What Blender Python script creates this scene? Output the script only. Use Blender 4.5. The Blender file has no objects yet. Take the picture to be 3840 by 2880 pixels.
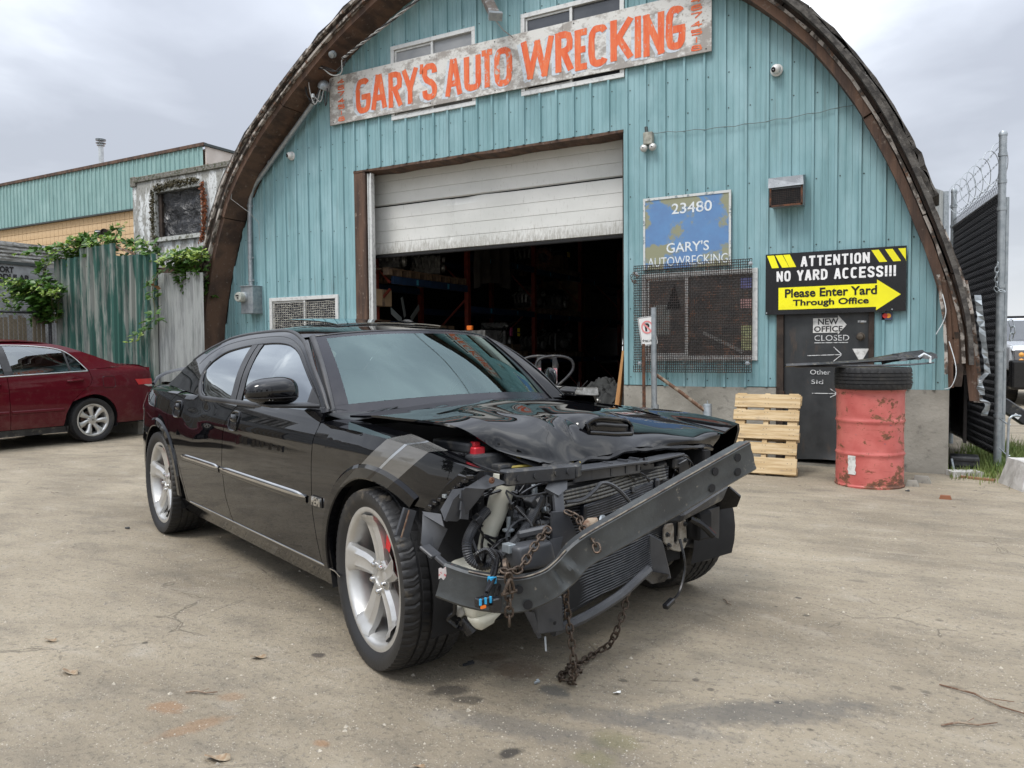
import bpy, bmesh, math, random
import numpy as np
from mathutils import Vector, Matrix, noise
R = math.radians
SC = bpy.context.scene
# ------------------------------------------------------------------ camera
cd = bpy.data.cameras.new('camera'); cam = bpy.data.objects.new('camera', cd); SC.collection.objects.link(cam)
YAW, PITCH, ROLL = 0.5059, 0.0430, -0.0092
fw = Vector((-math.sin(YAW)*math.cos(PITCH), math.cos(YAW)*math.cos(PITCH), -math.sin(PITCH)))
rt = Vector((math.cos(YAW), math.sin(YAW), 0)); up = rt.cross(fw)
r2 = rt*math.cos(ROLL)+up*math.sin(ROLL); u2 = -rt*math.sin(ROLL)+up*math.cos(ROLL)
cam.matrix_world = Matrix(((r2.x, u2.x, -fw.x, 0), (r2.y, u2.y, -fw.y, -8.7093), (r2.z, u2.z, -fw.z, 1.2603), (0, 0, 0, 1)))
cd.sensor_width = 36; cd.lens = 27.116; cd.clip_end = 1500; cd.clip_start = .05
SC.camera = cam
# ------------------------------------------------------------------ world: overcast sky with broken cloud
SUN_EL, SUN_ROT = R(58), R(200)
W = bpy.data.worlds.new('World'); SC.world = W; W.use_nodes = True
nt = W.node_tree; N = nt.nodes; L = nt.links; N.clear()
out = N.new('ShaderNodeOutputWorld'); bg = N.new('ShaderNodeBackground'); L.new(bg.outputs[0], out.inputs[0])
bg.inputs[1].default_value = 0.1
sky = N.new('ShaderNodeTexSky'); sky.sky_type = 'NISHITA'; sky.sun_disc = False
sky.sun_elevation = SUN_EL; sky.sun_rotation = SUN_ROT
tc = N.new('ShaderNodeTexCoord'); sep = N.new('ShaderNodeSeparateXYZ'); L.new(tc.outputs['Generated'], sep.inputs[0])
def wm(op, a, b=None, clamp=False):
    n = N.new('ShaderNodeMath'); n.operation = op; n.use_clamp = clamp
    for i, x in enumerate((a, b)):
        if x is None: continue
        if isinstance(x, (int, float)): n.inputs[i].default_value = x
        else: L.new(x, n.inputs[i])
    return n.outputs[0]
zc = wm('MAXIMUM', sep.outputs[2], 0.0); den = wm('ADD', zc, 0.22)
cx_, cy_ = wm('DIVIDE', sep.outputs[0], den), wm('DIVIDE', sep.outputs[1], den)
cmb = N.new('ShaderNodeCombineXYZ'); L.new(cx_, cmb.inputs[0]); L.new(cy_, cmb.inputs[1])
def wnoise(scale, det, off, dist=0.):
    m = N.new('ShaderNodeMapping'); L.new(cmb.outputs[0], m.inputs[0]); m.inputs[1].default_value = off
    n = N.new('ShaderNodeTexNoise'); L.new(m.outputs[0], n.inputs[0]); n.inputs['Scale'].default_value = scale
    n.inputs['Detail'].default_value = det; n.inputs['Roughness'].default_value = .5; n.inputs['Distortion'].default_value = dist
    return n.outputs[0]
nA = wnoise(.62, 5, (8.4, 2.6, 0), .3); nB = wnoise(2.1, 6, (3.3, 4.2, 1), .35)
cl = wm('ADD', wm('MULTIPLY', nA, .68), wm('MULTIPLY', nB, .32))
rmp = N.new('ShaderNodeValToRGB'); L.new(cl, rmp.inputs[0]); e = rmp.color_ramp.elements
e[0].position = .40; e[0].color = (3.5, 3.75, 4.3, 1); e[1].position = .595; e[1].color = (9.6, 9.8, 10.0, 1)
m1 = rmp.color_ramp.elements.new(.48); m1.color = (4.5, 4.8, 5.4, 1)
m2 = rmp.color_ramp.elements.new(.545); m2.color = (6.0, 6.35, 6.9, 1)
gr = wm('ADD', wm('MULTIPLY', wm('POWER', zc, 1.8), 2.2), .74)           # overcast: brighter towards the zenith
hz = wm('POWER', wm('SUBTRACT', 1.0, zc), 9.0)         # pale band at the horizon
mh = N.new('ShaderNodeMixRGB'); L.new(wm('MULTIPLY', hz, .8), mh.inputs[0]); L.new(rmp.outputs[0], mh.inputs[1]); mh.inputs[2].default_value = (8.3, 8.5, 8.7, 1)
vm = N.new('ShaderNodeVectorMath'); vm.operation = 'SCALE'; L.new(mh.outputs[0], vm.inputs[0]); L.new(gr, vm.inputs[3])
mx = N.new('ShaderNodeMixRGB'); mx.inputs[0].default_value = .93; L.new(sky.outputs[0], mx.inputs[1]); L.new(vm.outputs[0], mx.inputs[2])
L.new(mx.outputs[0], bg.inputs[0])
sl = bpy.data.lights.new('sun', 'SUN'); so = bpy.data.objects.new('sun', sl); SC.collection.objects.link(so)
sl.energy = 1.5; sl.angle = R(20); sl.color = (1, .96, .9)
sd = Vector((math.sin(SUN_ROT)*math.cos(SUN_EL), math.cos(SUN_ROT)*math.cos(SUN_EL), math.sin(SUN_EL)))
so.rotation_euler = sd.to_track_quat('Z', 'Y').to_euler()
vs = SC.view_settings; vs.view_transform = 'Standard'; vs.look = 'None'; vs.exposure = .76; vs.gamma = 1; vs.use_curve_mapping = False

# ------------------------------------------------------------------ tagging, objects
COL = SC.collection
def tag(o, label=None, cat=None, group=None, kind=None):
    if label: o['label'] = label
    if cat: o['category'] = cat
    if group: o['group'] = group
    if kind: o['kind'] = kind
    return o
def thing(name, label, cat, loc=(0, 0, 0), rotz=0, group=None):
    o = bpy.data.objects.new(name, None); COL.objects.link(o); o.location = loc; o.rotation_euler = (0, 0, rotz)
    o.empty_display_size = .1
    return tag(o, label, cat, group)
def link(name, me, parent=None, world=False):
    o = bpy.data.objects.new(name, me); COL.objects.link(o)
    if parent is not None:
        o.parent = parent
        if world:                      # vertices are in world coordinates: cancel the parents' offsets
            p = parent; s = Vector((0, 0, 0))
            if p.parent is None: s = -Vector(p.location)
            o.location = s
    return o
def copy_tree(o, parent=None):
    c = o.copy(); COL.objects.link(c); c.parent = parent
    for ch in list(o.children): copy_tree(ch, c)
    return c
def V3(p): return Vector(p)
def lerp(a, b, t): return a+(b-a)*t
def interp(x, pts):
    """piecewise-linear y(x) over sorted (x,y)"""
    if x <= pts[0][0]: return pts[0][1]
    for (a, b), (c, d) in zip(pts, pts[1:]):
        if x <= c: return b+(d-b)*(x-a)/(c-a) if c > a else d
    return pts[-1][1]
def smooth_interp(x, pts):
    """monotone-ish cubic (Catmull) y(x)"""
    n = len(pts)
    if x <= pts[0][0]: return pts[0][1]
    if x >= pts[-1][0]: return pts[-1][1]
    for i in range(n-1):
        if x <= pts[i+1][0]: break
    x0, y0 = pts[i]; x1, y1 = pts[i+1]; h = x1-x0
    m0 = (y1-(pts[i-1][1] if i else y0))/(x1-(pts[i-1][0] if i else x0))
    m1 = ((pts[i+2][1] if i+2 < n else y1)-y0)/((pts[i+2][0] if i+2 < n else x1)-x0)
    t = (x-x0)/h; t2, t3 = t*t, t*t*t
    return (2*t3-3*t2+1)*y0+(t3-2*t2+t)*h*m0+(-2*t3+3*t2)*y1+(t3-t2)*h*m1
def catmull(P, n):
    """resample a polyline smoothly to n points"""
    P = [Vector(p) for p in P]; d = [0]
    for a, b in zip(P, P[1:]): d.append(d[-1]+(b-a).length)
    out = []
    dim = len(P[0])
    cs = [[(d[i], P[i][k]) for i in range(len(P))] for k in range(dim)]
    for j in range(n):
        s = d[-1]*j/(n-1); out.append(Vector([smooth_interp(s, c) for c in cs]))
    return out
def rotm(ax, a): return Matrix.Rotation(a, 4, ax)

class MB:
    def __init__(s): s.v = []; s.f = []
    def add(s, vs, fs, M=None):
        b = len(s.v)
        s.v += [tuple(M @ Vector(p)) if M is not None else tuple(p) for p in vs]
        s.f += [tuple(b+i for i in q) for q in fs]
        return s
    def box(s, c, d, M=None, tp=1.0):
        x, y, z = d[0]/2, d[1]/2, d[2]/2; cx, cy, cz = c
        p = [(cx+a*x*(tp if k > 0 else 1), cy+b*y*(tp if k > 0 else 1), cz+k*z) for k in (-1, 1) for a, b in ((-1, -1), (1, -1), (1, 1), (-1, 1))]
        return s.add(p, [(3, 2, 1, 0), (4, 5, 6, 7), (0, 1, 5, 4), (1, 2, 6, 5), (2, 3, 7, 6), (3, 0, 4, 7)], M)
    def hexa(s, p): return s.add(p, [(3, 2, 1, 0), (4, 5, 6, 7), (0, 1, 5, 4), (1, 2, 6, 5), (2, 3, 7, 6), (3, 0, 4, 7)])
    def beam(s, a, b, w, h, upv=(0, 0, 1)):
        a, b = V3(a), V3(b); d = (b-a).normalized(); sd_ = d.cross(V3(upv))
        if sd_.length < 1e-4: sd_ = d.cross(Vector((1, 0, 0)))
        sd_.normalize(); uu = sd_.cross(d)
        p = [q+sd_*x*w/2+uu*y*h/2 for q in (a, b) for x, y in ((-1, -1), (1, -1), (1, 1), (-1, 1))]
        return s.hexa(p)
    def tube(s, pts, r, n=8, cap=True, M=None):
        pts = [V3(p) for p in pts]; k = len(pts); rs = r if isinstance(r, (list, tuple)) else [r]*k
        vs = []; prev = None
        for i, p in enumerate(pts):
            t = (pts[min(i+1, k-1)]-pts[max(i-1, 0)]).normalized()
            if prev is None:
                a = Vector((0, 0, 1)) if abs(t.z) < .9 else Vector((1, 0, 0)); u = t.cross(a).normalized()
            else:
                u = prev-t*prev.dot(t)
                u = u.normalized() if u.length > 1e-6 else t.orthogonal().normalized()
            prev = u; w = t.cross(u)
            for j in range(n):
                an = 2*math.pi*j/n; vs.append(p+(u*math.cos(an)+w*math.sin(an))*rs[i])
        fs = [(i*n+j, i*n+(j+1) % n, (i+1)*n+(j+1) % n, (i+1)*n+j) for i in range(k-1) for j in range(n)]
        if cap: fs += [tuple(range(n))[::-1], tuple((k-1)*n+j for j in range(n))]
        return s.add(vs, fs, M)
    def lathe(s, prof, n=24, M=None, closed=False, cap=True):
        """profile (r,h) revolved round local Z"""
        vs = [(r*math.cos(2*math.pi*j/n), r*math.sin(2*math.pi*j/n), h) for r, h in prof for j in range(n)]
        k = len(prof)
        fs = [(i*n+j, i*n+(j+1) % n, (i+1)*n+(j+1) % n, (i+1)*n+j) for i in range(k-1) for j in range(n)]
        if closed: fs += [((k-1)*n+j, (k-1)*n+(j+1) % n, (j+1) % n, j) for j in range(n)]
        elif cap:
            if prof[0][0] > 1e-6: fs.append(tuple(range(n))[::-1])
            if prof[-1][0] > 1e-6: fs.append(tuple((k-1)*n+j for j in range(n)))
        return s.add(vs, fs, M)
    def grid(s, nu, nv, fn, flip=False):
        vs = [fn(i/nu, j/nv) for i in range(nu+1) for j in range(nv+1)]; w = nv+1
        fs = [((i*w+j), ((i+1)*w+j), ((i+1)*w+j+1), (i*w+j+1)) for i in range(nu) for j in range(nv)]
        if flip: fs = [q[::-1] for q in fs]
        return s.add(vs, fs)
    def prism(s, poly, d0, d1, ax='y'):
        """2D polygon extruded along an axis: ax y -> (x,z), ax x -> (y,z), ax z -> (x,y)"""
        def P(a, b, d): return {'y': (a, d, b), 'x': (d, a, b), 'z': (a, b, d)}[ax]
        n = len(poly); vs = [P(a, b, d0) for a, b in poly]+[P(a, b, d1) for a, b in poly]
        fs = [tuple(range(n)), tuple(range(n, 2*n))[::-1]]+[(i, n+i, n+(i+1) % n, (i+1) % n) for i in range(n)]
        return s.add(vs, fs)
    def mesh(s, name, mat, smooth=False, bev=0, seg=1, weld=False, ang=40, thick=0, tri=False):
        me = bpy.data.meshes.new(name); me.from_pydata(s.v, [], s.f)
        bm = bmesh.new(); bm.from_mesh(me)
        if weld: bmesh.ops.remove_doubles(bm, verts=bm.verts, dist=1e-5)
        bmesh.ops.recalc_face_normals(bm, faces=bm.faces)
        if thick:
            bmesh.ops.solidify(bm, geom=bm.faces[:]+bm.verts[:]+bm.edges[:], thickness=thick)
        if bev:
            es = [e_ for e_ in bm.edges if len(e_.link_faces) == 2 and e_.calc_face_angle(0) > R(35)]
            bmesh.ops.bevel(bm, geom=es, offset=bev, segments=seg, affect='EDGES', profile=.6, clamp_overlap=True)
        bm.to_mesh(me); bm.free()
        if mat: me.materials.append(mat)
        if smooth:
            me.polygons.foreach_set('use_smooth', [True]*len(me.polygons))
            try: me.set_sharp_from_angle(angle=R(ang))
            except Exception: pass
        return me
    def build(s, name, mat, parent=None, world=False, **k):
        return link(name, s.mesh(name, mat, **k), parent, world)

# ------------------------------------------------------------------ materials
MATS = {}
def srgb(h):
    h = h.lstrip('#'); c = [int(h[i:i+2], 16)/255 for i in (0, 2, 4)]
    return tuple(x/12.92 if x <= .04045 else ((x+.055)/1.055)**2.4 for x in c)+(1,)
class NT:
    def __init__(s, name):
        s.m = bpy.data.materials.new(name); s.m.use_nodes = True; s.t = s.m.node_tree; s.n = s.t.nodes; s.l = s.t.links; s.n.clear()
        s.out = s.n.new('ShaderNodeOutputMaterial'); s.tc = s.n.new('ShaderNodeTexCoord')
    def put(s, node, i, x):
        if x is None: return
        if hasattr(x, 'links') or hasattr(x, 'is_linked'): s.l.new(x, node.inputs[i])
        else: node.inputs[i].default_value = x
    def math(s, op, a, b=None, c=None, clamp=False):
        n = s.n.new('ShaderNodeMath'); n.operation = op; n.use_clamp = clamp
        s.put(n, 0, a); s.put(n, 1, b); s.put(n, 2, c); return n.outputs[0]
    def co(s, scale=(1, 1, 1), off=(0, 0, 0), src='Object', rot=(0, 0, 0)):
        m = s.n.new('ShaderNodeMapping'); s.l.new(s.tc.outputs[src], m.inputs[0]); m.inputs[1].default_value = off
        m.inputs[2].default_value = rot; m.inputs[3].default_value = scale; return m.outputs[0]
    def noise(s, scale, det=4, vec=None, rough=.55, dist=0):
        n = s.n.new('ShaderNodeTexNoise'); s.put(n, 0, vec if vec is not None else s.co()); n.inputs['Scale'].default_value = scale
        n.inputs['Detail'].default_value = det; n.inputs['Roughness'].default_value = rough; n.inputs['Distortion'].default_value = dist; return n.outputs[0]
    def vor(s, scale, vec=None, feat='F1', out=0):
        n = s.n.new('ShaderNodeTexVoronoi'); n.feature = feat; s.put(n, 0, vec if vec is not None else s.co()); n.inputs['Scale'].default_value = scale; return n.outputs[out]
    def ramp(s, x, *st):
        r = s.n.new('ShaderNodeValToRGB'); s.l.new(x, r.inputs[0]); el = r.color_ramp.elements
        while len(el) < len(st): el.new(.5)
        for e_, (p, c) in zip(el, st):
            e_.position = p; e_.color = c if hasattr(c, '__len__') else (c, c, c, 1)
        return r.outputs[0]
    def step(s, x, a, b):
        n = s.n.new('ShaderNodeMapRange'); s.put(n, 0, x); n.inputs[1].default_value = a; n.inputs[2].default_value = b; n.clamp = True; return n.outputs[0]
    def mix(s, f, a, b, mode='MIX'):
        n = s.n.new('ShaderNodeMixRGB'); n.blend_type = mode; s.put(n, 0, f); s.put(n, 1, a); s.put(n, 2, b); return n.outputs[0]
    def bump(s, h, st=.3, d=.01, prev=None):
        b = s.n.new('ShaderNodeBump'); b.inputs['Strength'].default_value = st; b.inputs['Distance'].default_value = d
        s.l.new(h, b.inputs['Height'])
        if prev is not None: s.l.new(prev, b.inputs['Normal'])
        return b.outputs[0]
    def sepx(s, vec=None):
        n = s.n.new('ShaderNodeSeparateXYZ'); s.l.new(vec if vec is not None else s.tc.outputs['Object'], n.inputs[0]); return n.outputs
    def bsdf(s, col, rough=.6, metal=0, nrm=None, coat=0, coatr=.03, spec=None, ior=None, trans=None, emit=None):
        b = s.n.new('ShaderNodeBsdfPrincipled'); s.put(b, 'Base Color', col); s.put(b, 'Roughness', rough); s.put(b, 'Metallic', metal)
        if nrm is not None: s.l.new(nrm, b.inputs['Normal'])
        if coat: b.inputs['Coat Weight'].default_value = coat; b.inputs['Coat Roughness'].default_value = coatr
        if spec is not None: s.put(b, 'Specular IOR Level', spec)
        if ior: b.inputs['IOR'].default_value = ior
        if trans: b.inputs['Transmission Weight'].default_value = trans
        s.l.new(b.outputs[0], s.out.inputs[0]); return b
def mat(name, c1, c2=None, rough=.6, metal=0, sc=6, th=(.4, .6), str_=(1, 1, 1), bump=0, bsc=40, det=5, coat=0, spec=None, c3=None, th3=(.6, .7), sc3=15, str3=(1, 1, 1)):
    """plain procedural surface: base colour, a second colour in noise patches, a third (dirt, rust), grain bump"""
    if name in MATS: return MATS[name]
    t = NT(name); col = srgb(c1) if isinstance(c1, str) else c1
    f1 = t.noise(sc, det, t.co(str_))
    if c2 is not None: col = t.mix(t.step(f1, *th), col, srgb(c2) if isinstance(c2, str) else c2)
    else: col = t.mix(t.step(f1, .2, .8), tuple(x*.82 for x in col[:3])+(1,), tuple(min(1, x*1.15) for x in col[:3])+(1,))
    if c3 is not None: col = t.mix(t.step(t.noise(sc3, 6, t.co(str3), .65), *th3), col, srgb(c3) if isinstance(c3, str) else c3)
    nr = t.bump(t.noise(bsc, 4, t.co(str_)), bump, .01) if bump else None
    rg = t.math('ADD', t.math('MULTIPLY', t.noise(sc*2.3, 3), .2), rough-.1)
    t.bsdf(col, rg, metal, nr, coat, spec=spec); MATS[name] = t.m; return t.m

rnd = random.Random(7)
# ------------------------------------------------------------------ building materials
def siding_mat(name, base, dark, light):
    t = NT(name); st = t.noise(9, 5, t.co((1, 1, .06)), .6); fine = t.noise(60, 3, t.co((1, 1, .02)))
    c = t.mix(t.step(st, .36, .58), dark, base); c = t.mix(t.step(t.noise(2.2, 5, t.co((1, 1, .5))), .5, .72), c, light)
    c = t.mix(t.math('MULTIPLY', t.step(fine, .55, .75), .35), c, tuple(x*.55 for x in base[:3])+(1,))
    run = t.math('MULTIPLY', t.step(t.noise(16, 4, t.co((1, 1, .045), (5, 0, 0)), .7), .56, .72), t.step(t.noise(1.1, 4), .40, .58))
    c = t.mix(t.math('MULTIPLY', run, .5), c, (.075, .085, .07, 1))
    chip = t.step(t.noise(26, 5, t.co((1, 1, .4)), .7), .73, .76); c = t.mix(t.math('MULTIPLY', chip, .5), c, (.45, .5, .5, 1))
    t.bsdf(c, t.math('ADD', t.math('MULTIPLY', st, .25), .36), 0, t.bump(t.noise(3, 3, t.co((1, 1, .5))), .35, .05), spec=.35); return t.m
M_SID = siding_mat('teal_siding', (.222, .372, .402, 1), (.165, .298, .322, 1), (.275, .43, .465, 1))
M_SCREW = mat('screw_head', (.05, .06, .06, 1), rough=.5, metal=.4)
M_WOOD = mat('old_brown_wood', (.11, .062, .04, 1), (.05, .03, .022, 1), .85, sc=9, str_=(1, .3, .12), bump=.5, bsc=60, c3=(.19, .15, .12, 1), th3=(.6, .72))
M_WOODD = mat('dark_wood', (.045, .03, .022, 1), (.02, .014, .011, 1), .9, sc=8, bump=.4)
M_PEEL = mat('peeling_white_wood', (.34, .31, .28, 1), (.06, .05, .042, 1), .85, sc=13, th=(.47, .53), str_=(.6, 1, .5), bump=.6, bsc=50, c3=(.13, .075, .05, 1), th3=(.55, .62))
M_ROOF = mat('weathered_roofing', (.035, .032, .03, 1), (.09, .083, .075, 1), .92, sc=11, bump=.8, bsc=35, c3=(.3, .29, .27, 1), th3=(.66, .7), sc3=24)
M_CONC = mat('rough_concrete', (.30, .285, .25, 1), (.19, .18, .155, 1), .9, sc=2.3, th=(.35, .68), bump=.6, bsc=28, c3=(.10, .095, .085, 1), th3=(.58, .72), sc3=9)
M_WHITE = mat('white_aluminium', (.60, .61, .60, 1), (.42, .43, .43, 1), .45, metal=.2, sc=20, th=(.5, .7))
M_GALV = mat('galvanised_steel', (.33, .36, .38, 1), (.24, .27, .29, 1), .42, metal=.55, sc=18, th=(.4, .65), bump=.1)
M_DARK = mat('seal_and_hole_shade', (.008, .008, .009, 1), rough=.9)  # black of the door seal; elsewhere it paints the shade in holes and openings
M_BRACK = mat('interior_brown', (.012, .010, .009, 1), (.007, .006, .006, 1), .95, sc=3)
M_RUST = mat('rust', (.12, .05, .025, 1), (.045, .025, .018, 1), .9, sc=22, bump=.6, bsc=70, c3=(.25, .10, .04, 1), th3=(.6, .7))
# door panel: white steel, streaky dirt rising from its lower edge
t = NT('roller_door_white'); px_ = t.sepx(); low = t.step(px_[2], 2.92, 2.68)
sp = t.noise(38, 6, t.co((1, 1, .25)), .75)
base = t.mix(t.step(t.noise(2.2, 4, t.co((.5, 1, 1))), .35, .7), (.53, .54, .52, 1), (.64, .645, .625, 1))
base = t.mix(t.math('MULTIPLY', t.step(t.math('ADD', sp, t.math('MULTIPLY', low, .26)), .58, .84), .75), base, (.20, .185, .15, 1))
base = t.mix(t.math('MULTIPLY', t.step(sp, .60, .72), .28), base, (.30, .30, .28, 1))
t.bsdf(base, .5, 0, t.bump(t.noise(1.3, 2), .15, .04)); M_GDOOR = t.m

XL, XR = -10.12, .09
left_c = [(.86, -10.12), (1.53, -10.11), (2.18, -9.99), (2.76, -9.81), (3.25, -9.61), (3.77, -9.33), (4.31, -8.87), (4.74, -8.38), (5.09, -7.92), (5.46, -7.38), (5.79, -6.79), (6.02, -6.28), (6.16, -5.7), (6.21, -5.15)]
right_c = [(.86, .09), (1.39, .07), (1.75, .0), (2.16, -.12), (2.57, -.265), (2.99, -.43), (3.4, -.62), (3.8, -.84), (4.19, -1.1), (4.57, -1.42), (4.96, -1.84), (5.28, -2.28), (5.6, -2.85), (5.85, -3.45), (6.03, -4.0), (6.15, -4.55), (6.21, -5.15)]
ARC = [Vector((x, z)) for z, x in left_c]+[Vector((x, z)) for z, x in right_c[::-1][1:]]
ARC = catmull([Vector((-10.12, 0.3))]+ARC+[Vector((.09, .3))], 180)
def arc_top(x):
    for a, b in zip(ARC, ARC[1:]):
        if a.x <= x <= b.x and b.x > a.x: return a.y+(b.y-a.y)*(x-a.x)/(b.x-a.x)
    return .86
_al = [0]
for a, b in zip(ARC, ARC[1:]): _al.append(_al[-1]+(b-a).length)
def arcp(s, off=0):
    """point at arclength fraction s, moved outward by off -> (x,z)"""
    tlen = _al[-1]*min(max(s, 0), 1); i = 0
    while i < len(ARC)-2 and _al[i+1] < tlen: i += 1
    f = (tlen-_al[i])/max(1e-9, _al[i+1]-_al[i]); p = ARC[i].lerp(ARC[i+1], f)
    a = ARC[max(0, i-2)]; b = ARC[min(len(ARC)-1, i+3)]; d = (b-a).normalized()
    return p.x-d.y*off, p.y+d.x*off
OPEN = [(-7.39, -3.29, 0, 3.855), (-6.68, -5.31, 4.46, 5.465), (-4.64, -3.27, 4.455, 5.465), (-9.10, -7.71, .98, 2.11), (-3.06, -1.74, 1.13, 2.14), (-1.54, -.583, 0, 2.1)]
B = thing('quonset_garage', 'teal ribbed steel arch-roofed auto wrecking garage with half-open roller door', 'building', (-5, 0, 0))
PER = [(0, 0), (.006, .026), (.030, .026), (.036, 0), (.095, 0), (.100, .005), (.108, .005), (.113, 0), (.155, 0), (.160, .005), (.168, .005), (.173, 0)]
xs = []
k = 0
while XL+k*.2286 < XR:
    for a, h in PER:
        if XL+k*.2286+a < XR: xs.append((XL+k*.2286+a, h))
    k += 1
def ribh(x):
    a = (x-XL) % .2286
    return interp(a, PER+[(.2286, 0)])
for o in OPEN:
    for e in o[:2]: xs.append((e, ribh(e)))
xs.append((XR, 0)); xs = sorted(set(xs))
def strips(x0, x1, z0=.845):
    m = (x0+x1)/2; iv = [[z0, None]]
    for a, b, c, d in OPEN:
        if a-1e-4 <= m <= b+1e-4:
            nv = []
            for lo, hi in iv:
                H = hi if hi is not None else 99
                if d <= lo or c >= H: nv.append([lo, hi]); continue
                if c > lo+.01: nv.append([lo, c])
                if d < H: nv.append([d, hi])
            iv = nv
    return iv
nsheet = 12; edges = [XL+i*.9144 for i in range(nsheet)]+[XR+.001]
for i in range(nsheet):
    mb = MB(); mb2 = MB(); yo = -.002*(i % 2); a0, a1 = edges[i], edges[i+1]; wob = rnd.uniform(-.012, .012)
    pts = [q for q in xs if a0-1e-5 <= q[0] <= a1+.0405]
    for (x0, h0), (x1, h1) in zip(pts, pts[1:]):
        if x1-x0 < 1e-5: continue
        for lo, hi in strips(x0, x1):
            t0 = hi if hi is not None else arc_top(x0)+.03; t1 = hi if hi is not None else arc_top(x1)+.03
            l0 = lo+(wob if lo == .845 else 0)
            n = 4
            if t0 <= l0+.01: continue
            (mb2 if i in (4, 6) and lo > 5 else mb).add([(x0, yo-h0, l0), (x1, yo-h1, l0), (x1, yo-h1, t1), (x0, yo-h0, t0)], [(0, 1, 2, 3)])
    mb.build('siding_sheet', M_SID, B, True)
    if mb2.v: mb2.build('siding_sheet', M_SID, B, True)
# screws in rows
mb = MB()
for zrow in (.92, 1.75, 2.35, 3.05, 3.92, 4.3, 5.5, 4.9):
    k = 0
    while XL+k*.2286 < XR:
        x = XL+k*.2286+.055+rnd.uniform(-.004, .004); z = zrow+rnd.uniform(-.02, .02); k += 1
        if arc_top(x) < z+.05: continue
        if any(a-.02 < x < b+.02 and c-.02 < z < d+.02 for a, b, c, d in OPEN): continue
        mb.lathe([(.0001, .007), (.006, .005), (.008, 0)], 6, Matrix.Translation((x, -.002, z)) @ rotm('X', R(90)))
tag(mb.build('screw', M_SCREW, B, True), kind='stuff')
# unseen backing added behind the sheets to keep light from leaking indoors
mb = MB(); cuts = sorted({XL, XR}|{e for o in OPEN for e in o[:2]}|{XL+i*.25 for i in range(41)})
for x0, x1 in zip(cuts, cuts[1:]):
    if x1 > XR: break
    for lo, hi in strips(x0, x1, .0):
        t0, t1 = (hi, hi) if hi is not None else (arc_top(x0), arc_top(x1))
        mb.hexa([(x0, .03, lo), (x1, .03, lo), (x1, .16, lo), (x0, .16, lo), (x0, .03, t0), (x1, .03, t1), (x1, .16, t1), (x0, .16, t0)])
mb.build('light_leak_backing', M_BRACK, B, True)
# concrete stem wall
def cwall(x0, x1, z=.835, y0=-.012, y1=.028):
    m = MB(); n = 14
    m.grid(n, 8, lambda u, v: (lerp(x0, x1, u), y0+.012*noise.noise(Vector((lerp(x0, x1, u)*3, v*3, 1))), lerp(-.05, z, v)))
    m.box(((x0+x1)/2, (y0+y1)/2+.013, z/2-.03), (x1-x0, y1-y0-.01, z+.04))
    return m
for x0, x1 in ((-10.12, -7.39), (-3.29, -1.545), (-.58, .09)): cwall(x0, x1).build('stem_wall', M_CONC, B, True, smooth=True)
for x in (.012, -10.05): m = MB(); m.box((x, 9.2, .40), (.14, 18.2, .85)); m.build('side_stem_wall', M_CONC, B, True)
# roof shell
def shell(name, o0, o1, y0, y1, mt, n=72, s0=.0, s1=1., jag=0):
    mb = MB(); vs = []
    for i in range(n+1):
        s = lerp(s0, s1, i/n); j = jag*(noise.noise(Vector((i*.9, 3, 7))))
        (xa, za), (xb, zb) = arcp(s, o0), arcp(s, o1+j)
        vs += [(xa, y0-j*.5, za), (xb, y0-j*.5, zb), (xb, y1, zb), (xa, y1, za)]
    fs = [(4*i+a, 4*i+(a+1) % 4, 4*i+4+(a+1) % 4, 4*i+4+a) for i in range(n) for a in range(4)]
    fs += [(3, 2, 1, 0), (4*n, 4*n+1, 4*n+2, 4*n+3)]
    mb.add(vs, fs); return mb
shell('roof', .16, .20, -.38, 18.3, M_ROOF, s0=.03, s1=.955, jag=.03).build('roof', M_ROOF, B, True)
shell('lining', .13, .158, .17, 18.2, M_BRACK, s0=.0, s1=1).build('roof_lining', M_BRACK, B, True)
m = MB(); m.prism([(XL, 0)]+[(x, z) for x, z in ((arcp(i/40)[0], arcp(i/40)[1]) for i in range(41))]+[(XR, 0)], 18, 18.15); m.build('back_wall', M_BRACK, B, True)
# laminated arch rim: layers of boards along the curve, each board a part
def rim(s0, s1, layers, bl):
    for (oa, ob, ya, yb, mt, nm, fan, jag) in layers:
        s = s0
        while s < s1-1e-4:
            ln = bl*rnd.uniform(.7, 1.3)/_al[-1]; e = min(s1, s+ln); n = 10; mb = MB(); vs = []
            dy = rnd.uniform(-.012, .012); do = rnd.uniform(-.006, .006)
            for i in range(n+1):
                q = lerp(s, e-.0008, i/n); f = fan*max(0, (q-.82)/.18)**2 if s0 > .5 else 0
                jj = jag*noise.noise(Vector((q*160, oa*50, 2))); j2 = jag*noise.noise(Vector((q*210, oa*31, 9)))
                (xa, za), (xb, zb) = arcp(q, oa+do+f+j2), arcp(q, ob+do+f+jj)
                vs += [(xa, ya+dy+jj, za), (xb, ya+dy+j2, zb), (xb, yb, zb), (xa, yb, za)]
            fs = [(4*i+a, 4*i+(a+1) % 4, 4*i+4+(a+1) % 4, 4*i+4+a) for i in range(n) for a in range(4)]+[(3, 2, 1, 0), (4*n, 4*n+1, 4*n+2, 4*n+3)]
            mb.add(vs, fs).build(nm, mt, B, True); s = e
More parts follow.
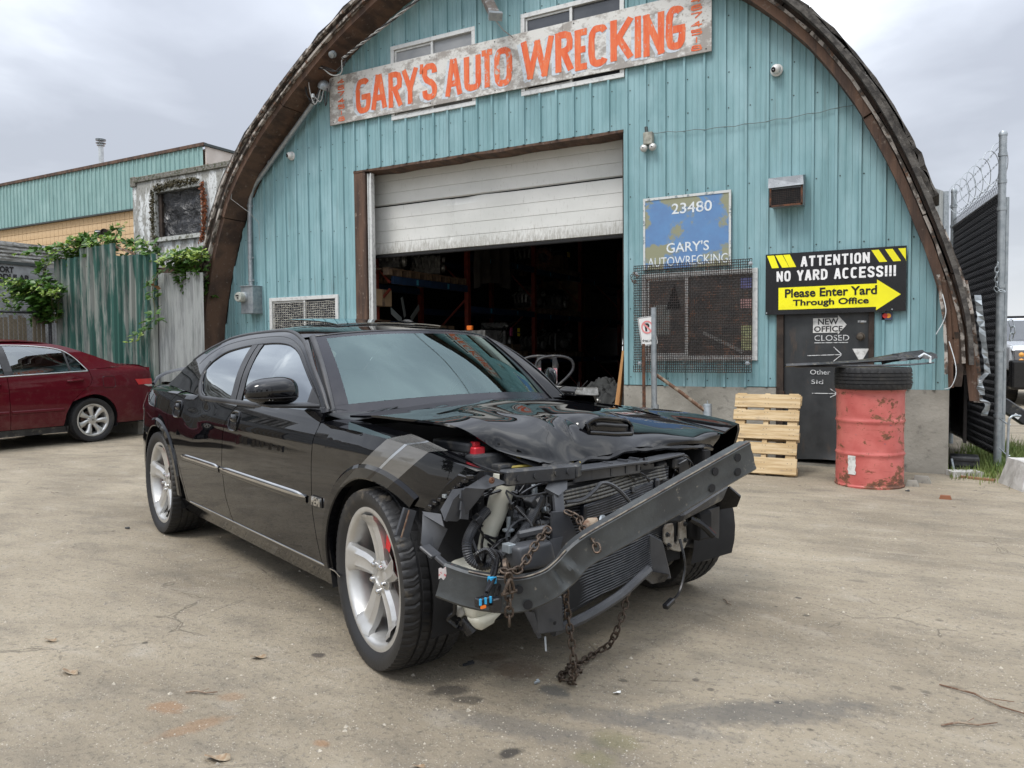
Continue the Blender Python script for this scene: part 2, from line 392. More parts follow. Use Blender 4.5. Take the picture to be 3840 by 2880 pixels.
LAY = [(.0, .085, -.44, -.025, M_WOOD, 'arch_board', 0, .006), (.088, .118, -.50, -.1, M_PEEL, 'fascia_board', .03, .010), (.121, .165, -.475, -.1, M_WOODD, 'arch_board', .06, .008), (.168, .200, -.53, -.1, M_PEEL, 'fascia_board', .09, .016), (.203, .245, -.50, .3, M_ROOF, 'roofing_strip', .11, .026), (.247, .275, -.47, .4, M_ROOF, 'roofing_strip', .11, .03)]
rim(.035, .52, LAY, 2.2)
LAYR = [(a, b, c*.55+.02, d, m_, n_, f, j) for a, b, c, d, m_, n_, f, j in LAY]
rim(.52, .955, LAYR[:3], 1.9); rim(.52, .93, LAYR[3:4], 1.9); rim(.52, .865, LAYR[4:], 1.9)
# splintered lower right end of the arch
def plank(nm, pts, w, th, mt, par=B, j=.01):
    mb = MB(); pts = [V3(p) for p in pts]
    n = 9; C_ = catmull(pts, n); vs = []
    for i, p in enumerate(C_):
        a = j*noise.noise(p*9); b2 = j*noise.noise(p*7+Vector((4, 4, 4)))
        vs += [p+Vector((-w/2+a, -th/2, 0)), p+Vector((w/2+b2, -th/2+a, 0)), p+Vector((w/2+b2, th/2, 0)), p+Vector((-w/2+a, th/2, 0))]
    fs = [(4*i+a, 4*i+(a+1) % 4, 4*i+4+(a+1) % 4, 4*i+4+a) for i in range(n-1) for a in range(4)]+[(3, 2, 1, 0), (4*n-4, 4*n-3, 4*n-2, 4*n-1)]
    return mb.add(vs, fs).build(nm, mt, par, True)
for k, (x0, z0, x1, z1, w, y) in enumerate([(.03, 1.85, .10, .87, .045, -.22), (.07, 1.9, .165, .9, .05, -.18), (.05, 1.55, .21, .99, .05, -.12), (.12, 1.98, .30, .74, .085, -.10), (.20, 1.9, .335, .72, .07, .0), (-.02, 1.95, .06, 1.0, .03, -.27), (.15, 1.4, .16, .88, .06, -.2)]):
    plank('splintered_board', [(x0, y, z0), ((x0+x1)/2+.02, y-.01, (z0+z1)/2), (x1, y-.02*(k % 3), z1)], w, .04, [M_WOOD, M_WOOD, M_WOODD, M_WOOD, M_PEEL, M_PEEL, M_WOODD][k])
for k, p in enumerate([[(.33, -.1, 1.75), (.37, -.13, 1.4), (.40, -.12, 1.15), (.42, -.1, 1.0)], [(.42, -.1, 1.02), (.36, -.14, .93), (.38, -.12, .8)], [(.36, -.1, .76), (.42, -.13, .72), (.40, -.08, .6)]]):
    mb = MB(); C_ = catmull(p, 16)
    for a, b in zip(C_, C_[1:]):
        f = [.03+.03*noise.noise(q*13) for q in (a, b)]; g = [.05*noise.noise(q*17+Vector((3, 0, 0))) for q in (a, b)]
        mb.add([a-Vector((f[0]+.01, g[0], 0)), a+Vector((f[0]*.3, g[0], 0)), b+Vector((f[1]*.3, g[1], 0)), b-Vector((f[1]+.01, g[1], 0))], [(0, 1, 2, 3)])
    mb.build('torn_flashing', M_GALV, B, True, thick=.003)
# header, jamb, track
mb = MB()
for i in range(20):
    x0, x1 = lerp(-7.39, -3.29, i/20), lerp(-7.39, -3.29, (i+1)/20); a, b = [.03+.02*noise.noise(Vector((q*2.3, 0, 0))) for q in (x0, x1)]
    mb.hexa([(x0, -.012, 3.85-a), (x1, -.012, 3.85-b), (x1, .29, 3.85-b), (x0, .29, 3.85-a), (x0, -.012, 3.853), (x1, -.012, 3.853), (x1, .29, 3.853), (x0, .29, 3.853)])
mb.build('door_header', M_WOOD, B, True)
m = MB(); m.box((-7.285, .06, 1.91), (.205, .14, 3.82)); m.build('door_jamb', M_WOOD, B, True, bev=.006)
m = MB(); m.box((-7.125, .06, 1.9), (.07, .05, 3.8)); m.box((-7.16, .035, 1.9), (.012, .03, 3.8)); m.box((-7.09, .03, 1.9), (.012, .05, 3.8)); m.build('door_track', M_WHITE, B, True)
m = MB(); m.box((-3.305, .1, 1.9), (.03, .12, 3.8)); m.build('door_jamb', M_WOODD, B, True)
# roller door sections
def section(z0, z1, x0=-7.40, x1=-3.25, dent=True):
    mb = MB(); nx = 60; zz = []
    z = z0
    g = [z0+.17*i for i in range(1, 6) if z0+.17*i < z1-.05]
    st = [z0+.012]+[q for gg in g for q in (gg-.005, gg, gg+.005)]+[z1-.012]; st = sorted(st)
    full = [(z0, .03)]+[(q, .008 if any(abs(q-gg) < 1e-6 for gg in g) else 0) for q in st]+[(z1, .03)]
    mid = []
    for (a, b), (c, d) in zip(full, full[1:]):
        mid.append((a, b))
        if c-a > .05: mid.append(((a+c)/2, 0))
    mid.append(full[-1])
    vs = []
    for i in range(nx+1):
        x = lerp(x0, x1, i/nx)
        for zq, dp in mid:
            y = .32+dp+.012*noise.noise(Vector((x*.9, 0, zq*.5)))
            if dent: y += .05*math.exp(-((x+5.75)/.22)**2-((zq-3.36)/.035)**2)+.02*math.exp(-((x+5.95)/.02)**2)*(1 if zq > 2.8 else .3)
            vs.append((x, y, zq+(.012*math.exp(-((x+5.6)/.4)**2) if dent and abs(zq-3.375) < .03 else 0)))
    k = len(mid); fs = [(i*k+j, (i+1)*k+j, (i+1)*k+j+1, i*k+j+1) for i in range(nx) for j in range(k-1)]
    mb.add(vs, fs); mb.box(((x0+x1)/2, .38, (z0+z1)/2), (x1-x0, .03, z1-z0-.02)); return mb
G = MB
section(2.68, 3.375).build('door_section', M_GDOOR, B, True)
section(3.39, 4.08, dent=False).build('door_section', M_GDOOR, B, True)
m = MB(); m.box((-5.3, .34, 2.66), (4.1, .05, .03)); m.tube([(-7.38, .33, 2.645), (-3.25, .33, 2.645)], .012); m.build('bottom_seal', M_DARK, B, True)
# office door
t = NT('dark_door_steel'); c = t.mix(t.step(t.noise(3, 5, t.co((1, 1, .5))), .35, .65), (.028, .03, .032, 1), (.055, .058, .06, 1))
c = t.mix(t.math('MULTIPLY', t.step(t.noise(9, 6, t.co((1, 1, .3)), .7), .58, .7), .5), c, (.10, .07, .05, 1))
t.bsdf(c, t.math('ADD', t.math('MULTIPLY', t.noise(14, 4), .4), .25), .3, t.bump(t.noise(2.5, 3), .2, .04)); M_DOOR = t.m
mb = MB(); mb.grid(10, 26, lambda u, v: (lerp(-1.465, -.64, u), .018-.05*max(0, .05-v)*20*max(0, u-.2)+.003*noise.noise(Vector((u*3, v*6, 0))), lerp(.05, 2.1, v)+(.03*math.sin(u*3) if v == 0 else 0)))
dr = mb.build('door', M_DOOR, B, True, thick=.004, smooth=True)
m = MB(); m.box((-1.505, .0, 1.02), (.07, .06, 2.1)); m.box((-.61, .0, 1.02), (.05, .06, 2.1)); m.box((-1.06, .0, 2.07), (.96, .058, .05)); m.build('door_frame', M_WOODD, B, True)
m = MB(); m.box((-1.06, .1, .0), (.95, .14, .06)); m.build('threshold', M_CONC, B, True)
BR = mat('knob_brass', (.12, .1, .08, 1), rough=.4, metal=.8)
m = MB(); m.lathe([(.042, 0), (.042, .008), (.016, .014), (.016, .03), (.034, .04), (.038, .055), (.03, .068), (.0001, .072)], 20, Matrix.Translation((-.713, .02, 1.374)) @ rotm('X', R(90)))
m.lathe([(.02, 0), (.02, .01), (.0001, .012)], 14, Matrix.Translation((-.70, .02, 1.52)) @ rotm('X', R(90))); m.build('door_knob', BR, B, True, smooth=True)
m = MB()
for z in (.75, 1.9): m.box((-1.468, -.012, z), (.02, .03, .1))
m.build('hinge', M_RUST, B, True)
M_PAPER = mat('white_sticker', (.62, .62, .6, 1), (.42, .42, .40, 1), .6, sc=25, th=(.5, .65))
m = MB(); m.prism([(-.79, 1.25), (-.63, 1.25), (-.71, 1.10)], .008, .012); m.build('triangle_sticker', M_PAPER, B, True)

# ------------------------------------------------------------------ text (flat print)
_fc = {}
def text(body, size, mt, parent, M, sx=1., bold=0., ext=.0008, sp=1.0, name='lettering', align='LEFT', world=True):
    key = (body, size, sx, bold, ext, sp, align)
    if key not in _fc:
        cu = bpy.data.curves.new('t', 'FONT'); cu.body = body; cu.size = size; cu.offset = bold; cu.extrude = ext; cu.space_character = sp
        cu.align_x = align; cu.resolution_u = 3
        ob = bpy.data.objects.new('t', cu); COL.objects.link(ob); bpy.context.view_layer.update()
        me = bpy.data.meshes.new_from_object(ob.evaluated_get(bpy.context.evaluated_depsgraph_get()))
        bpy.data.objects.remove(ob); bpy.data.curves.remove(cu); _fc[key] = me
    me = _fc[key].copy(); me.name = name; me.materials.clear()
    me.transform(M @ Matrix.Diagonal((sx, 1, 1, 1))); me.materials.append(mt)
    return link(name, me, parent, world)
def FM(x, y, z, rz=0, tilt=0):      # text standing on a vertical plane facing -Y
    return Matrix.Translation((x, y, z)) @ rotm('Z', rz) @ rotm('X', R(90)) @ rotm('Z', tilt)
def fit(body, w, h, mt, parent, M, bold=0., name='lettering', world=True, ext=.0008, skew=0):
    """text scaled so that its box is exactly w x h, lower-left at M"""
    o = text(body, 1.0, mt, None, Matrix.Identity(4), 1, bold, ext, name=name); me = o.data
    vs = [v.co for v in me.vertices]; x0 = min(v.x for v in vs); x1 = max(v.x for v in vs); y0 = min(v.y for v in vs); y1 = max(v.y for v in vs)
    T = Matrix.Diagonal((w/(x1-x0), h/(y1-y0), 1, 1)) @ Matrix.Translation((-x0, -y0, 0))
    me.transform(M @ T); bpy.data.objects.remove(o); return link(name, me, parent, world)
M_CHALK = mat('white_paint_marker', (.55, .56, .56, 1), (.2, .2, .2, 1), .8, sc=40, th=(.52, .62))
M_BLKP = mat('black_print', (.012, .012, .013, 1), rough=.5); M_REDP = mat('red_print', (.5, .05, .04, 1), (.55, .16, .14, 1), .5, sc=30)
m = MB(); m.prism([(-1.175, 1.42), (-.93, 1.42), (-.93, 1.40), (-.845, 1.50), (-.93, 1.60), (-.93, 1.575), (-1.175, 1.575)], .010, .013); m.build('arrow_sticker', M_PAPER, B, True)
fit('NEW', .20, .065, M_BLKP, B, FM(-1.125, .009, 1.505), .02); fit('OFFICE', .28, .06, M_BLKP, B, FM(-1.165, .009, 1.43), .02)
fit('CLOSED', .34, .06, M_CHALK, B, FM(-1.16, .008, 1.335)); fit('Other', .20, .05, M_CHALK, B, FM(-1.20, .008, .98)); fit('Sid', .12, .045, M_CHALK, B, FM(-1.19, .008, .88))
def stroke(pts, w=.008, mt=M_CHALK, y=.009, par=B, nm='chalk_line'):
    m = MB()
    for a, b in zip(pts, pts[1:]): m.beam((a[0], y, a[1]), (b[0], y, b[1]), w, .002, (0, 1, 0))
    m.build(nm, mt, par, True)
stroke([(-1.16, 1.315), (-.83, 1.315)]); stroke([(-1.23, 1.18), (-.89, 1.19)]); stroke([(-.97, 1.27), (-.89, 1.19), (-.97, 1.12)]); stroke([(-1.18, .78), (-.94, .78)]); stroke([(-1.0, .83), (-.93, .78), (-1.0, .74)])
stroke([(-.74, 1.53), (-.66, 1.53)], .02)

# ------------------------------------------------------------------ windows
def glass_opaque(name, c1, c2, r=.12, sc=2.5):
    t = NT(name); t.bsdf(t.mix(t.step(t.noise(sc, 5), .35, .65), c1, c2), t.math('ADD', t.math('MULTIPLY', t.noise(7, 4), .25), r), 0, spec=.8); return t.m
M_GFROST = glass_opaque('frosted_pane', (.20, .215, .23, 1), (.29, .30, .31, 1), .35)
M_GDARK = glass_opaque('dusty_dark_pane', (.03, .035, .045, 1), (.055, .06, .07, 1), .08)
M_GSHOP = glass_opaque('dirty_shop_pane', (.035, .034, .033, 1), (.09, .085, .078, 1), .2, 3)
def window(x0, x1, z0, z1, panes, y=-.03, fwid=.055, mull=.035, mx_=None):
    fr = MB(); d = .05
    for a in ((x0, x1, z1-fwid, z1), (x0, x1, z0, z0+fwid), (x0, x0+fwid, z0+fwid, z1-fwid), (x1-fwid, x1, z0+fwid, z1-fwid)):
        fr.box(((a[0]+a[1])/2, y+d/2, (a[2]+a[3])/2), (a[1]-a[0]-.001, d, a[3]-a[2]-.001))
    xm = mx_ or (x0+x1)/2; fr.box((xm, y+d/2+.004, (z0+z1)/2), (mull, d-.012, z1-z0-2*fwid))
    # inner sash of the sliding side
    for a in ((x0+fwid, xm-mull/2, z1-fwid-.028, z1-fwid-.002), (x0+fwid, xm-mull/2, z0+fwid+.002, z0+fwid+.03), (x0+fwid+.002, x0+fwid+.026, z0+fwid+.03, z1-fwid-.028)):
        fr.box(((a[0]+a[1])/2, y+.036, (a[2]+a[3])/2), (a[1]-a[0], .02, a[3]-a[2]))
    f = fr.build('window_frame', M_WHITE, B, True, bev=.002)
    for (a, b, m_) in ((x0+fwid, xm, panes[0]), (xm, x1-fwid, panes[1])):
        p = MB(); p.box(((a+b)/2, y+.045, (z0+z1)/2), (b-a, .006, z1-z0-2*fwid+.01)); p.build('pane', m_, f)
    for o in f.children: o.location = (0, 0, 0)
    return f
window(-6.68, -5.31, 4.46, 5.465, (M_GFROST, M_GFROST)); window(-4.64, -3.27, 4.455, 5.465, (M_GDARK, M_GDARK))
w3 = window(-9.10, -7.71, .98, 2.11, (M_GDARK, M_GDARK), mx_=-8.38)
w4 = window(-3.06, -1.74, 1.13, 2.14, (M_GSHOP, M_GSHOP), mx_=-2.53)
m = MB(); m.prism([(-2.78, 1.72), (-2.60, 1.72), (-2.68, 2.02)], .004, .006); m.build('pane_break', M_DARK, w4)
m = MB(); m.box((-2.83, .0105, 1.6), (.2, .002, .35)); m.build('pale_card', mat('pale_card', (.22, .24, .23, 1), rough=.8), w4)
for (x, z, w, h, c, nm) in ((-1.87, 1.98, .13, .12, (.12, .13, .3, 1), 'blue_sticker'), (-1.87, 1.76, .13, .10, (.42, .25, .24, 1), 'red_sticker'), (-1.86, 1.38, .12, .27, (.30, .32, .17, 1), 'yellow_notice')):
    m = MB(); m.box((x, .0105, z), (w, .002, h)); m.build(nm, mat(nm, c, tuple(q*1.6 for q in c[:3])+(1,), .6, sc=30, th=(.45, .5), str_=(.4, 1, 2)), w4)
m = MB(); m.beam((-2.35, .0105, 1.45), (-1.9, .0105, 1.22), .04, .004, (0, 1, 0)); m.build('pale_strip', mat('pale_strip', (.25, .25, .24, 1)), w4)
# woven screens
def woven(x0, x1, z0, z1, dx, dz, y, r, amp, sag=0, jit=0, bow=0, ext=0):
    mb = MB(); nx = int((x1-x0)/dx); nz = int((z1-z0)/dz)
    def Y(x, z): return y-bow*math.sin(math.pi*min(1, max(0, (x-x0)/(x1-x0))))*math.sin(math.pi*min(1, max(0, (z-z0)/(z1-z0))))+(ext*max(0, (z0+.2-z)/.2))
    for i in range(nx+1):
        x = lerp(x0, x1, i/nx); P = []
        for j in range(nz*2+1):
            z = lerp(z0, z1, j/(2*nz)); s = (1 if i % 2 else -1)*math.cos(math.pi*j/2)
            P.append((x+jit*noise.noise(Vector((i*3.1, j*.23, 0))), Y(x, z)+amp*s, z-sag*math.sin((x-x0)*2)))
        mb.tube(P, r, 4, False)
    for j in range(nz+1):
        z = lerp(z0, z1, j/nz); P = []
        for i in range(nx*2+1):
            x = lerp(x0, x1, i/(2*nx)); s = (-1 if j % 2 else 1)*math.cos(math.pi*i/2)
            P.append((x, Y(x, z)+amp*s, z-sag*math.sin((x-x0)*2)+jit*noise.noise(Vector((j*2.7, i*.2, 5)))))
        mb.tube(P, r, 4, False)
    return mb
m3 = mat('pale_wire', (.42, .41, .36, 1), (.22, .21, .19, 1), .6, metal=.2, sc=14)
wv = woven(-9.03, -7.77, 1.04, 2.02, .042, .034, -.02, .0042, .004, 0, .014); o = tag(wv.build('wire_mesh', m3, w3), kind='stuff')
GRD = thing('window_guard', 'rusty woven steel mesh guard bolted over the office window', 'window guard', (-2.45, -.1, 1.0))
m4 = mat('rusty_wire', (.058, .042, .036, 1), (.03, .025, .024, 1), .7, metal=.3, sc=14, c3=(.13, .065, .04, 1), th3=(.55, .65))
tag(woven(-3.135, -1.79, 1.0, 2.235, .0238, .0285, -.085, .0042, .0052, .0, .002, .02, -.02).build('mesh', m4, GRD, True), kind='stuff')
m = MB()
for x, z in ((-1.80, 2.18), (-3.1, 2.14), (-1.83, 1.10), (-3.06, 1.10)):
    m.lathe([(.024, 0), (.024, .006), (.012, .008), (.012, .02), (.0001, .022)], 12, Matrix.Translation((x, -.1, z)) @ rotm('X', R(90)))
m.build('bolt', M_GALV, GRD, True)
m = MB()
for i in range(9):
    a = .2+i*.62; m.lathe([(.014, -.004), (.018, 0), (.014, .004), (.010, 0)], 10, Matrix.Translation((-3.12+.038*math.cos(a), -.11, 2.10+.05*math.sin(a))) @ rotm('X', R(90)) @ rotm('Y', i*.9), closed=True)
m.build('rusty_chain', M_RUST, GRD, True)

# ------------------------------------------------------------------ signs
S = thing('painted_sign', 'long weathered white board with big orange hand-painted letters over the roller door', 'sign', (-5, -.05, 4.54))
t = NT('weathered_white_board'); f = t.noise(5, 7, t.co((1, 1, 1.6)), .7)
zz = t.sepx()[2]; f2 = t.math('ADD', f, t.math('MULTIPLY', t.step(zz, 4.9, 4.55), .10))
c = t.mix(t.step(f2, .49, .60), (.60, .60, .58, 1), (.30, .28, .26, 1)); c = t.mix(t.step(t.noise(22, 5, None, .7), .58, .66), c, (.40, .38, .35, 1))
c = t.mix(t.step(t.noise(11, 6, None, .7), .66, .72), c, (.20, .12, .08, 1)); t.bsdf(c, .75); M_BOARD = t.m
t = NT('faded_orange_paint'); f = t.noise(7, 5, t.co((3, 1, .5), rot=(0, .3, 0)), .65)
c = t.mix(t.step(f, .35, .65), (.62, .085, .02, 1), (.70, .17, .06, 1)); c = t.mix(t.step(t.noise(16, 5, t.co((2.4, 1, .35), rot=(0, .35, 0)), .7), .60, .70), c, (.62, .34, .2, 1))
px_ = t.sepx(); band = t.math('MULTIPLY', t.step(px_[0], -5.35, -5.1), t.step(px_[0], -4.65, -4.85))
w_ = t.math('ADD', t.noise(20, 6, t.co((1, 1, .5)), .75), t.math('MULTIPLY', band, .07)); c = t.mix(t.step(w_, .61, .65), c, (.42, .40, .38, 1))
t.bsdf(c, .7); M_ORG = t.m
M_SHAD = mat('pale_blue_white_paint', (.50, .56, .62, 1), (.38, .38, .38, 1), .7, sc=18, th=(.5, .62))
m = MB()
for a, b in ((-7.77, -5.9), (-5.898, -4.05), (-4.048, -2.24)):
    m = MB(); m.box(((a+b)/2, -.047, 4.885), (b-a, .018, .68)); m.build('board', M_BOARD, S, True, bev=.002)
def _se(a0, a1, n=18, x=.5, y=.5, rx=.5, ry=.5, e=.62): return [(x+rx*math.copysign(abs(math.cos(a))**e, math.cos(a)), y+ry*math.copysign(abs(math.sin(a))**e, math.sin(a))) for a in np.linspace(R(a0), R(a1), n)]
GL = {'G': [_se(48, 350, 26)+[(1, .46)], [(1.0, .46), (.52, .46)]], 'A': [[(0, 0), (.42, 1)], [(1, 0), (.58, 1)], [(.15, .30), (.85, .30)]], 'R': [[(0, 0), (0, 1)], [(0, 1), (.55, 1), (.88, .95), (1, .80), (.95, .6), (.6, .52), (0, .50)], [(.45, .5), (1, 0)]], 'Y': [[(0, 1), (.5, .42)], [(1, 1), (.5, .42)], [(.5, .48), (.5, 0)]], "'": [[(.6, 1), (.3, .80)]],
      'S': [[tuple(p) for p in catmull([Vector(q) for q in ((1, .76), (.95, .93), (.5, 1), (.06, .93), (0, .74), (.2, .58), (.8, .42), (1, .25), (.94, .07), (.5, 0), (.05, .07), (0, .24))], 36)]], 'U': [[(0, 1), (0, .25)]+_se(190, 350, 14, .5, .25, .5, .25)+[(1, 1)]], 'T': [[(0, 1), (1, 1)], [(.5, 1), (.5, 0)]], 'O': [_se(0, 360, 40)], 'W': [[(0, 1), (.22, 0)], [(.22, 0), (.5, .95)], [(.5, .95), (.76, 0)], [(.76, 0), (1, 1)]], 'E': [[(1, 1), (0, 1)], [(0, 1), (0, 0)], [(0, 0), (1, 0)], [(0, .5), (.8, .5)]],
      'C': [_se(42, 318, 26)], 'K': [[(0, 0), (0, 1)], [(1, 1), (.05, .38)], [(.30, .56), (1, 0)]], 'I': [[(.5, 0), (.5, 1)]], 'N': [[(0, 0), (0, 1)], [(0, 1), (1, 0)], [(1, 0), (1, 1)]], '4': [[(.72, 0), (.72, 1)], [(.72, 1), (0, .3)], [(0, .3), (1, .3)]], '6': [[(.95, .95), (.4, 1), (.05, .85), (0, .5), (0, .15), (.2, 0), (.8, 0), (1, .14), (1, .42), (.8, .55), (.1, .52)]], '7': [[(0, 1), (1, 1)], [(1, 1), (.4, 0)]], '5': [[(1, 1), (0, 1), (0, .56)], [(0, .56), (.8, .58), (1, .42), (1, .14), (.8, 0), (0, .02)]], '1': [[(.5, 0), (.5, 1)]], '8': [_se(0, 360, 24, .5, .76, .42, .24), _se(0, 360, 24, .5, .27, .5, .27)]}
def glyph(ch, x0, x1, z0, z1, tk, y, mt, nm='letter', par=S, sk=0.):
    mb = MB(); kk = 0
    for st_ in GL[ch]:
        P = [Vector((x0+tk/2+(x1-x0-tk)*a+sk*b, z0+tk/2+(z1-z0-tk)*b)) for a, b in st_]; n = len(P); vs = []; kk += 1
        if n == 2: d = (P[1]-P[0]).normalized(); P = [P[0]-d*tk*.42, P[1]+d*tk*.42]; n = 2
        for i, p in enumerate(P):
            d0 = (P[i]-P[i-1]).normalized() if i else (P[1]-P[0]).normalized(); d1_ = (P[i+1]-P[i]).normalized() if i < n-1 else d0
            m_ = Vector((-(d0+d1_).y, (d0+d1_).x)).normalized(); c_ = max(.55, m_.dot(Vector((-d0.y, d0.x)))); w_ = tk*(.5+.03*math.sin(i*1.7+x0*9)); a, b = p+m_*w_/c_, p-m_*w_/c_; vs += [(a.x, y-kk*.0004, min(max(a.y, z0-.002), z1+.002)), (b.x, y-kk*.0004, min(max(b.y, z0-.002), z1+.002))]
        mb.add(vs, [(2*i, 2*i+1, 2*i+3, 2*i+2) for i in range(n-1)])
    return mb.build(nm, mt, par, True)
SGN = [('G', -7.281, -7.01), ('A', -7.003, -6.731), ('R', -6.70, -6.465), ('Y', -6.465, -6.20), ("'", -6.18, -6.10), ('S', -6.13, -5.89), ('A', -5.76, -5.497), ('U', -5.465, -5.207), ('T', -5.20, -5.03), ('O', -5.011, -4.747), ('W', -4.617, -4.165), ('R', -4.145, -3.91), ('E', -3.887, -3.721), ('C', -3.709, -3.445), ('K', -3.428, -3.154), ('I', -3.133, -3.045), ('N', -3.026, -2.774), ('G', -2.76, -2.529)]
for k, (ch, a, b) in enumerate(SGN):
    dz = .012*math.sin(k*1.9); w_ = .080 if ch != "'" else .05; glyph(ch, a-.052, b-.012, 4.600+dz, 5.10+dz, w_+.022, -.0568-.0003*(k % 3), M_SHAD, 'letter_shade'); glyph(ch, a, b, 4.625+dz, 5.11+dz, w_, -.0595, M_ORG)
for x0 in (-7.612, -2.469):
    for i, ch in enumerate('467·4518'):
        if ch == '·': m = MB(); m.box((x0+.06, -.06, 4.862), (.022, .002, .018)); m.build('lettering', M_ORG, S, True); continue
        j = i if i < 3 else i-1; z = 5.105-j*.086-(.012 if i > 3 else 0); glyph(ch, x0, x0+.125, z, z+.064, .0155, -.0585, M_ORG, 'digit')
m = MB()
for x in (-7.7, -6.0, -5.0, -3.9, -2.3):
    for z in (4.58, 5.19): m.lathe([(.009, .002), (.0001, .006)], 6, Matrix.Translation((x, -.057, z)) @ rotm('X', R(90)))
tag(m.build('screw', M_SCREW, S, True), kind='stuff')
# blue address sign
S2 = thing('address_sign', 'faded blue board with the hand-painted number 23480 above the barred window', 'sign', (-2.53, -.03, 2.2))
t = NT('faded_blue_board'); f = t.noise(2.6, 6, t.co((1, 1, 1)), .6); px_ = t.sepx()
ed = t.math('MAXIMUM', t.step(t.math('ABSOLUTE', t.math('ADD', px_[0], 2.53)), .3, .5), t.step(t.math('ABSOLUTE', t.math('ADD', px_[2], -2.72)), .25, .6))
f = t.math('ADD', f, t.math('MULTIPLY', ed, .11)); c = t.mix(t.step(f, .53, .58), (.095, .19, .37, 1), (.21, .225, .16, 1))
c = t.mix(t.step(t.noise(9, 5), .35, .7), c, (.10, .22, .42, 1)) ; c = t.mix(t.step(f, .555, .59), c, (.23, .235, .15, 1))
c = t.mix(t.step(t.noise(24, 6, None, .7), .66, .70), c, (.35, .34, .34, 1)); t.bsdf(c, .6, 0); M_BLUE = t.m
m = MB(); m.box((-2.53, -.035, 2.60), (1.01, .015, .82)); m.build('board', M_BLUE, S2, True)
m = MB()
for c_, d_ in (((-2.53, -.046, 2.995), (1.01, .006, .028)), ((-3.022, -.046, 2.58), (.024, .006, .8)), ((-2.036, -.046, 2.58), (.024, .006, .8))): m.box(c_, d_)
m.build('painted_border', mat('worn_white_paint', (.52, .54, .53, 1), (.2, .24, .26, 1), .7, sc=30, th=(.55, .62)), S2, True)
M_WP = mat('white_brush_paint', (.62, .66, .68, 1), (.35, .42, .50, 1), .7, sc=30, th=(.56, .64))
fit('23480', .46, .12, M_WP, S2, FM(-2.695, -.0445, 2.80), .01); fit("GARY'S", .49, .115, M_WP, S2, FM(-2.757, -.0445, 2.365), .01); fit('AUTOWRECKING', .92, .105, M_WP, S2, FM(-2.98, -.0445, 2.215), .0)
# attention sign
S3 = thing('attention_sign', 'black and yellow NO YARD ACCESS sign with arrow above the steel office door', 'sign', (-.975, -.06, 1.62))
M_SBLK = mat('black_vinyl', (.006, .006, .007, 1), (.01, .01, .012, 1), .25, sc=3); M_YEL = mat('yellow_vinyl', (.86, .80, .01, 1), (.78, .72, .01, 1), .3, sc=3); M_SWHT = mat('white_vinyl', (.78, .78, .78, 1), rough=.3)
m = MB(); m.box((-.973, -.055, 1.946), (1.355, .012, .648)); m.build('board', M_SBLK, S3, True)
for pts in ([(-1.645, 2.262), (-1.56, 2.262), (-1.55-.0, 2.12), (-1.61, 2.12)], ):
    pass
for x0, xw, dx in ((-1.60, .072, .055), (-1.515, .072, .075), (-1.435, .068, .07)):
    m = MB(); m.prism([(x0-.035, 2.255), (x0+xw-.035, 2.255), (x0+xw+dx-.04, 2.12), (x0+dx-.04, 2.12)], -.0645, -.0625); m.build('hazard_stripe', M_YEL, S3, True)
for x0 in (-.615, -.49, -.372):
    w2 = .068; x2 = min(x0+w2, -.302); xb = min(x0+w2+.075, -.302); m = MB(); m.prism([(x0, 2.245), (x2, 2.245), (xb, 2.125 if xb > x0+w2+.07 else 2.14), (xb, 2.12), (x0+.075, 2.12)], -.0645, -.0625); m.build('hazard_stripe', M_YEL, S3, True)
GL['D'] = [[(0, 0), (0, 1)], [(0, 1), (.5, 1), (.9, .88), (1, .65), (1, .35), (.9, .12), (.5, 0), (0, 0)]]; GL['!'] = [[(.5, 1), (.5, .32)], [(.5, .08), (.5, 0)]]
def gtext(tx, x0, x1, z0, z1, tk, y, mt, par, gap=.22):
    wd = [{'I': .38, '!': .38, ' ': .55, 'W': 1.4}.get(c, 1.) for c in tx]; u = (x1-x0)/(sum(wd)+gap*(len(tx)-1)); x = x0
    for c, w in zip(tx, wd):
        if c != ' ': glyph(c, x, x+u*w, z0, z1, tk, y, mt, 'letter', par)
        x += u*(w+gap)
gtext('ATTENTION', -1.291, -.629, 2.118, 2.228, .0215, -.0622, M_SWHT, S3); gtext('NO YARD ACCESS!!!', -1.536, -.388, 1.972, 2.084, .0215, -.0622, M_SWHT, S3)
m = MB(); m.prism([(-1.515, 1.672), (-.566, 1.672), (-.566, 1.637), (-.343, 1.79), (-.56, 1.947), (-.56, 1.907), (-1.515, 1.907)], -.0645, -.0625); m.build('arrow', M_YEL, S3, True)
fit('Please Enter Yard', .89, .092, M_SBLK, S3, FM(-1.449, -.067, 1.798), .026); fit('Through Office', .735, .086, M_SBLK, S3, FM(-1.368, -.067, 1.690), .026)
m = MB()
for x in (-1.64, -.42): m.lathe([(.008, 0), (.0001, .005)], 8, Matrix.Translation((x, -.061, 1.64)) @ rotm('X', R(90)))
m.build('screw', M_GALV, S3, True)
C1 = thing('card_sticker', 'small red and orange card sticker on the siding right of the office door', 'sticker', (-.47, -.025, 1.575))
m = MB(); m.box((-.47, -.0245, 1.575), (.105, .003, .075)); m.build('backing', mat('navy_print', (.04, .05, .10, 1), rough=.5), C1, True)
for x, c in ((-.485, (.5, .02, .015, 1)), (-.455, (.75, .3, .02, 1))):
    m = MB(); m.lathe([(.024, 0), (.024, .001)], 20, Matrix.Translation((x, -.0265-(.0006 if x < -.46 else 0), 1.58)) @ rotm('X', R(90))); m.build('disc', mat('sticker_%d' % int(c[0]*100), c, rough=.5), C1, True)
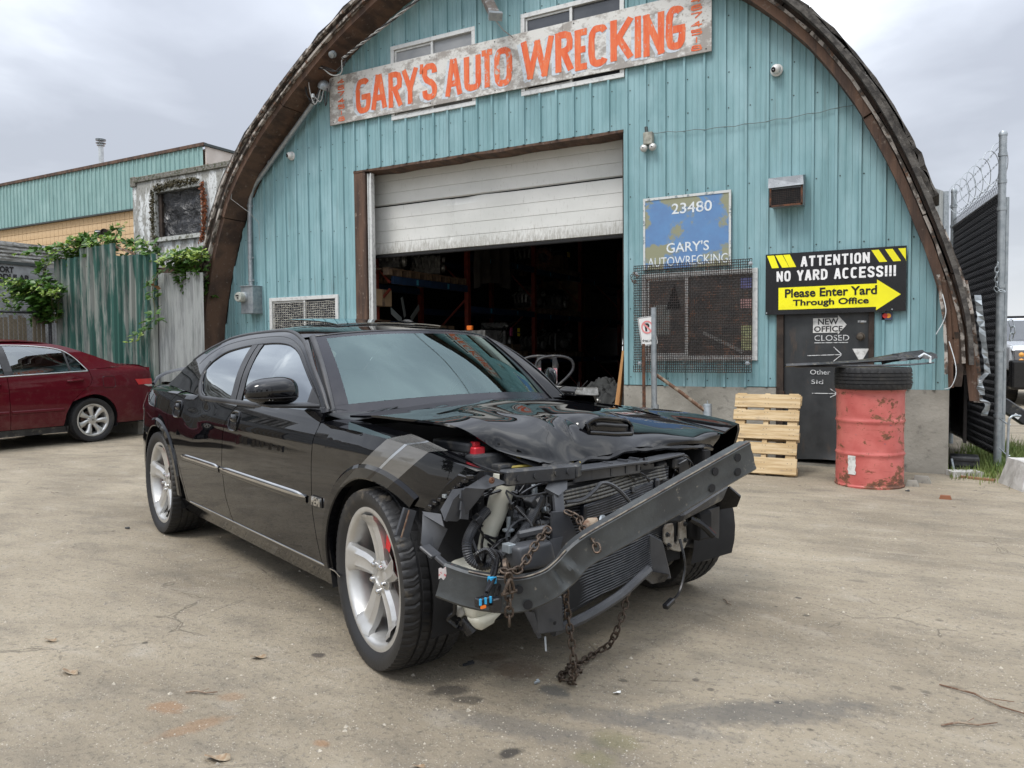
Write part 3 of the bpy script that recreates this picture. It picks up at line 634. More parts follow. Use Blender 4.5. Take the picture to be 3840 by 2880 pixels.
# no-parking sign
S4 = thing('no_parking_sign', 'small white no-parking fire lane sign tilted on a galvanised pipe before the barred window', 'sign', (-2.62, -.88, 0))
m = MB(); m.tube([(-2.62, -.87, 0), (-2.625, -.885, 1.0), (-2.63, -.88, 1.70)], .03, 14); m.build('post', M_GALV, S4, True, smooth=True)
m = MB(); m.tube([(-2.62, -.87, 0), (-2.62, -.87, .68)], .041, 14); m.build('sleeve', M_GALV, S4, True, smooth=True)
A_, B_ = Vector((-2.735, -.955, 1.295)), Vector((-2.585, -.87, 1.32)); ux = (B_-A_); wS = ux.length; ux.normalize(); uz = Vector((.0, 0, 1)).cross(ux).cross(ux)*-1; uz = Vector((-.01, .0, 1)).normalized(); uz = (uz-ux*uz.dot(ux)).normalized(); un = ux.cross(uz)
MS = Matrix(((ux.x, uz.x, un.x, A_.x), (ux.y, uz.y, un.y, A_.y), (ux.z, uz.z, un.z, A_.z), (0, 0, 0, 1)))
hS = .30; wS = .172
def rrect(w, h, r, n=5, x0=0, y0=0):
    P = []
    for cx, cy, a0 in ((w-r, h-r, 0), (r, h-r, 90), (r, r, 180), (w-r, r, 270)):
        for i in range(n+1): a = R(a0+90*i/n); P.append((x0+cx+r*math.cos(a), y0+cy+r*math.sin(a)))
    return P
def plate(poly, z0, z1, M, nm, mt, par):
    mb = MB(); mb.prism(poly, z0, z1, 'z'); mb.v = [tuple(M @ Vector(p)) for p in mb.v]; return mb.build(nm, mt, par, True)
plate(rrect(wS, hS, .018), -.002, 0, MS, 'plate', mat('sign_white', (.66, .66, .65, 1), (.5, .5, .5, 1), .4, sc=20, th=(.6, .75)), S4)
mb = MB(); P1 = rrect(wS-.010, hS-.010, .014, x0=.005, y0=.005); P2 = rrect(wS-.018, hS-.018, .012, x0=.009, y0=.009); n = len(P1)
mb.add([MS @ Vector((x, y, .001)) for x, y in P1+P2], [(i, (i+1) % n, n+(i+1) % n, n+i) for i in range(n)]); mb.build('border_line', M_BLKP, S4, True)
M_SR = mat('faded_sign_red', (.72, .24, .24, 1), rough=.5)
mb = MB(); n = 40; c_ = (wS/2, .19)
mb.add([MS @ Vector((c_[0]+r*math.cos(2*math.pi*i/n), c_[1]+r*1.1*math.sin(2*math.pi*i/n), .0035)) for r in (.062, .048) for i in range(n)], [(i, (i+1) % n, n+(i+1) % n, n+i) for i in range(n)])
mb.add([MS @ Vector((c_[0]+x, c_[1]+y, .003)) for x, y in ((-.045, .045), (-.032, .055), (.045, -.045), (.032, -.055))], [(0, 1, 2, 3)]); mb.build('prohibition_ring', M_SR, S4, True)
fit('P', .05, .085, M_BLKP, S4, MS @ Matrix.Translation((.062, .147, .0015)), .06); fit('FIRE LANE', .085, .022, M_BLKP, S4, MS @ Matrix.Translation((.045, .035, .0015)), .01)
for s, x in ((-1, .014), (1, wS-.014)):
    mb = MB(); mb.add([MS @ Vector(p) for p in ((x, .055, .0015), (x-s*.02, .073, .0015), (x-s*.02, .037, .0015), (x-s*.014, .055, .0015), (x-s*.033, .060, .0015), (x-s*.033, .050, .0015))], [(0, 1, 3), (0, 3, 2), (3, 4, 5)]); mb.build('arrow', M_BLKP, S4, True)
S5 = thing('rusty_stake', 'thin rusty stake standing beside the no-parking sign post', 'stake', (-2.71, -.95, 0))
m = MB(); m.tube([(-2.70, -.94, 0), (-2.71, -.955, .7), (-2.715, -.955, 1.32)], [.02, .019, .016], 8); m.build('stake', M_RUST, S5, True, smooth=True)
M_RPOLE = mat('rust_painted_pole', (.24, .19, .14, 1), (.12, .065, .04, 1), .85, sc=16, th=(.42, .52), bump=.4)
o = tag(MB().tube([(-2.66, -.87, 1.03), (-2.4, -.77, .83), (-2.15, -.68, .62)], .02, 10).build('brace_pole', M_RPOLE, smooth=True), 'rust-streaked pole leaning from the sign post down to the pipe bollard', 'pole')
o = MB(); o.lathe([(.046, 0), (.046, .67), (.040, .685), (.0001, .69)], 18); o.lathe([(.05, 0), (.05, .03)], 18); o.tube([(0, 0, .69), (0, 0, .72)], .006, 6)
o = o.build('bollard', M_GALV, smooth=True); o.location = (-2.12, -.66, 0); tag(o, 'short galvanised pipe bollard left of the leaning pallet', 'bollard')
o = MB(); o.hexa([(-3.50, .0, 0), (-3.42, .0, 0), (-3.42, .09, 0), (-3.50, .09, 0), (-3.325, .02, 1.25), (-3.30, .02, 1.25), (-3.30, .10, 1.25), (-3.325, .10, 1.25)])
tag(o.build('leaning_plank', mat('orange_wood', (.42, .22, .08, 1), (.32, .15, .055, 1), .7, sc=6, str_=(3, 3, .3), bump=.2)), 'fresh orange plank standing against the right edge of the garage opening', 'plank')
# ------------------------------------------------------------------ pallet
M_PAL = mat('fresh_pine', (.52, .40, .24, 1), (.40, .28, .14, 1), .75, sc=5, str_=(.6, 2, 9), bump=.35, bsc=30, c3=(.25, .19, .13, 1), th3=(.58, .72), sc3=7, str3=(.5, 1, 2.5))
P_ = thing('wooden_pallet', 'small pine pallet leaning upright against the steel office door', 'pallet', (-1.53, -.86, 0))
th_ = math.atan2(.28, .80); MP = Matrix.Translation((-1.85, -.85, 0.0)) @ rotm('X', -th_)
def pbox(c, d, nm, mt=M_PAL, M=MP, par=P_, bev=.003):
    mb = MB(); mb.box(c, d, M); return mb.build(nm, mt, par, True, bev=bev)
Hs = [(.765, .14), (.615, .108), (.445, .15), (.275, .115), (.10, .165)]
for z, h in Hs:
    o = pbox((.325+rnd.uniform(-.006, .006), -.012, z), (.65+rnd.uniform(-.01, .01), .018, h), 'slat')
for x in (.07, .325, .58): pbox((x, .040, .43), (.095 if x != .325 else .05, .085, .84), 'bearer')
for z in (.80, .42, .06): pbox((.325, .094, z), (.64, .018, .1), 'back_slat')
mb = MB()
for z, h in Hs:
    for x in (.045, .09, .31, .34, .56, .6):
        for dz in (-.03, .03): mb.lathe([(.004, 0), (.0001, .001)], 5, MP @ Matrix.Translation((x, -.0215, z+dz)) @ rotm('X', R(90)))
tag(mb.build('nail', M_SCREW, P_, True), kind='stuff')
# ------------------------------------------------------------------ barrel + tyre + trims
t = NT('faded_red_drum'); f = t.noise(4, 6, None, .6); px_ = t.sepx()
c = t.mix(t.step(f, .35, .65), (.42, .085, .075, 1), (.54, .15, .13, 1)); edge = t.math('MULTIPLY', t.step(px_[0], .0, .26), .055)
low = t.math('MULTIPLY', t.step(px_[2], .12, .0), .12)
r_ = t.math('ADD', t.math('ADD', t.noise(7, 8, t.co((1, 1, 1.5)), .72), edge), low); c = t.mix(t.step(r_, .585, .605), c, (.19, .075, .04, 1)); c = t.mix(t.step(r_, .645, .67), c, (.10, .045, .03, 1))
c = t.mix(t.step(t.noise(13, 5, t.co((1, 1, 2), (4, 2, 1)), .7), .69, .70), c, (.04, .10, .15, 1)); c = t.mix(t.math('MULTIPLY', t.step(t.noise(30, 4, t.co((.4, .4, 3))), .62, .66), .5), c, (.26, .05, .04, 1))
t.bsdf(c, t.math('ADD', t.math('MULTIPLY', t.step(r_, .6, .62), .4), .42), 0, t.bump(r_, .25, .01)); M_DRUM = t.m
D_ = thing('oil_drum', 'dented faded red steel drum with rust patches by the office door', 'drum', (-.55, -.93, 0))
mb = MB(); prof = [(.0001, .885-.02), (.285, .865), (.287, .885), (.295, .885), (.296, .872), (.289, .862)]
for z in np.linspace(.85, .02, 60):
    rr = .287+.011*sum(math.exp(-((z-q)/.012)**2) for q in (.60, .30))-.006*math.exp(-((z-.45)/.12)**2); prof.append((rr, z))
prof += [(.297, .014), (.295, .0), (.0001, .0)]
mb.lathe(prof, 64); o = mb
vs = []
for x, y, z in o.v:
    a = math.atan2(y, x); rr = math.hypot(x, y); k = 1+(.012*noise.noise(Vector((a*1.3, z*4, 2)))-.008*noise.noise(Vector((a*3, z*7, 5)))-.035*math.exp(-((a+.55)/.35)**2-((z-.28)/.05)**2)-.02*math.exp(-((a+2.6)/.3)**2-((z-.15)/.08)**2))*min(1, rr/.28); vs.append((x*k, y*k, z))
o.v = vs; o = o.build('drum_body', M_DRUM, D_, smooth=True, ang=60)
mb = MB(); mb.grid(5, 8, lambda u, v: (.2925*math.cos(-2.15+u*.25+.04*noise.noise(Vector((v*5, 1, 0)))), .2925*math.sin(-2.15+u*.25+.04*noise.noise(Vector((v*5, 1, 0)))), .12+.17*v+.01*noise.noise(Vector((u*5, 2, 1))))); mb.build('torn_label', M_PAPER, D_)

M_TYRE = NT('tyre_rubber'); t = M_TYRE; f = t.noise(6, 5); du = t.step(t.noise(3.5, 6, None, .65), .52, .70)
c = t.mix(t.math('MULTIPLY', du, .3), t.mix(f, (.010, .010, .011, 1), (.022, .022, .023, 1)), (.13, .115, .09, 1)); t.bsdf(c, .62, 0, t.bump(t.noise(90, 3), .15, .004), spec=.4); M_TYRE = t.m
t = NT('muddy_tyre_rubber'); f = t.noise(6, 5); z_ = t.sepx()[2]; du = t.step(t.math('ADD', t.noise(7, 7, None, .7), t.math('MULTIPLY', t.step(z_, .24, .36), .14)), .60, .74)
c = t.mix(t.math('MULTIPLY', du, .6), t.mix(f, (.009, .009, .010, 1), (.02, .02, .021, 1)), (.17, .14, .10, 1)); t.bsdf(c, t.math('ADD', t.math('MULTIPLY', du, .35), .5), 0, t.bump(t.noise(90, 3), .2, .004), spec=.45); M_TYREM = t.m
def tyre_mesh(Ro, Ri, w, nseg=180, mt=None, name='tyre'):
    """tyre round local Y: real grooves and shoulder blocks"""
    h = w/2; prof = []   # (y, r, kind)
    for a in np.linspace(0, 1, 9):      # sidewall inner bead to shoulder, right side (-y)
        prof.append((-h*(.80+.235*math.sin(a*math.pi*.62)), lerp(Ri, Ro-.012, a), 's'))
    tr = [-.94, -.9, -.72, -.56, -.54, -.48, -.46, -.22, -.20, -.12, -.10, .10, .12, .20, .22, .46, .48, .54, .56, .72, .9, .94]
    gro = {-.54, -.48, -.20, -.12, .12, .20, .48, .54}
    for q in tr:
        r = Ro-.010*abs(q)**4-(.0085 if q in gro else 0); prof.append((q*h, r, 'g' if q in gro else ('b' if abs(q) > .6 else 'c')))
    for a in np.linspace(1, 0, 9): prof.append((h*(.80+.235*math.sin(a*math.pi*.62)), lerp(Ri, Ro-.012, a), 's'))
    n = nseg; vs = []; k = len(prof)
    for j in range(n):
        an = 2*math.pi*j/n
        for i, (y, r, kd) in enumerate(prof):
            rr = r; a2 = an
            if kd == 'b' and j % 4 == 0: rr -= .0045
            if kd == 'c': a2 = an+abs(y/h)*.06; rr -= (.004 if j % 5 == 2 and abs(y/h) > .09 else 0)
            if kd == 's' and r > Ro-.030 and j % 4 == 0: rr -= .004
            yy = y+(.0012 if kd == 's' and .38 < (r-Ri)/(Ro-Ri) < .62 else 0)*(1 if y > 0 else -1)
            vs.append((rr*math.cos(a2), yy, rr*math.sin(a2)))
    fs = [(j*k+i, ((j+1) % n)*k+i, ((j+1) % n)*k+i+1, j*k+i+1) for j in range(n) for i in range(k-1)]
    mb = MB(); mb.add(vs, fs); mb.lathe([(Ri+.004, -h*.78), (Ri+.02, -h*.6), (Ri+.02, h*.6), (Ri+.004, h*.78)], 48, rotm('X', R(90)), cap=False)
    return mb.mesh(name, mt or M_TYRE, smooth=True, ang=28)
o = link('loose_tyre', tyre_mesh(.325, .205, .19, 150)); o.rotation_euler = (R(90), 0, 0); o.location = (-.53, -.95, .885+.098); tag(o, 'worn black tyre lying flat on top of the red drum', 'tyre')
M_PLAS = mat('dusty_black_plastic', (.018, .019, .022, 1), (.045, .047, .05, 1), .45, sc=9, th=(.45, .7), c3=(.12, .11, .09, 1), th3=(.56, .72))
TB = thing('scrap_trim', 'twisted black plastic car trim strips lying across the tyre on the drum', 'car trim', (-.6, -.97, 1.08))
def strip(pts, w, th, mt=M_PLAS, par=TB, nm='trim_strip', tw=0, smooth=True, wj=0):
    C_ = catmull(pts, 28); vs = []
    for i, p in enumerate(C_):
        d = (C_[min(27, i+1)]-C_[max(0, i-1)]).normalized(); sd_ = Vector((0, 0, 1)).cross(d)
        sd_ = sd_.normalized() if sd_.length > .01 else Vector((1, 0, 0)); q = Matrix.Rotation(tw*i/27, 3, d); s1 = q @ sd_; n1 = d.cross(s1); W_ = w*(1+wj*math.sin(i*.9))*(.3+.7*min(1, i/7.))
        vs += [p-s1*W_/2, p-s1*W_/4+n1*th, p+s1*W_/2+n1*th*.4, p+s1*W_/2-n1*th*.6]
    fs = [(4*i+a, 4*i+(a+1) % 4, 4*i+4+(a+1) % 4, 4*i+4+a) for i in range(27) for a in range(4)]+[(3, 2, 1, 0), (108, 109, 110, 111)]
    return MB().add(vs, fs).build(nm, mt, par, True, smooth=smooth)
strip([(-1.22, -1.38, 1.10), (-.9, -1.2, 1.115), (-.5, -1.0, 1.14), (-.15, -.80, 1.17)], .13, .02); strip([(-1.15, -1.30, 1.09), (-.7, -1.15, 1.095), (-.25, -.95, 1.10), (-.05, -.78, 1.115)], .05, .012)
strip([(-1.0, -1.12, 1.10), (-.6, -.95, 1.14), (-.3, -.82, 1.19), (-.12, -.72, 1.21)], .07, .015, tw=.6); strip([(-.45, -.95, 1.12), (-.3, -.88, 1.15), (-.18, -.8, 1.17), (-.04, -.72, 1.18)], .15, .03, tw=.4, wj=.25)
strip([(-1.05, -1.22, 1.105), (-.6, -1.05, 1.125), (-.2, -.86, 1.15)], .03, .008, mt=mat('grey_rubber', (.06, .06, .062, 1), rough=.5))
m = MB(); m.tube([(-.16, -.90, 1.17), (-.12, -.90, 1.20), (-.07, -.87, 1.17), (-.07, -.87, 1.12)], .011, 8); m.build('white_cord', M_WP, TB, True)
for x, z in ((-.35, 1.19), (-.55, 1.15)):
    m = MB(); m.box((x, -.85, z), (.05, .03, .025)); m.build('clip', M_PLAS, TB, True)
# ------------------------------------------------------------------ wall fixtures
VH = thing('vent_hood', 'bent galvanised box vent with black wire grille high on the siding', 'vent', (-1.42, -.1, 2.75))
m = MB(); m.prism([(-.0, 2.76), (-.19, 2.75), (-.19, 2.94), (-.15, 3.06), (-.0, 3.09)], -1.585, -1.26, 'x')
m.build('hood', M_GALV, VH, True, bev=.004)
m = MB(); m.add([(-1.60, -.02, 3.09), (-1.25, -.02, 3.09), (-1.255, -.215, 3.045), (-1.245, -.22, 2.95), (-1.60, -.215, 2.945), (-1.60, -.20, 3.05)], [(0, 1, 2, 5), (5, 2, 3, 4)]); m.build('cover_sheet', mat('bright_tin', (.45, .47, .48, 1), (.30, .31, .32, 1), .3, metal=.7, sc=7, bump=.1), VH, True, thick=.003)
m = MB(); m.box((-1.423, -.193, 2.845), (.29, .004, .17)); m.build('dark_mouth', M_DARK, VH, True)
tag(woven(-1.57, -1.28, 2.765, 2.935, .018, .018, -.2, .0012, .001).build('grille', m4, VH, True), kind='stuff')
m = MB(); m.box((-1.423, -.2, 2.755), (.33, .012, .02)); m.box((-1.58, -.2, 2.85), (.02, .012, .2)); m.box((-1.265, -.2, 2.85), (.02, .012, .2)); m.build('grille_frame', M_RUST, VH, True)
BL = thing('alarm_bell', 'beige bell box with two round gongs beside the roller door', 'bell', (-2.96, -.05, 3.6))
m = MB(); m.box((-2.965, -.055, 3.69), (.11, .07, .14)); m.build('bell_box', mat('aged_beige', (.33, .33, .28, 1), (.20, .2, .17, 1), .6, sc=20), BL, True, bev=.006)
for x in (-3.018, -2.912):
    m = MB(); m.lathe([(.045, 0), (.043, .018), (.030, .034), (.0001, .04)], 24, Matrix.Translation((x, -.06, 3.585)) @ rotm('X', R(90))); g = m.build('gong', mat('gong_grey', (.5, .5, .48, 1), rough=.35, metal=.3), BL, True, smooth=True)
    m = MB(); m.lathe([(.008, 0), (.0001, .005)], 8, Matrix.Translation((x, -.1, 3.585)) @ rotm('X', R(90))); m.build('gong_bolt', M_SCREW, BL, True)
m = MB(); m.tube([(-2.99, -.05, 3.76), (-3.0, -.04, 3.83)], .02, 8); m.build('cable_entry', M_SCREW, BL, True)
M_CAMW = mat('camera_white', (.66, .66, .65, 1), rough=.35)
def dome(x, z, lab, dv):
    c = thing('security_camera', lab, 'security camera', (x, -.02, z), group='turret cameras on the teal front')
    m = MB(); m.lathe([(.062, 0), (.064, .02), (.055, .032), (.0001, .034)], 28, rotm('X', R(90))); m.build('base', M_CAMW, c, smooth=True)
    m = MB(); m.lathe([(.05*math.cos(a), .05*math.sin(a)) for a in np.linspace(-1.2, 1.56, 12)], 24, Matrix.Translation((0, -.055, 0)) @ dv.to_track_quat('Z', 'Y').to_matrix().to_4x4()); m.build('ball', M_CAMW, c, smooth=True)
    m = MB(); m.lathe([(.026, .038), (.027, .047), (.022, .049), (.0001, .0495)], 20, Matrix.Translation((0, -.055, 0)) @ dv.to_track_quat('Z', 'Y').to_matrix().to_4x4()); m.build('lens', M_SBLK, c, smooth=True)
dome(-8.557, 4.217, 'round white turret camera on the siding above the window at left, near the arch', Vector((-.35, -1, -.25))); dome(-1.551, 4.216, 'round white turret camera high on the siding, up right of the lettered board', Vector((-.55, -1, -.35)))
# wires
M_WIRE = mat('black_cable', (.014, .014, .015, 1), rough=.6); M_WIREG = mat('grey_cable', (.30, .30, .29, 1), rough=.6)
def sagw(a, b, sag, n=20):
    a, b = V3(a), V3(b); return [a.lerp(b, i/n)-Vector((0, 0, sag*4*(i/n)*(1-i/n)+.008*math.sin(i*2.3))) for i in range(n+1)]
tag(MB().tube(sagw((-2.97, -.03, 3.76), (-.80, -.03, 3.735), .05), .004, 5).build('wall_wire', mat('thin_wire', (.12, .15, .15, 1)), smooth=True), 'thin wire strung across the siding from the bell to the right side of the arch', 'wire')
EM = thing('electric_meter', 'grey meter box with round glass meter and pipe conduit up the left of the wall', 'electric meter', (-9.45, -.1, 1.87))
m = MB(); m.box((-9.40, -.10, 2.085), (.26, .20, .42)); m.box((-9.40, -.105, 2.30), (.275, .22, .015)); m.build('meter_box', M_GALV, EM, True, bev=.004)
MT_ = Matrix.Translation((-9.47, -.2, 2.13)) @ rotm('X', R(90))
m = MB(); m.lathe([(.088, 0), (.088, .02), (.08, .03)], 28, MT_); m.build('meter_ring', M_GALV, EM, True, smooth=True)
m = MB(); m.lathe([(.078, .02), (.078, .10), (.070, .115), (.0001, .118)], 28, MT_); mm = m.build('meter_glass', mat('meter_face', (.42, .44, .40, 1), (.3, .31, .28, 1), .12, sc=10, coat=1), EM, True, smooth=True)
m = MB(); m.box((-9.475, -.321, 2.15), (.06, .003, .018)); m.box((-9.465, -.321, 2.115), (.03, .003, .02)); m.build('meter_dial', M_BLKP, EM, True)
m = MB(); m.tube(catmull([(-9.44, -.07, 2.29), (-9.44, -.07, 3.0), (-9.42, -.07, 3.62), (-9.33, -.08, 3.82), (-9.0, -.09, 4.1), (-7.86, -.15, 4.99)], 40), .036, 12); m.build('conduit', M_GALV, EM, True, smooth=True)
m = MB()
for p, a in (((-9.44, -.07, 2.4), 0), ((-9.44, -.07, 2.75), 0), ((-9.43, -.07, 3.55), 0), ((-8.95, -.09, 4.15), -.8)):
    m.lathe([(.043, -.02), (.043, .02)], 12, Matrix.Translation(p) @ rotm('Y', -a)); m.box((p[0]+.05, p[1], p[2]), (.05, .01, .02))
m.build('conduit_clamp', M_GALV, EM, True)
# service drop: weatherhead, insulator, twisted conductors, slack loops
m = MB(); m.lathe([(.05, 0), (.085, .0), (.09, .05), (.07, .10), (.03, .13), (.0001, .135)], 18, Matrix.Translation((-7.79, -.17, 5.03)) @ rotm('Y', .5)); m.build('weatherhead', M_GALV, EM, True, smooth=True)
SD = thing('service_cable', 'slack black and grey power cables looping from the arch to the conduit head', 'power cable', (-8, -.3, 5.2))
LOOPS = [[(-7.80, -.22, 5.05), (-7.86, -.28, 4.85), (-7.96, -.32, 4.95), (-7.95, -.34, 5.18), (-7.75, -.35, 5.30), (-7.50, -.34, 5.22), (-7.35, -.33, 5.16), (-7.24, -.33, 5.24), (-7.20, -.33, 5.33)], [(-7.78, -.22, 5.03), (-7.84, -.28, 4.80), (-7.90, -.32, 5.0), (-7.88, -.34, 5.2), (-7.70, -.35, 5.28), (-7.45, -.34, 5.12), (-7.30, -.33, 5.13), (-7.28, -.34, 5.30)], [(-7.76, -.2, 5.03), (-7.70, -.22, 4.78), (-7.66, -.24, 4.82), (-7.68, -.2, 5.02)], [(-7.80, -.2, 5.0), (-7.90, -.26, 4.82), (-7.98, -.3, 5.0), (-7.90, -.34, 5.24), (-7.62, -.35, 5.24), (-7.4, -.34, 5.17), (-7.22, -.33, 5.28)], [(-7.74, -.2, 5.03), (-7.78, -.24, 4.84), (-7.84, -.28, 4.9)]]
for k, P in enumerate(LOOPS):
    m = MB(); m.tube(catmull(P, 40), .0085, 6); m.build('cable_loop', M_WIRE if k not in (1, 4) else M_WIREG, SD, True, smooth=True)
for k in range(3):
    a_, b_ = Vector((-7.26, -.34, 5.32)), Vector((20, -10, 9.0)); P = []
    for i in range(161): q = (i/160)**2; p = a_.lerp(b_, q); P.append(p+Vector((0, .013*math.cos(i*.9+k*2.1), .013*math.sin(i*.9+k*2.1)-1.0*q*(1-q))))
    m = MB(); m.tube(P, .008, 6); m.build('conductor', M_WIREG if k else M_WIRE, SD, True, smooth=True)
UP = thing('utility_pole', 'wooden utility pole at the street to the right, out of the picture', 'pole', (20, -10.1, 0))
m = MB(); m.tube([(20, -10.1, 0), (20, -10.1, 10)], [.17, .12], 12); m.build('pole_shaft', M_WOODD, UP, True, smooth=True); m = MB(); m.box((20, -10.0, 9.3), (.12, 2.2, .12)); m.build('cross_arm', M_WOODD, UP, True)
PW = thing('power_lines', 'three power lines strung along the street behind the viewer', 'power cable', (20, -21, 9))
for dy in (-.9, 0, .9):
    m = MB(); m.tube([(lerp(-60, 60, i/40), -21+dy, 9.2-1.4*(1-(2*((i/20) % 1)-1)**2)*.6) for i in range(41)], .02, 5, False); m.build('power_line', M_WIRE, PW, True)
m = MB(); m.lathe([(.02, 0), (.05, .01), (.05, .03), (.03, .04), (.045, .05), (.045, .07), (.015, .08)], 16, Matrix.Translation((-7.40, -.36, 5.40)) @ rotm('X', R(120))); m.build('insulator', M_GALV, SD, True, smooth=True)
m = MB(); m.box((-7.86, -.30, 4.92), (.03, .03, .05)); m.build('connector', M_WP, SD, True)
m = MB(); m.tube([(-9.35, -.42, 3.9), (-9.42, -.44, 3.6), (-9.2, -.3, 3.4), (-9.1, -.2, 3.25), (-9.2, -.1, 3.0)], .004, 5); m.build('loose_wire', M_WIREG, SD, True, smooth=True)
AL = thing('lamp_arm', 'rusty steel lamp arm jutting out above the lettered board', 'lamp', (-5.1, -.1, 6.1))
m = MB(); m.beam((-5.12, -.10, 5.80), (-4.69, -.58, 5.26), .13, .07); m.build('arm', mat('lamp_arm_brown', (.09, .075, .065, 1), (.2, .2, .2, 1), .6, sc=12, th=(.55, .65)), AL, True, bev=.006)
m = MB(); m.beam((-4.70, -.565, 5.275), (-4.655, -.62, 5.22), .16, .09); m.build('lamp_end', M_GALV, AL, True); m = MB(); m.tube([(-4.68, -.6, 5.2), (-4.62, -.5, 5.1), (-4.6, -.3, 5.08)], .007, 5); m.build('cord', M_WIREG, AL, True)
m = MB(); m.beam((-5.13, -.11, 5.82), (-5.16, -.02, 5.88), .12, .12); m.build('bracket', M_RUST, AL, True)
# loose strap wires at the right arch
for P in ([(.02, -.3, 1.76), (.05, -.32, 1.6), (.03, -.31, 1.5), (-.03, -.3, 1.38)], [(.08, -.33, 1.31), (.13, -.36, 1.12), (.14, -.36, 1.0), (.10, -.34, .88), (.05, -.3, .86)]):
    m = MB(); m.tube(catmull(P, 20), .004, 5); m.build('loose_strap', M_WP, B, True, smooth=True)
# ------------------------------------------------------------------ gate on the right
GT = thing('chainlink_gate', 'tall black-slatted chain-link gate with barbed wire standing open at the right', 'gate', (.53, .5, 0))
g0, g1 = Vector((.53, .5, 0)), Vector((.14, 2.85, 0)); gd = (g1-g0).normalized(); GLn = (g1-g0).length
def gp(s, z, o=0): p = g0+gd*s; n_ = Vector((-gd.y, gd.x, 0)); return Vector((p.x+n_.x*o, p.y+n_.y*o, z))
def post(x, y, h, r, nm='post', par=GT):
    m = MB(); m.tube([(x, y, 0), (x, y, h)], r, 14); m.lathe([(r*1.1, h-.0), (r*1.12, h+.02), (r*.8, h+.045), (.0001, h+.05)], 14, Matrix.Translation((x, y, 0)))
    for z in (h*.94, h*.86, h*.78, h*.55, h*.36, h*.16): m.lathe([(r+.006, z), (r+.006, z+.035)], 14, Matrix.Translation((x, y, 0)))
    return m.build(nm, M_GALV, par, True, smooth=True)
post(.53, .5, 3.36, .036); post(.14, 2.85, 3.25, .034)
m = MB(); m.tube([(.575, .52, .2), (.575, .52, 2.75)], .02, 10); m.build('frame_tube', M_GALV, GT, True, smooth=True)
m = MB(); m.tube([gp(0, .16), gp(GLn, .16)], .022, 8); m.tube([gp(.0, 2.80), gp(GLn, 2.80)], .022, 8); m.tube([gp(.06, .16), gp(.06, 2.8)], .02, 8); m.build('frame_tube', M_SBLK, GT, True, smooth=True)
M_SLAT = mat('black_privacy_slat', (.012, .013, .016, 1), (.022, .023, .028, 1), .5, sc=14)
sm = None; ns = int(GLn/.052)
for i in range(ns):
    s = .06+i*.052
    if sm is None: mb = MB(); mb.box((0, 0, 0), (.044, .006, 2.62)); sm = mb.mesh('slat', M_SLAT)
    o = link('slat', sm, GT); o.location = gp(s, 1.48)-g0; o.rotation_euler = (0, 0, math.atan2(gd.y, gd.x))
def chainlink(mb, P, ln, z0, z1, cell=.06, r=.0022, n=4):
    k = int(ln/cell)
    for i in range(k+1):
        pts = []; nz = int((z1-z0)/(cell/2))
        for j in range(nz+1):
            s = i*cell+(cell/2 if j % 2 else 0); pts.append(P(min(s, ln), z0+j*cell/2, .006*(1 if j % 2 else -1)))
        mb.tube(pts, r, n, False)
        pts = [P(min(max(0, i*cell-(cell/2 if j % 2 else 0)), ln), z0+j*cell/2, .006*(-1 if j % 2 else 1)) for j in range(nz+1)]
        mb.tube(pts, r, n, False)
M_LINK = mat('dark_coated_wire', (.03, .032, .036, 1), (.07, .072, .078, 1), .4, metal=.5, sc=30)
mb = MB(); chainlink(mb, lambda s, z, o: gp(s, z, .012+o), GLn, .16, 2.9, .075, .0026, 3); tag(mb.build('chain_link_mesh', M_LINK, GT, True), kind='stuff')
mb = MB()
for k, (zn, zf) in enumerate(((3.30, 3.2), (3.14, 3.08), (2.98, 2.96))):
    mb.tube([gp(GLn*i/24, lerp(zn, zf, i/24)-.02*math.sin(math.pi*i/24)) for i in range(25)], .0025, 4)
    for i in range(1, 20):
        p = gp(GLn*i/20, lerp(zn, zf, i/20)-.02*math.sin(math.pi*i/20))
        for a in (0, 2.1, 4.2): d = Vector((math.cos(a+i)*.3, .2, math.sin(a+i))).normalized()*.016; mb.tube([p-d, p+d], .0015, 3)
mb.build('barbed_strand', M_GALV, GT, True)
mb = MB(); N_ = 320; turns = 6.4; mb.tube([gp(.06+GLn*.95*i/N_, 3.13+.20*math.sin(2*math.pi*turns*i/N_), .10*math.cos(2*math.pi*turns*i/N_)) for i in range(N_+1)], .004, 5)
mb.build('razor_coil', M_GALV, GT, True, smooth=True)
LKM = {}
def link_mesh(L_, W_, r, mt):
    key = (L_, W_, r, mt.name)
    if key not in LKM:
        P = []; a = L_/2-W_/2
        for i in range(9): th = -math.pi/2+math.pi*i/8; P.append((a+W_/2*math.cos(th), W_/2*math.sin(th), 0))
        for i in range(9): th = math.pi/2+math.pi*i/8; P.append((-a+W_/2*math.cos(th), W_/2*math.sin(th), 0))
        mb = MB(); n = 8; vs = []
        k = len(P)
        for i, p in enumerate(P):
            p = Vector(p); d = (Vector(P[(i+1) % k])-Vector(P[i-1])).normalized(); u = Vector((0, 0, 1)); w = d.cross(u)
            vs += [p+(u*math.cos(2*math.pi*j/n)+w*math.sin(2*math.pi*j/n))*r for j in range(n)]
        fs = [(i*n+j, i*n+(j+1) % n, ((i+1) % k)*n+(j+1) % n, ((i+1) % k)*n+j) for i in range(k) for j in range(n)]
        mb.add(vs, fs); LKM[key] = mb.mesh('link', mt, smooth=True, ang=80)
    return LKM[key]
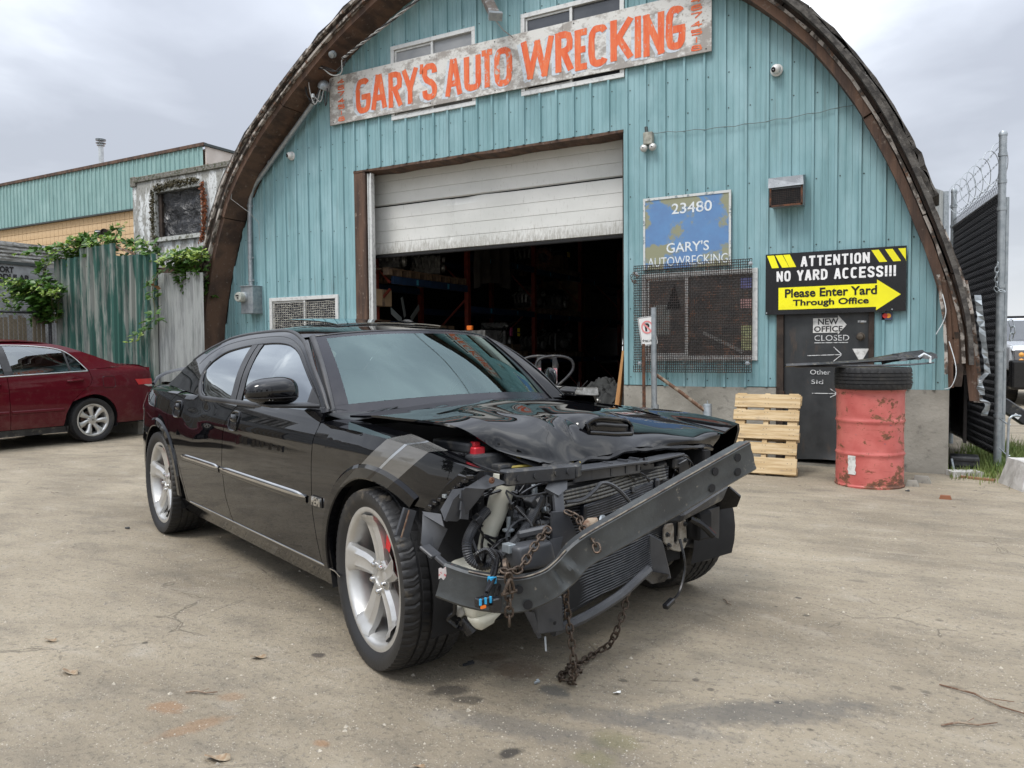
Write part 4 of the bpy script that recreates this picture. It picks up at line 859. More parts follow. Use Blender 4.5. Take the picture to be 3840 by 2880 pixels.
def chain(nm, label, pts, L_=.040, W_=.026, r=.0042, mt=None, par=None, cat='chain', origin=None, jig=.25):
    """links along a path, each link a part; links alternate by 90 degrees"""
    pts = [V3(p) for p in pts]; pit = L_-2*r-.0008; d = [0]
    for a, b in zip(pts, pts[1:]): d.append(d[-1]+(b-a).length)
    n = max(2, int(d[-1]/pit)); org = V3(origin) if origin is not None else pts[0]
    root = par or thing(nm, label, cat, org)
    me = link_mesh(L_, W_, r, mt or M_CHAIN)
    def at(s):
        s = min(max(s, 0), d[-1])
        for i in range(len(pts)-1):
            if s <= d[i+1]: break
        return pts[i].lerp(pts[i+1], (s-d[i])/max(1e-9, d[i+1]-d[i]))
    for i in range(n):
        c = at((i+.5)*pit); t_ = (at((i+1)*pit)-at(i*pit)).normalized(); q = t_.to_track_quat('X', 'Z').to_matrix().to_4x4()
        M = q @ rotm('X', (math.pi/2 if i % 2 else 0)+.5+rnd.uniform(-jig, jig))
        o = link('link', me, root); M.translation = c-(root.location if par is None or True else 0); o.matrix_local = M
    return root
M_CHAIN = mat('rusty_chain_steel', (.10, .072, .052, 1), (.05, .038, .03, 1), .5, metal=.6, sc=60, c3=(.20, .12, .08, 1), th3=(.6, .7), sc3=90, bump=.3)
chain('gate_chain', 'galvanised chain hanging round the near gate post', [(.62, .46, 1.52), (.64, .45, 1.42), (.62, .46, 1.30)], .08, .045, .006, mt=M_GALV)
chain('gate_chain', 'short chain looped around the gate post higher up', [(.50, .45, 2.10), (.49, .44, 1.97), (.495, .45, 1.83), (.57, .44, 1.80)], .06, .035, .005, mt=M_GALV)
DR = thing('drop_rod', 'bent steel drop rod with rings at the foot of the gate post', 'gate rod', (.57, -.2, 0))
m = MB(); m.tube(catmull([(.56, -.21, 0), (.57, -.20, .3), (.575, -.2, .55), (.585, -.2, .60), (.62, -.18, .615), (.67, -.16, .61)], 20), .011, 8); m.build('rod', M_GALV, DR, True, smooth=True)
m = MB()
for z in (.24, .53): m.tube([(.53, .2, z+.02), (.57, -.2, z), (.59, -.2, z)], .006, 6)
m.build('ring', M_GALV, DR, True)
# concrete block, case, scraps
mb = MB(); n = 10
def blockf(M0, d, nm, label, cat, mt=M_CONC, tp=.8):
    bm = bmesh.new(); bmesh.ops.create_cube(bm, size=1); bmesh.ops.subdivide_edges(bm, edges=bm.edges, cuts=7, use_grid_fill=True)
    for v in bm.verts:
        k = lerp(1, tp, v.co.z+.5); p = Vector((v.co.x*d[0]*k, v.co.y*d[1]*k, (v.co.z+.5)*d[2])); p += Vector((noise.noise(p*9), noise.noise(p*9+Vector((5, 0, 0))), noise.noise(p*9+Vector((0, 5, 0)))))*.03*min(d); v.co = p
    me = bpy.data.meshes.new(nm); bm.to_mesh(me); bm.free(); me.materials.append(mt); me.polygons.foreach_set('use_smooth', [True]*len(me.polygons)); me.set_sharp_from_angle(angle=R(40))
    o = link(nm, me); o.matrix_world = M0; return tag(o, label, cat)
M_BLOCK = mat('pale_concrete', (.46, .45, .43, 1), (.33, .32, .30, 1), .9, sc=9, bump=.7, bsc=30)
blockf(Matrix.Translation((.86, -.45, 0)) @ rotm('Z', .3), (.62, .5, .24), 'concrete_block', 'pale chipped concrete wheel block in front of the grass at the right', 'concrete block', M_BLOCK)
blockf(Matrix.Translation((.23, -.03, 0)) @ rotm('Z', .4), (.28, .17, .05), 'broken_slab', 'broken flat slab of concrete lying by the wall corner', 'slab', M_BLOCK, 1)
o = MB(); o.box((0, 0, .012), (.30, .035, .022)); o = o.build('wood_scrap', mat('scrap_wood', (.24, .13, .07, 1), rough=.8), bev=.002); o.location = (.33, -.22, 0); o.rotation_euler = (0, 0, -.35); tag(o, 'narrow brown offcut of wood lying before the grass', 'wood scrap')
CS = thing('tool_case', 'black plastic tool case lying in the gap beside the concrete wall', 'case', (.235, .30, 0))
m = MB(); m.box((.235, .33, .085), (.26, .24, .15)); m.build('shell', M_PLAS, CS, True, bev=.02, seg=2)
for z in (.06, .115): m = MB(); m.box((.235, .208, z), (.25, .01, .01)); m.build('seam', M_SBLK, CS, True)
tag(MB().tube([(.15, .10, .0), (.12, .14, .14)], .012, 7).build('pipe_stub', M_GALV), 'short grey pipe leaning on the black tool case', 'pipe')
o = blockf(Matrix.Translation((-.20, -.86, 0)), (.11, .08, .05), 'stone', 'grey stone at the foot of the wall right of the drum', 'stone', M_CONC, .7)
blockf(Matrix.Translation((-.13, -.62, 0)), (.16, .10, .06), 'stone', 'larger dark stone against the concrete stem wall right of the drum', 'stone', M_CONC, .7)
blockf(Matrix.Translation((.06, -1.42, 0)), (.09, .05, .03), 'brick_chip', 'small rusty brown chip lying on the ground before the wall corner', 'brick chip', mat('brick_chip', (.2, .08, .04, 1), rough=.9), .8)
HA = thing('hitch_arm', 'black steel bracket with a white label behind the gate post', 'bracket', (.8, 1.9, 0))
m = MB(); m.beam((.64, 1.9, .60), (.90, 1.98, .40), .10, .15); m.beam((.88, 1.98, .42), (1.1, 2.0, .36), .10, .08); m.build('arm', M_PLAS, HA, True, bev=.015)
m = MB(); m.beam((.765, 1.835, .475), (.815, 1.85, .435), .005, .045); m.build('label', M_SWHT, HA, True); m = MB(); m.tube([(1.0, 2.0, .4), (1.05, 2.05, 0)], .03, 8); m.build('leg', M_PLAS, HA, True)
# ------------------------------------------------------------------ grass
def grass(nm, label, n, area, hh, seed, dens=None):
    rg = random.Random(seed); vs = []; fs = []
    for i in range(n):
        x, y = area(rg); h = hh*rg.uniform(.4, 1.2); a = rg.uniform(0, 6.28); w = rg.uniform(.002, .005); l = rg.uniform(.1, .6)*h; b = len(vs)
        dx, dy = math.cos(a), math.sin(a); ox, oy = -dy*w, dx*w
        vs += [(x-ox, y-oy, 0), (x+ox, y+oy, 0), (x+dx*l*.35-ox*.8, y+dy*l*.35-oy*.8, h*.55), (x+dx*l*.35+ox*.8, y+dy*l*.35+oy*.8, h*.55), (x+dx*l, y+dy*l, h)]
        fs += [(b, b+1, b+3, b+2), (b+2, b+3, b+4)]
    me = bpy.data.meshes.new(nm); me.from_pydata(vs, [], fs); me.materials.append(M_GRASS); o = link(nm, me); return tag(o, label, 'grass', kind='stuff')
M_GRASS = mat('grass_blades', (.09, .15, .025, 1), (.16, .19, .05, 1), .7, sc=5, c3=(.28, .24, .12, 1), th3=(.6, .7), sc3=8)
def a1(rg):
    s = rg.uniform(-.1, 1); return (rg.gauss(.62, .20)+s*.1, .55+rg.gauss(0, .42)+s*1.6)
grass('grass', 'rough green grass growing around the gate post and under the gate', 5200, a1, .13, 1)
grass('grass', 'dry sparse grass along the foot of the wall and gate', 500, lambda r: (r.uniform(.1, .5), r.gauss(.1, .2)), .08, 2)

# ------------------------------------------------------------------ ground
t = NT('dusty_yard_asphalt')
g1 = t.noise(.55, 6, t.co((1, 1.6, 1), rot=(0, 0, -.2)), .6); g2 = t.noise(3.2, 6, t.co((.8, 1.3, 1), rot=(0, 0, -.15)), .65); g3 = t.noise(38, 6, None, .8); g4 = t.noise(130, 3)
c = t.mix(t.step(g1, .32, .68), (.205, .172, .126, 1), (.345, .297, .222, 1)); c = t.mix(t.math('MULTIPLY', t.step(g2, .50, .70), .55), c, (.125, .112, .095, 1))
c = t.mix(t.math('MULTIPLY', t.step(g2, .44, .30), .5), c, (.36, .325, .27, 1))
agg = t.vor(85, None); c = t.mix(t.math('MULTIPLY', t.math('MULTIPLY', t.step(agg, .26, .10), t.step(t.noise(9, 4), .42, .6)), .8), c, (.50, .47, .42, 1)); c = t.mix(t.math('MULTIPLY', t.step(g3, .52, .64), .7), c, (.095, .085, .072, 1))
c = t.mix(t.math('MULTIPLY', t.step(g4, .6, .75), .3), c, (.42, .40, .36, 1))
tk_ = t.noise(5.5, 5, t.co((.30, 1.7, 1), rot=(0, 0, -.32)), .6); c = t.mix(t.math('MULTIPLY', t.step(tk_, .54, .68), .24), c, (.13, .115, .095, 1)); c = t.mix(t.math('MULTIPLY', t.step(tk_, .45, .33), .18), c, (.40, .355, .285, 1))
sp_ = t.vor(4.2, t.co((1, 1.3, 1))); c = t.mix(t.math('MULTIPLY', t.step(t.math('ADD', sp_, t.math('MULTIPLY', t.noise(30, 3), .10)), .135, .095), t.step(t.noise(1.2, 2), .50, .56)), c, (.055, .048, .042, 1))
cr_ = t.vor(1.9, t.co((1, 1, 1), (3, 1, 0)), 'DISTANCE_TO_EDGE'); cr_ = t.math('ADD', cr_, t.math('MULTIPLY', t.math('SUBTRACT', t.noise(7, 5), .5), .12)); c = t.mix(t.math('MULTIPLY', t.math('MULTIPLY', t.step(t.math('ABSOLUTE', cr_), .008, .002), t.step(t.noise(.7, 2), .52, .58)), .6), c, (.07, .06, .05, 1))
# stains: (x, y, radius, elongation angle, stretch, colour, strength)
BLK = (.028, .026, .025, 1); BRN = (.11, .065, .04, 1); RST = (.27, .13, .055, 1); GRN = (.13, .13, .05, 1)
def gst(x, y, r, ang=0, st=1, col=BLK, k=.8, soft=.45):
    m = t.n.new('ShaderNodeMapping'); m.vector_type = 'TEXTURE'; t.l.new(wv_, m.inputs[0]); m.inputs[1].default_value = (x, y, 0); m.inputs[2].default_value = (0, 0, ang); m.inputs[3].default_value = (r*st, r, 1)
    ln = t.n.new('ShaderNodeVectorMath'); ln.operation = 'LENGTH'; t.l.new(m.outputs[0], ln.inputs[0])
    global c
    d = t.math('ADD', ln.outputs['Value'], t.math('MULTIPLY', t.math('SUBTRACT', wn, .5), 1.4)); c = t.mix(t.math('MULTIPLY', t.step(d, 1.0, 1-soft), k), c, col)
px_ = t.sepx(); flat = t.n.new('ShaderNodeCombineXYZ'); t.l.new(px_[0], flat.inputs[0]); t.l.new(px_[1], flat.inputs[1]); wv_ = flat.outputs[0]; wn = t.noise(16, 5, None, .65)
STAINS = [(-1.404, -4.312, 0.035, -0.3, 1.4, BLK, 0.9), (-1.571, -4.186, 0.02, 0, 1.3, BLK, 0.7), (-1.227, -6.183, 0.055, -0.2, 1.4, (.10,.095,.085,1), 0.9), (-1.272, -6.06, 0.018, 0, 1, BLK, 0.7), (-1.579, -6.364, 0.06, 0.6, 1.6, BLK, 0.75), (-1.477, -6.397, 0.04, 0.4, 1.8, BLK, 0.6), (-1.164, -6.649, 0.035, 0.9, 1.5, BLK, 0.85), (-2.251, -6.337, 0.03, -0.3, 1.3, (.06,.05,.045,1), 0.8), (-0.796, -5.848, 0.018, 0, 1, (.07,.06,.055,1), 0.7), (-0.725, -5.905, 0.015, 0, 1, (.07,.06,.055,1), 0.7), (-1.041, -5.981, 0.016, 0, 1.3, BLK, 0.6), (-0.898, -6.42, 0.07, 0, 1.5, GRN, 0.35), (-0.907, -6.552, 0.06, 0, 1.5, GRN, 0.35), (-1.444, -6.072, 0.1, 0.1, 1.3, BRN, 0.5), (-1.6, -6.023, 0.06, 0.5, 1.5, BRN, 0.5), (-2.397, -6.948, 0.05, 0.2, 1.8, RST, 0.45), (-2.187, -6.998, 0.05, 1.2, 3.0, RST, 0.35), (-1.728, -6.88, 0.025, 0, 1.5, RST, 0.5), (-2.256, -6.782, 0.04, 0.4, 1.6, RST, 0.3), (-3.84, -3.977, 0.1, -0.3, 1.8, (.07,.06,.055,1), 0.6), (-0.558, -6.024, 0.11, 0.55, 5.0, (.10,.098,.095,1), 0.6), (-0.874, -6.267, 0.07, 0.15, 6.0, (.11,.105,.1,1), 0.5), (-1.219, -6.486, 0.08, 0.1, 4.0, (.11,.105,.1,1), 0.5), (-3.287, -4.92, 0.09, -0.2, 1.6, (.07,.065,.06,1), 0.5), (-1.882, -4.141, 0.16, -0.4, 1.6, (.09,.08,.07,1), 0.35), (-0.117, -5.568, 0.022, 0, 1.3, (.08,.07,.06,1), 0.6), (-0.027, -5.56, 0.02, 0, 1, (.08,.07,.06,1), 0.6), (0.07, -5.465, 0.022, 0, 1.4, (.1,.08,.06,1), 0.5), (-0.536, -4.907, 0.02, 0, 1.2, BLK, 0.6), (0.018, -4.69, 0.02, 0, 1.2, (.08,.07,.06,1), 0.6), (-0.376, -4.208, 0.03, 0, 2, (.1,.09,.08,1), 0.5)]
for s in STAINS: gst(*s)
h1 = t.math('ADD', t.math('MULTIPLY', g3, .6), t.math('ADD', t.math('MULTIPLY', g4, .25), t.math('MULTIPLY', g2, .5)))
nb = t.bump(h1, .9, .02); t.bsdf(c, t.math('ADD', t.math('MULTIPLY', g2, .2), .72), 0, nb, spec=.25); M_GND = t.m
m = MB(); m.grid(40, 40, lambda u, v: (lerp(-60, 60, u), lerp(-40, 80, v), 0)); 
m.add([(-900, -900, -.02), (900, -900, -.02), (900, 900, -.02), (-900, 900, -.02)], [(0, 1, 2, 3)])
o = m.build('ground', M_GND); o['kind'] = 'structure'
# loose grit
rg = random.Random(11); vs = []; fs = []
for i in range(15000):
    d = 1.6+9*rg.random()**1.3; a = YAW+rg.uniform(-.68, .68); x, y = -math.sin(a)*d, -8.7+math.cos(a)*d; s = rg.uniform(.0015, .0045)*(1+(rg.random() < .04)*1.6); b = len(vs); an = rg.uniform(0, 6)
    for k in range(4): vs.append((x+s*math.cos(an+k*1.57)*rg.uniform(.6, 1.2), y+s*math.sin(an+k*1.57)*rg.uniform(.6, 1.2), 0))
    vs.append((x, y, s*rg.uniform(.5, 1))); fs += [(b+k, b+(k+1) % 4, b+4) for k in range(4)]
me = bpy.data.meshes.new('gravel'); me.from_pydata(vs, [], fs); me.materials.append(mat('grit_stone', (.42, .38, .31, 1), (.20, .18, .15, 1), .85, sc=40)); tag(link('gravel', me), 'loose grit scattered over the dusty asphalt yard', 'gravel', kind='stuff')
M_LEAF0 = mat('dry_leaf', (.22, .15, .09, 1), (.32, .27, .2, 1), .85, sc=30)
def debris(x, y, kind, lab, cat, s=1., a=0., mt=None):
    mb = MB(); s *= .72
    if kind == 'leaf':
        mb.grid(6, 3, lambda u, v: (s*(u-.5)*.09, s*(v-.5)*.05*math.sin(math.pi*min(1, u+.04)), .004+s*(.012*abs(v-.5)+.010*math.sin(u*5+v*3)))); o = mb.build('fallen_leaf', mt or M_LEAF0, smooth=True, thick=.0006)
    elif kind == 'twig':
        mb.tube([(-.12*s, 0, .004), (-.04*s, .012*s, .009), (.03*s, -.004*s, .006), (.12*s, .01*s, .008)], [.003, .004, .003, .0015], 5); mb.tube([(-.02*s, .008*s, .007), (.04*s, .04*s, .012)], .0015, 4); o = mb.build('twig', mt or M_RPOLE)
    else:
        mb.box((0, 0, .006), (.10*s, .02*s, .010)); mb.box((.02*s, .004, .012), (.05*s, .015*s, .006)); o = mb.build(cat.replace(' ', '_'), mt or M_PLAS, bev=.002)
    o.location = (x, y, .002); o.rotation_euler = (0, 0, a); return tag(o, lab, cat)
debris(-3.405, -6.772, 'leaf', 'dry curled leaf on the ground left of the front wheel, far left', 'dry leaf', 0.9, 0.3, None)
debris(-2.993, -6.935, 'leaf', 'dry leaf flat on the ground by the left edge', 'dry leaf', 1.3, 0.1, None)
debris(-2.443, -6.481, 'leaf', 'pale grey leaf scrap on the ground left of the front tyre', 'dry leaf', 1.0, 0.6, None)
debris(-1.943, -7.109, 'leaf', 'large pale dry leaf near the bottom left corner', 'dry leaf', 1.3, 0.4, None)
debris(-1.362, -6.854, 'leaf', 'small grey leaf scrap at the bottom below the front tyre', 'dry leaf', 0.6, 0.4, None)
debris(-1.016, -6.103, 'leaf', 'tiny pale scrap of paper in front of the hanging chain', 'paper scrap', 0.5, 0.9, M_PAPER)
debris(0.168, -5.562, 'twig', 'long dry twig on the ground at the right edge', 'twig', 2.0, -0.5, None)
debris(0.105, -5.785, 'twig', 'thin branched twig below the long twig at the right', 'twig', 1.1, 0.5, None)
debris(-0.904, -4.903, 'twig', 'short reddish stick on the ground right of the wreck', 'twig', 0.6, -1.0, None)
debris(-2.374, -6.819, 'twig', 'thin bent twig on the ground at lower left', 'twig', 0.7, 0.4, None)
debris(-1.636, -6.137, 'chip', 'black plastic sliver lying before the front tyre', 'plastic scrap', 0.7, 1.0, None)
debris(-5.112, -5.232, 'chip', 'small black plastic bit on the ground behind the rear wheel', 'plastic scrap', 0.6, 0.1, None)
debris(-0.228, -1.19, 'chip', 'dark scrap by the foot of the red drum', 'plastic scrap', 0.5, 0.1, None)
debris(-1.315, -6.162, 'chip', 'grey flake of metal on the ground below the chain', 'metal flake', 0.4, 1.2, M_GALV)
# ------------------------------------------------------------------ left yard fence of corrugated sheets
def corr_mat(name, paint, bare, k=.5):
    t = NT(name); f = t.noise(7, 6, t.co((1, 1, .10)), .7); g = t.noise(2.2, 4, t.co((1, 1, .35))); px_ = t.sepx()
    f2 = t.math('ADD', f, t.math('MULTIPLY', t.math('SUBTRACT', g, .5), .35)); f2 = t.math('ADD', f2, t.math('MULTIPLY', t.step(px_[2], 2.4, 3.1), -.09))
    c = t.mix(t.step(f2, k-.04, k+.07), paint, bare); c = t.mix(t.step(t.noise(20, 5, t.co((1, 1, .2)), .7), .66, .74), c, (.33, .32, .28, 1))
    c = t.mix(t.math('MULTIPLY', t.step(t.noise(10, 4, t.co((1, 1, .06))), .56, .7), .6), c, (.05, .065, .06, 1)); t.bsdf(c, .6, .1, None, spec=.3); return t.m
M_CG = corr_mat('flaking_green_sheet', (.035, .10, .082, 1), (.225, .24, .22, 1), .485); M_CGY = corr_mat('grey_corrugated_sheet', (.30, .315, .31, 1), (.205, .215, .215, 1), .5)
def csheet(x0, x1, zt0, zt1, y, pitch, amp, mt, par, prof='trap', lean=0., zb=.0, jag=0):
    xs_ = []; x = x0
    if prof == 'trap':
        while x < x1: xs_ += [(x, 0), (x+pitch*.22, 0), (x+pitch*.34, amp), (x+pitch*.60, amp), (x+pitch*.72, 0)]; x += pitch
    else:
        n = int((x1-x0)/pitch*8); xs_ = [(lerp(x0, x1, i/n), amp*.5*(1+math.cos(2*math.pi*(i/8)))) for i in range(n+1)]
    xs_ = [q for q in xs_ if q[0] <= x1+1e-6]; mb = MB(); nv = 6; vs = []
    for x, h in xs_:
        zt = lerp(zt0, zt1, (x-x0)/(x1-x0))+jag*noise.noise(Vector((x*5, 0, 0)))
        for j in range(nv+1): z = lerp(zb, zt, j/nv); vs.append((x+lean*z, y-h+.015*noise.noise(Vector((x*.8, z*.7, y))), z))
    k = nv+1; mb.add(vs, [(i*k+j, (i+1)*k+j, (i+1)*k+j+1, i*k+j+1) for i in range(len(xs_)-1) for j in range(nv)])
    return mb.build('corrugated_sheet', mt, par, True, smooth=(prof != 'trap'), ang=50)
FE = thing('sheet_fence', 'tall fence of flaking green and grey corrugated sheets left of the arch', 'fence', (-12, -.6, 0))
csheet(-13.73, -12.93, 2.93, 2.95, -.60, .19, .05, M_CG, FE); csheet(-12.95, -11.95, 3.07, 3.10, -.63, .21, .055, M_CG, FE, lean=.0); csheet(-12.03, -11.37, 2.89, 2.88, -.60, .17, .05, M_CG, FE, lean=.01); csheet(-11.42, -10.92, 2.87, 2.86, -.62, .17, .05, M_CG, FE)
csheet(-11.06, -10.25, 2.56, 2.52, -.58, .076, .02, M_CGY, FE, 'sin', lean=.012); csheet(-10.28, -9.9, 2.53, 2.50, -.60, .076, .02, M_CGY, FE, 'sin', lean=.015)
m = MB(); m.box((-11.9, -.52, 2.6), (3.7, .06, .09)); m.box((-11.9, -.52, 1.2), (3.7, .06, .09)); m.build('fence_rail', M_WOOD, FE, True)
tag(MB().beam((-12.08, -.62, 3.08), (-11.55, -.56, 2.90), .03, .035).build('loose_batten', M_RPOLE, bev=.003), 'short weathered batten lying on top of the green sheet fence', 'batten')
tag(MB().box((-12.3, -.86, .09), (2.5, .18, .20)).build('kerb_timber', M_CONC, bev=.01), 'rough kerb beam along the foot of the green sheet fence', 'kerb')
# chain link with wooden slats, running forward from the fence corner
CF = thing('slatted_fence', 'rusty chain-link fence filled with tan wooden slats behind the red sedan', 'fence', (-13.8, -.7, 0))
m = MB(); m.tube([(-13.8, -.62, 2.0), (-13.8, -6.5, 2.0)], .022, 8); m.build('top_rail', M_LINK, CF, True, smooth=True)
for y in (-.68, -3.4, -6.2): m = MB(); m.tube([(-13.8, y, 0), (-13.8, y, 2.02)], .03, 10); m.build('post', M_LINK, CF, True, smooth=True)
M_TAN = mat('tan_fence_slat', (.20, .165, .115, 1), (.115, .095, .065, 1), .85, sc=8, str_=(1, 1, .12), th=(.4, .65), c3=(.27, .25, .2, 1), th3=(.62, .7))
sm = MB().box((0, 0, 0), (.008, .062, 1.86)).mesh('slat', M_TAN)
for i in range(70):
    y = -.80-i*.078
    if y < -6.2: break
    if -.85 > y and rnd.random() < .04: continue
    o = link('slat', sm, CF); o.location = (0, y+.7, 1.0+rnd.uniform(-.05, .02)); o.rotation_euler = (rnd.uniform(-.012, .012), 0, 0)
mb = MB(); chainlink(mb, lambda s, z, o: Vector((-13.78+o, -.62-s, z)), 5.7, .05, 2.0, .075, .0024, 3); tag(mb.build('chain_link_mesh', mat('rusty_link_wire', (.07, .05, .04, 1), (.12, .11, .10, 1), .6, metal=.4, sc=20), CF, True), kind='stuff')
# ------------------------------------------------------------------ mouldy trailer with a taped window
TR = thing('old_trailer', 'white mildewed trailer box with a black plastic window above the grey fence', 'trailer', (-13, 1.5, 0))
t = NT('mildewed_white_panel'); f = t.noise(3.2, 8, t.co((1.4, 1.4, .5)), .72); z_ = t.sepx()[2]; f = t.math('ADD', f, t.math('MULTIPLY', t.step(z_, 4.2, 4.85), .05))
c = t.mix(t.step(f, .47, .53), (.58, .60, .60, 1), (.27, .27, .25, 1)); c = t.mix(t.step(t.noise(22, 7, t.co((1, 1, .45)), .75), .535, .60), c, (.15, .145, .13, 1)); c = t.mix(t.step(t.noise(8, 5, None, .7), .66, .72), c, (.07, .07, .05, 1))
t.bsdf(c, .8); M_MILD = t.m
for x0, x1, z0, z1 in ((-14.50, -13.74, .4, 4.80), (-13.735, -12.35, .4, 3.56), (-13.735, -12.35, 4.52, 4.78), (-12.345, -10.6, .4, 4.76)):
    m = MB(); m.box(((x0+x1)/2, 1.52, (z0+z1)/2), (x1-x0, .04, z1-z0)); m.build('front_panel', M_MILD, TR, True)
m = MB(); m.box((-14.49, 4.8, 2.6), (.04, 6.5, 4.4)); m.build('side_panel', M_MILD, TR, True); m = MB(); m.box((-12.5, 4.8, 4.80), (4.0, 6.5, .04)); m.build('roof', M_MILD, TR, True)
m = MB(); m.box((-12.55, 1.50, 4.80), (3.92, .08, .11)); m.box((-14.44, 1.485, 4.77), (.16, .06, .2)); m.build('top_rail', mat('mossy_metal', (.16, .15, .13, 1), (.06, .065, .04, 1), .9, sc=16, th=(.45, .6), bump=.5), TR, True, bev=.01)
m = MB()
for i in range(40): m.lathe([(.008, 0), (.0001, .006)], 6, Matrix.Translation((-14.4+i*.095, 1.458, 4.80)) @ rotm('X', R(90)))
tag(m.build('rivet', M_GALV, TR, True), kind='stuff')
m = MB()
for x0, x1, z0, z1 in ((-13.80, -12.30, 3.50, 3.58), (-13.80, -12.30, 4.47, 4.54), (-13.80, -13.72, 3.58, 4.47), (-12.38, -12.30, 3.58, 4.47)): m.box(((x0+x1)/2, 1.47, (z0+z1)/2), (x1-x0, .07, z1-z0))
wf = m.build('window_frame', mat('mildew_frame', (.42, .43, .41, 1), (.10, .10, .07, 1), .8, sc=14, th=(.5, .6)), TR, True)
m = MB()
m.box((-13.66, 1.53, 4.0), (.09, .05, .9)); m.build('inner_jamb', M_WOODD, TR, True)
t = NT('crumpled_black_plastic'); t.bsdf((.012, .012, .014, 1), .22, 0, t.bump(t.noise(3.5, 5, None, .7, 1.2), .9, .12), spec=.8); M_CPL = t.m
m = MB(); m.grid(24, 20, lambda u, v: (lerp(-13.62, -12.38, u), 1.56+.05*noise.noise(Vector((u*4, v*4, 1)))+.02*noise.noise(Vector((u*11, v*9, 1))), lerp(3.58, 4.47, v))); m.build('plastic_sheet', M_CPL, TR, True, smooth=True)
M_MOSS = mat('dead_moss', (.045, .042, .022, 1), (.09, .075, .04, 1), 1, sc=30); M_RUSTY = mat('orange_rust_crust', (.30, .09, .03, 1), (.12, .05, .03, 1), .95, sc=22, bump=.8, bsc=40)
def crumbs(nm, path, n, r, mt, sz=(.012, .035), par=TR, seed=3):
    rg = random.Random(seed); mb = MB(); P = catmull(path, 40)
    for i in range(n):
        p = P[rg.randrange(40)]+Vector((rg.gauss(0, r), rg.gauss(0, r*.5)-.01, rg.gauss(0, r))); s = rg.uniform(*sz)
        mb.add([p+Vector((rg.uniform(-1, 1), rg.uniform(-1, 1), rg.uniform(-1, 1)))*s for _ in range(4)], [(0, 1, 2), (0, 2, 3), (0, 3, 1), (1, 3, 2)])
    return tag(mb.build(nm, mt, par, True), kind='stuff')
crumbs('moss', [(-13.78, 1.43, 3.6), (-13.8, 1.43, 4.0), (-13.78, 1.43, 4.48)], 420, .03, M_MOSS); crumbs('moss', [(-13.7, 1.43, 4.54), (-13.2, 1.42, 4.58), (-12.45, 1.42, 4.57)], 700, .032, M_MOSS, seed=4)
crumbs('rust_crust', [(-12.32, 1.43, 4.5), (-12.28, 1.43, 4.0), (-12.32, 1.42, 3.55), (-12.36, 1.42, 3.42)], 650, .028, M_RUSTY, seed=5); crumbs('moss', [(-13.72, 1.43, 3.52), (-13.7, 1.42, 3.40)], 90, .03, M_MOSS, seed=6)
m = MB(); m.lathe([(.05, 0), (.048, .03), (.0001, .04)], 18, Matrix.Translation((-11.42, 1.46, 4.72)) @ rotm('X', R(90))); m.build('marker_lamp', mat('amber_lens', (.45, .12, .02, 1), rough=.3), TR, True, smooth=True)
# ------------------------------------------------------------------ grey modular trailer at far left
MO = thing('modular_trailer', 'long grey weathered trailer with black block lettering at the far left edge', 'trailer', (-15.2, -3, 0))
M_GTR = mat('grey_trailer_panel', (.25, .26, .27, 1), (.18, .185, .19, 1), .7, sc=4, c3=(.10, .10, .09, 1), th3=(.6, .72)); M_GTM = mat('mildewed_corrugation', (.42, .42, .41, 1), (.16, .155, .14, 1), .85, sc=9, th=(.42, .6), str_=(1, .5, 1.6), c3=(.09, .09, .07, 1), th3=(.6, .7))
mb = MB(); zz = [3.04+.0*i for i in range(1)]
pr = [(-15.2, 2.96)]
for i in range(5): z = 3.04+i*.066; pr += [(-15.17, z), (-15.17, z+.03), (-15.2, z+.038), (-15.2, z+.06)]
pr += [(-15.2, 3.38), (-15.4, 3.40)]
mb.add([(x, y, z) for x, z in pr for y in (-9, 1.2)], [(2*i, 2*i+1, 2*i+3, 2*i+2) for i in range(len(pr)-1)]); mb.build('corrugated_top', M_GTM, MO, True)
m = MB(); m.box((-15.4, -3.9, 1.6), (.4, 10.2, 2.72)); m.build('wall', M_GTR, MO, True); m = MB(); m.box((-16.6, -3.9, 2.0), (2.6, 10.0, 2.7)); m.build('body', M_GTR, MO, True)
m = MB(); m.box((-15.185, -4.4, 2.985), (.02, 9.0, .055)); m.build('dark_stripe', M_SCREW, MO, True); m = MB(); m.box((-15.19, -2.2, 2.63), (.015, 3.9, .045)); m.build('dark_stripe', M_SCREW, MO, True)
def TX(y, z): return Matrix.Translation((-15.192, y, z)) @ rotm('Z', R(90)) @ rotm('X', R(90))
fit('ORT', .25, .115, M_SBLK, MO, TX(-.76, 2.80), .035); fit('MODULAR', .72, .115, M_SBLK, MO, TX(-.94, 2.665), .035)
m = MB(); m.box((-15.19, .13, 2.69), (.02, .09, .12)); m.build('vent', M_SBLK, MO, True)
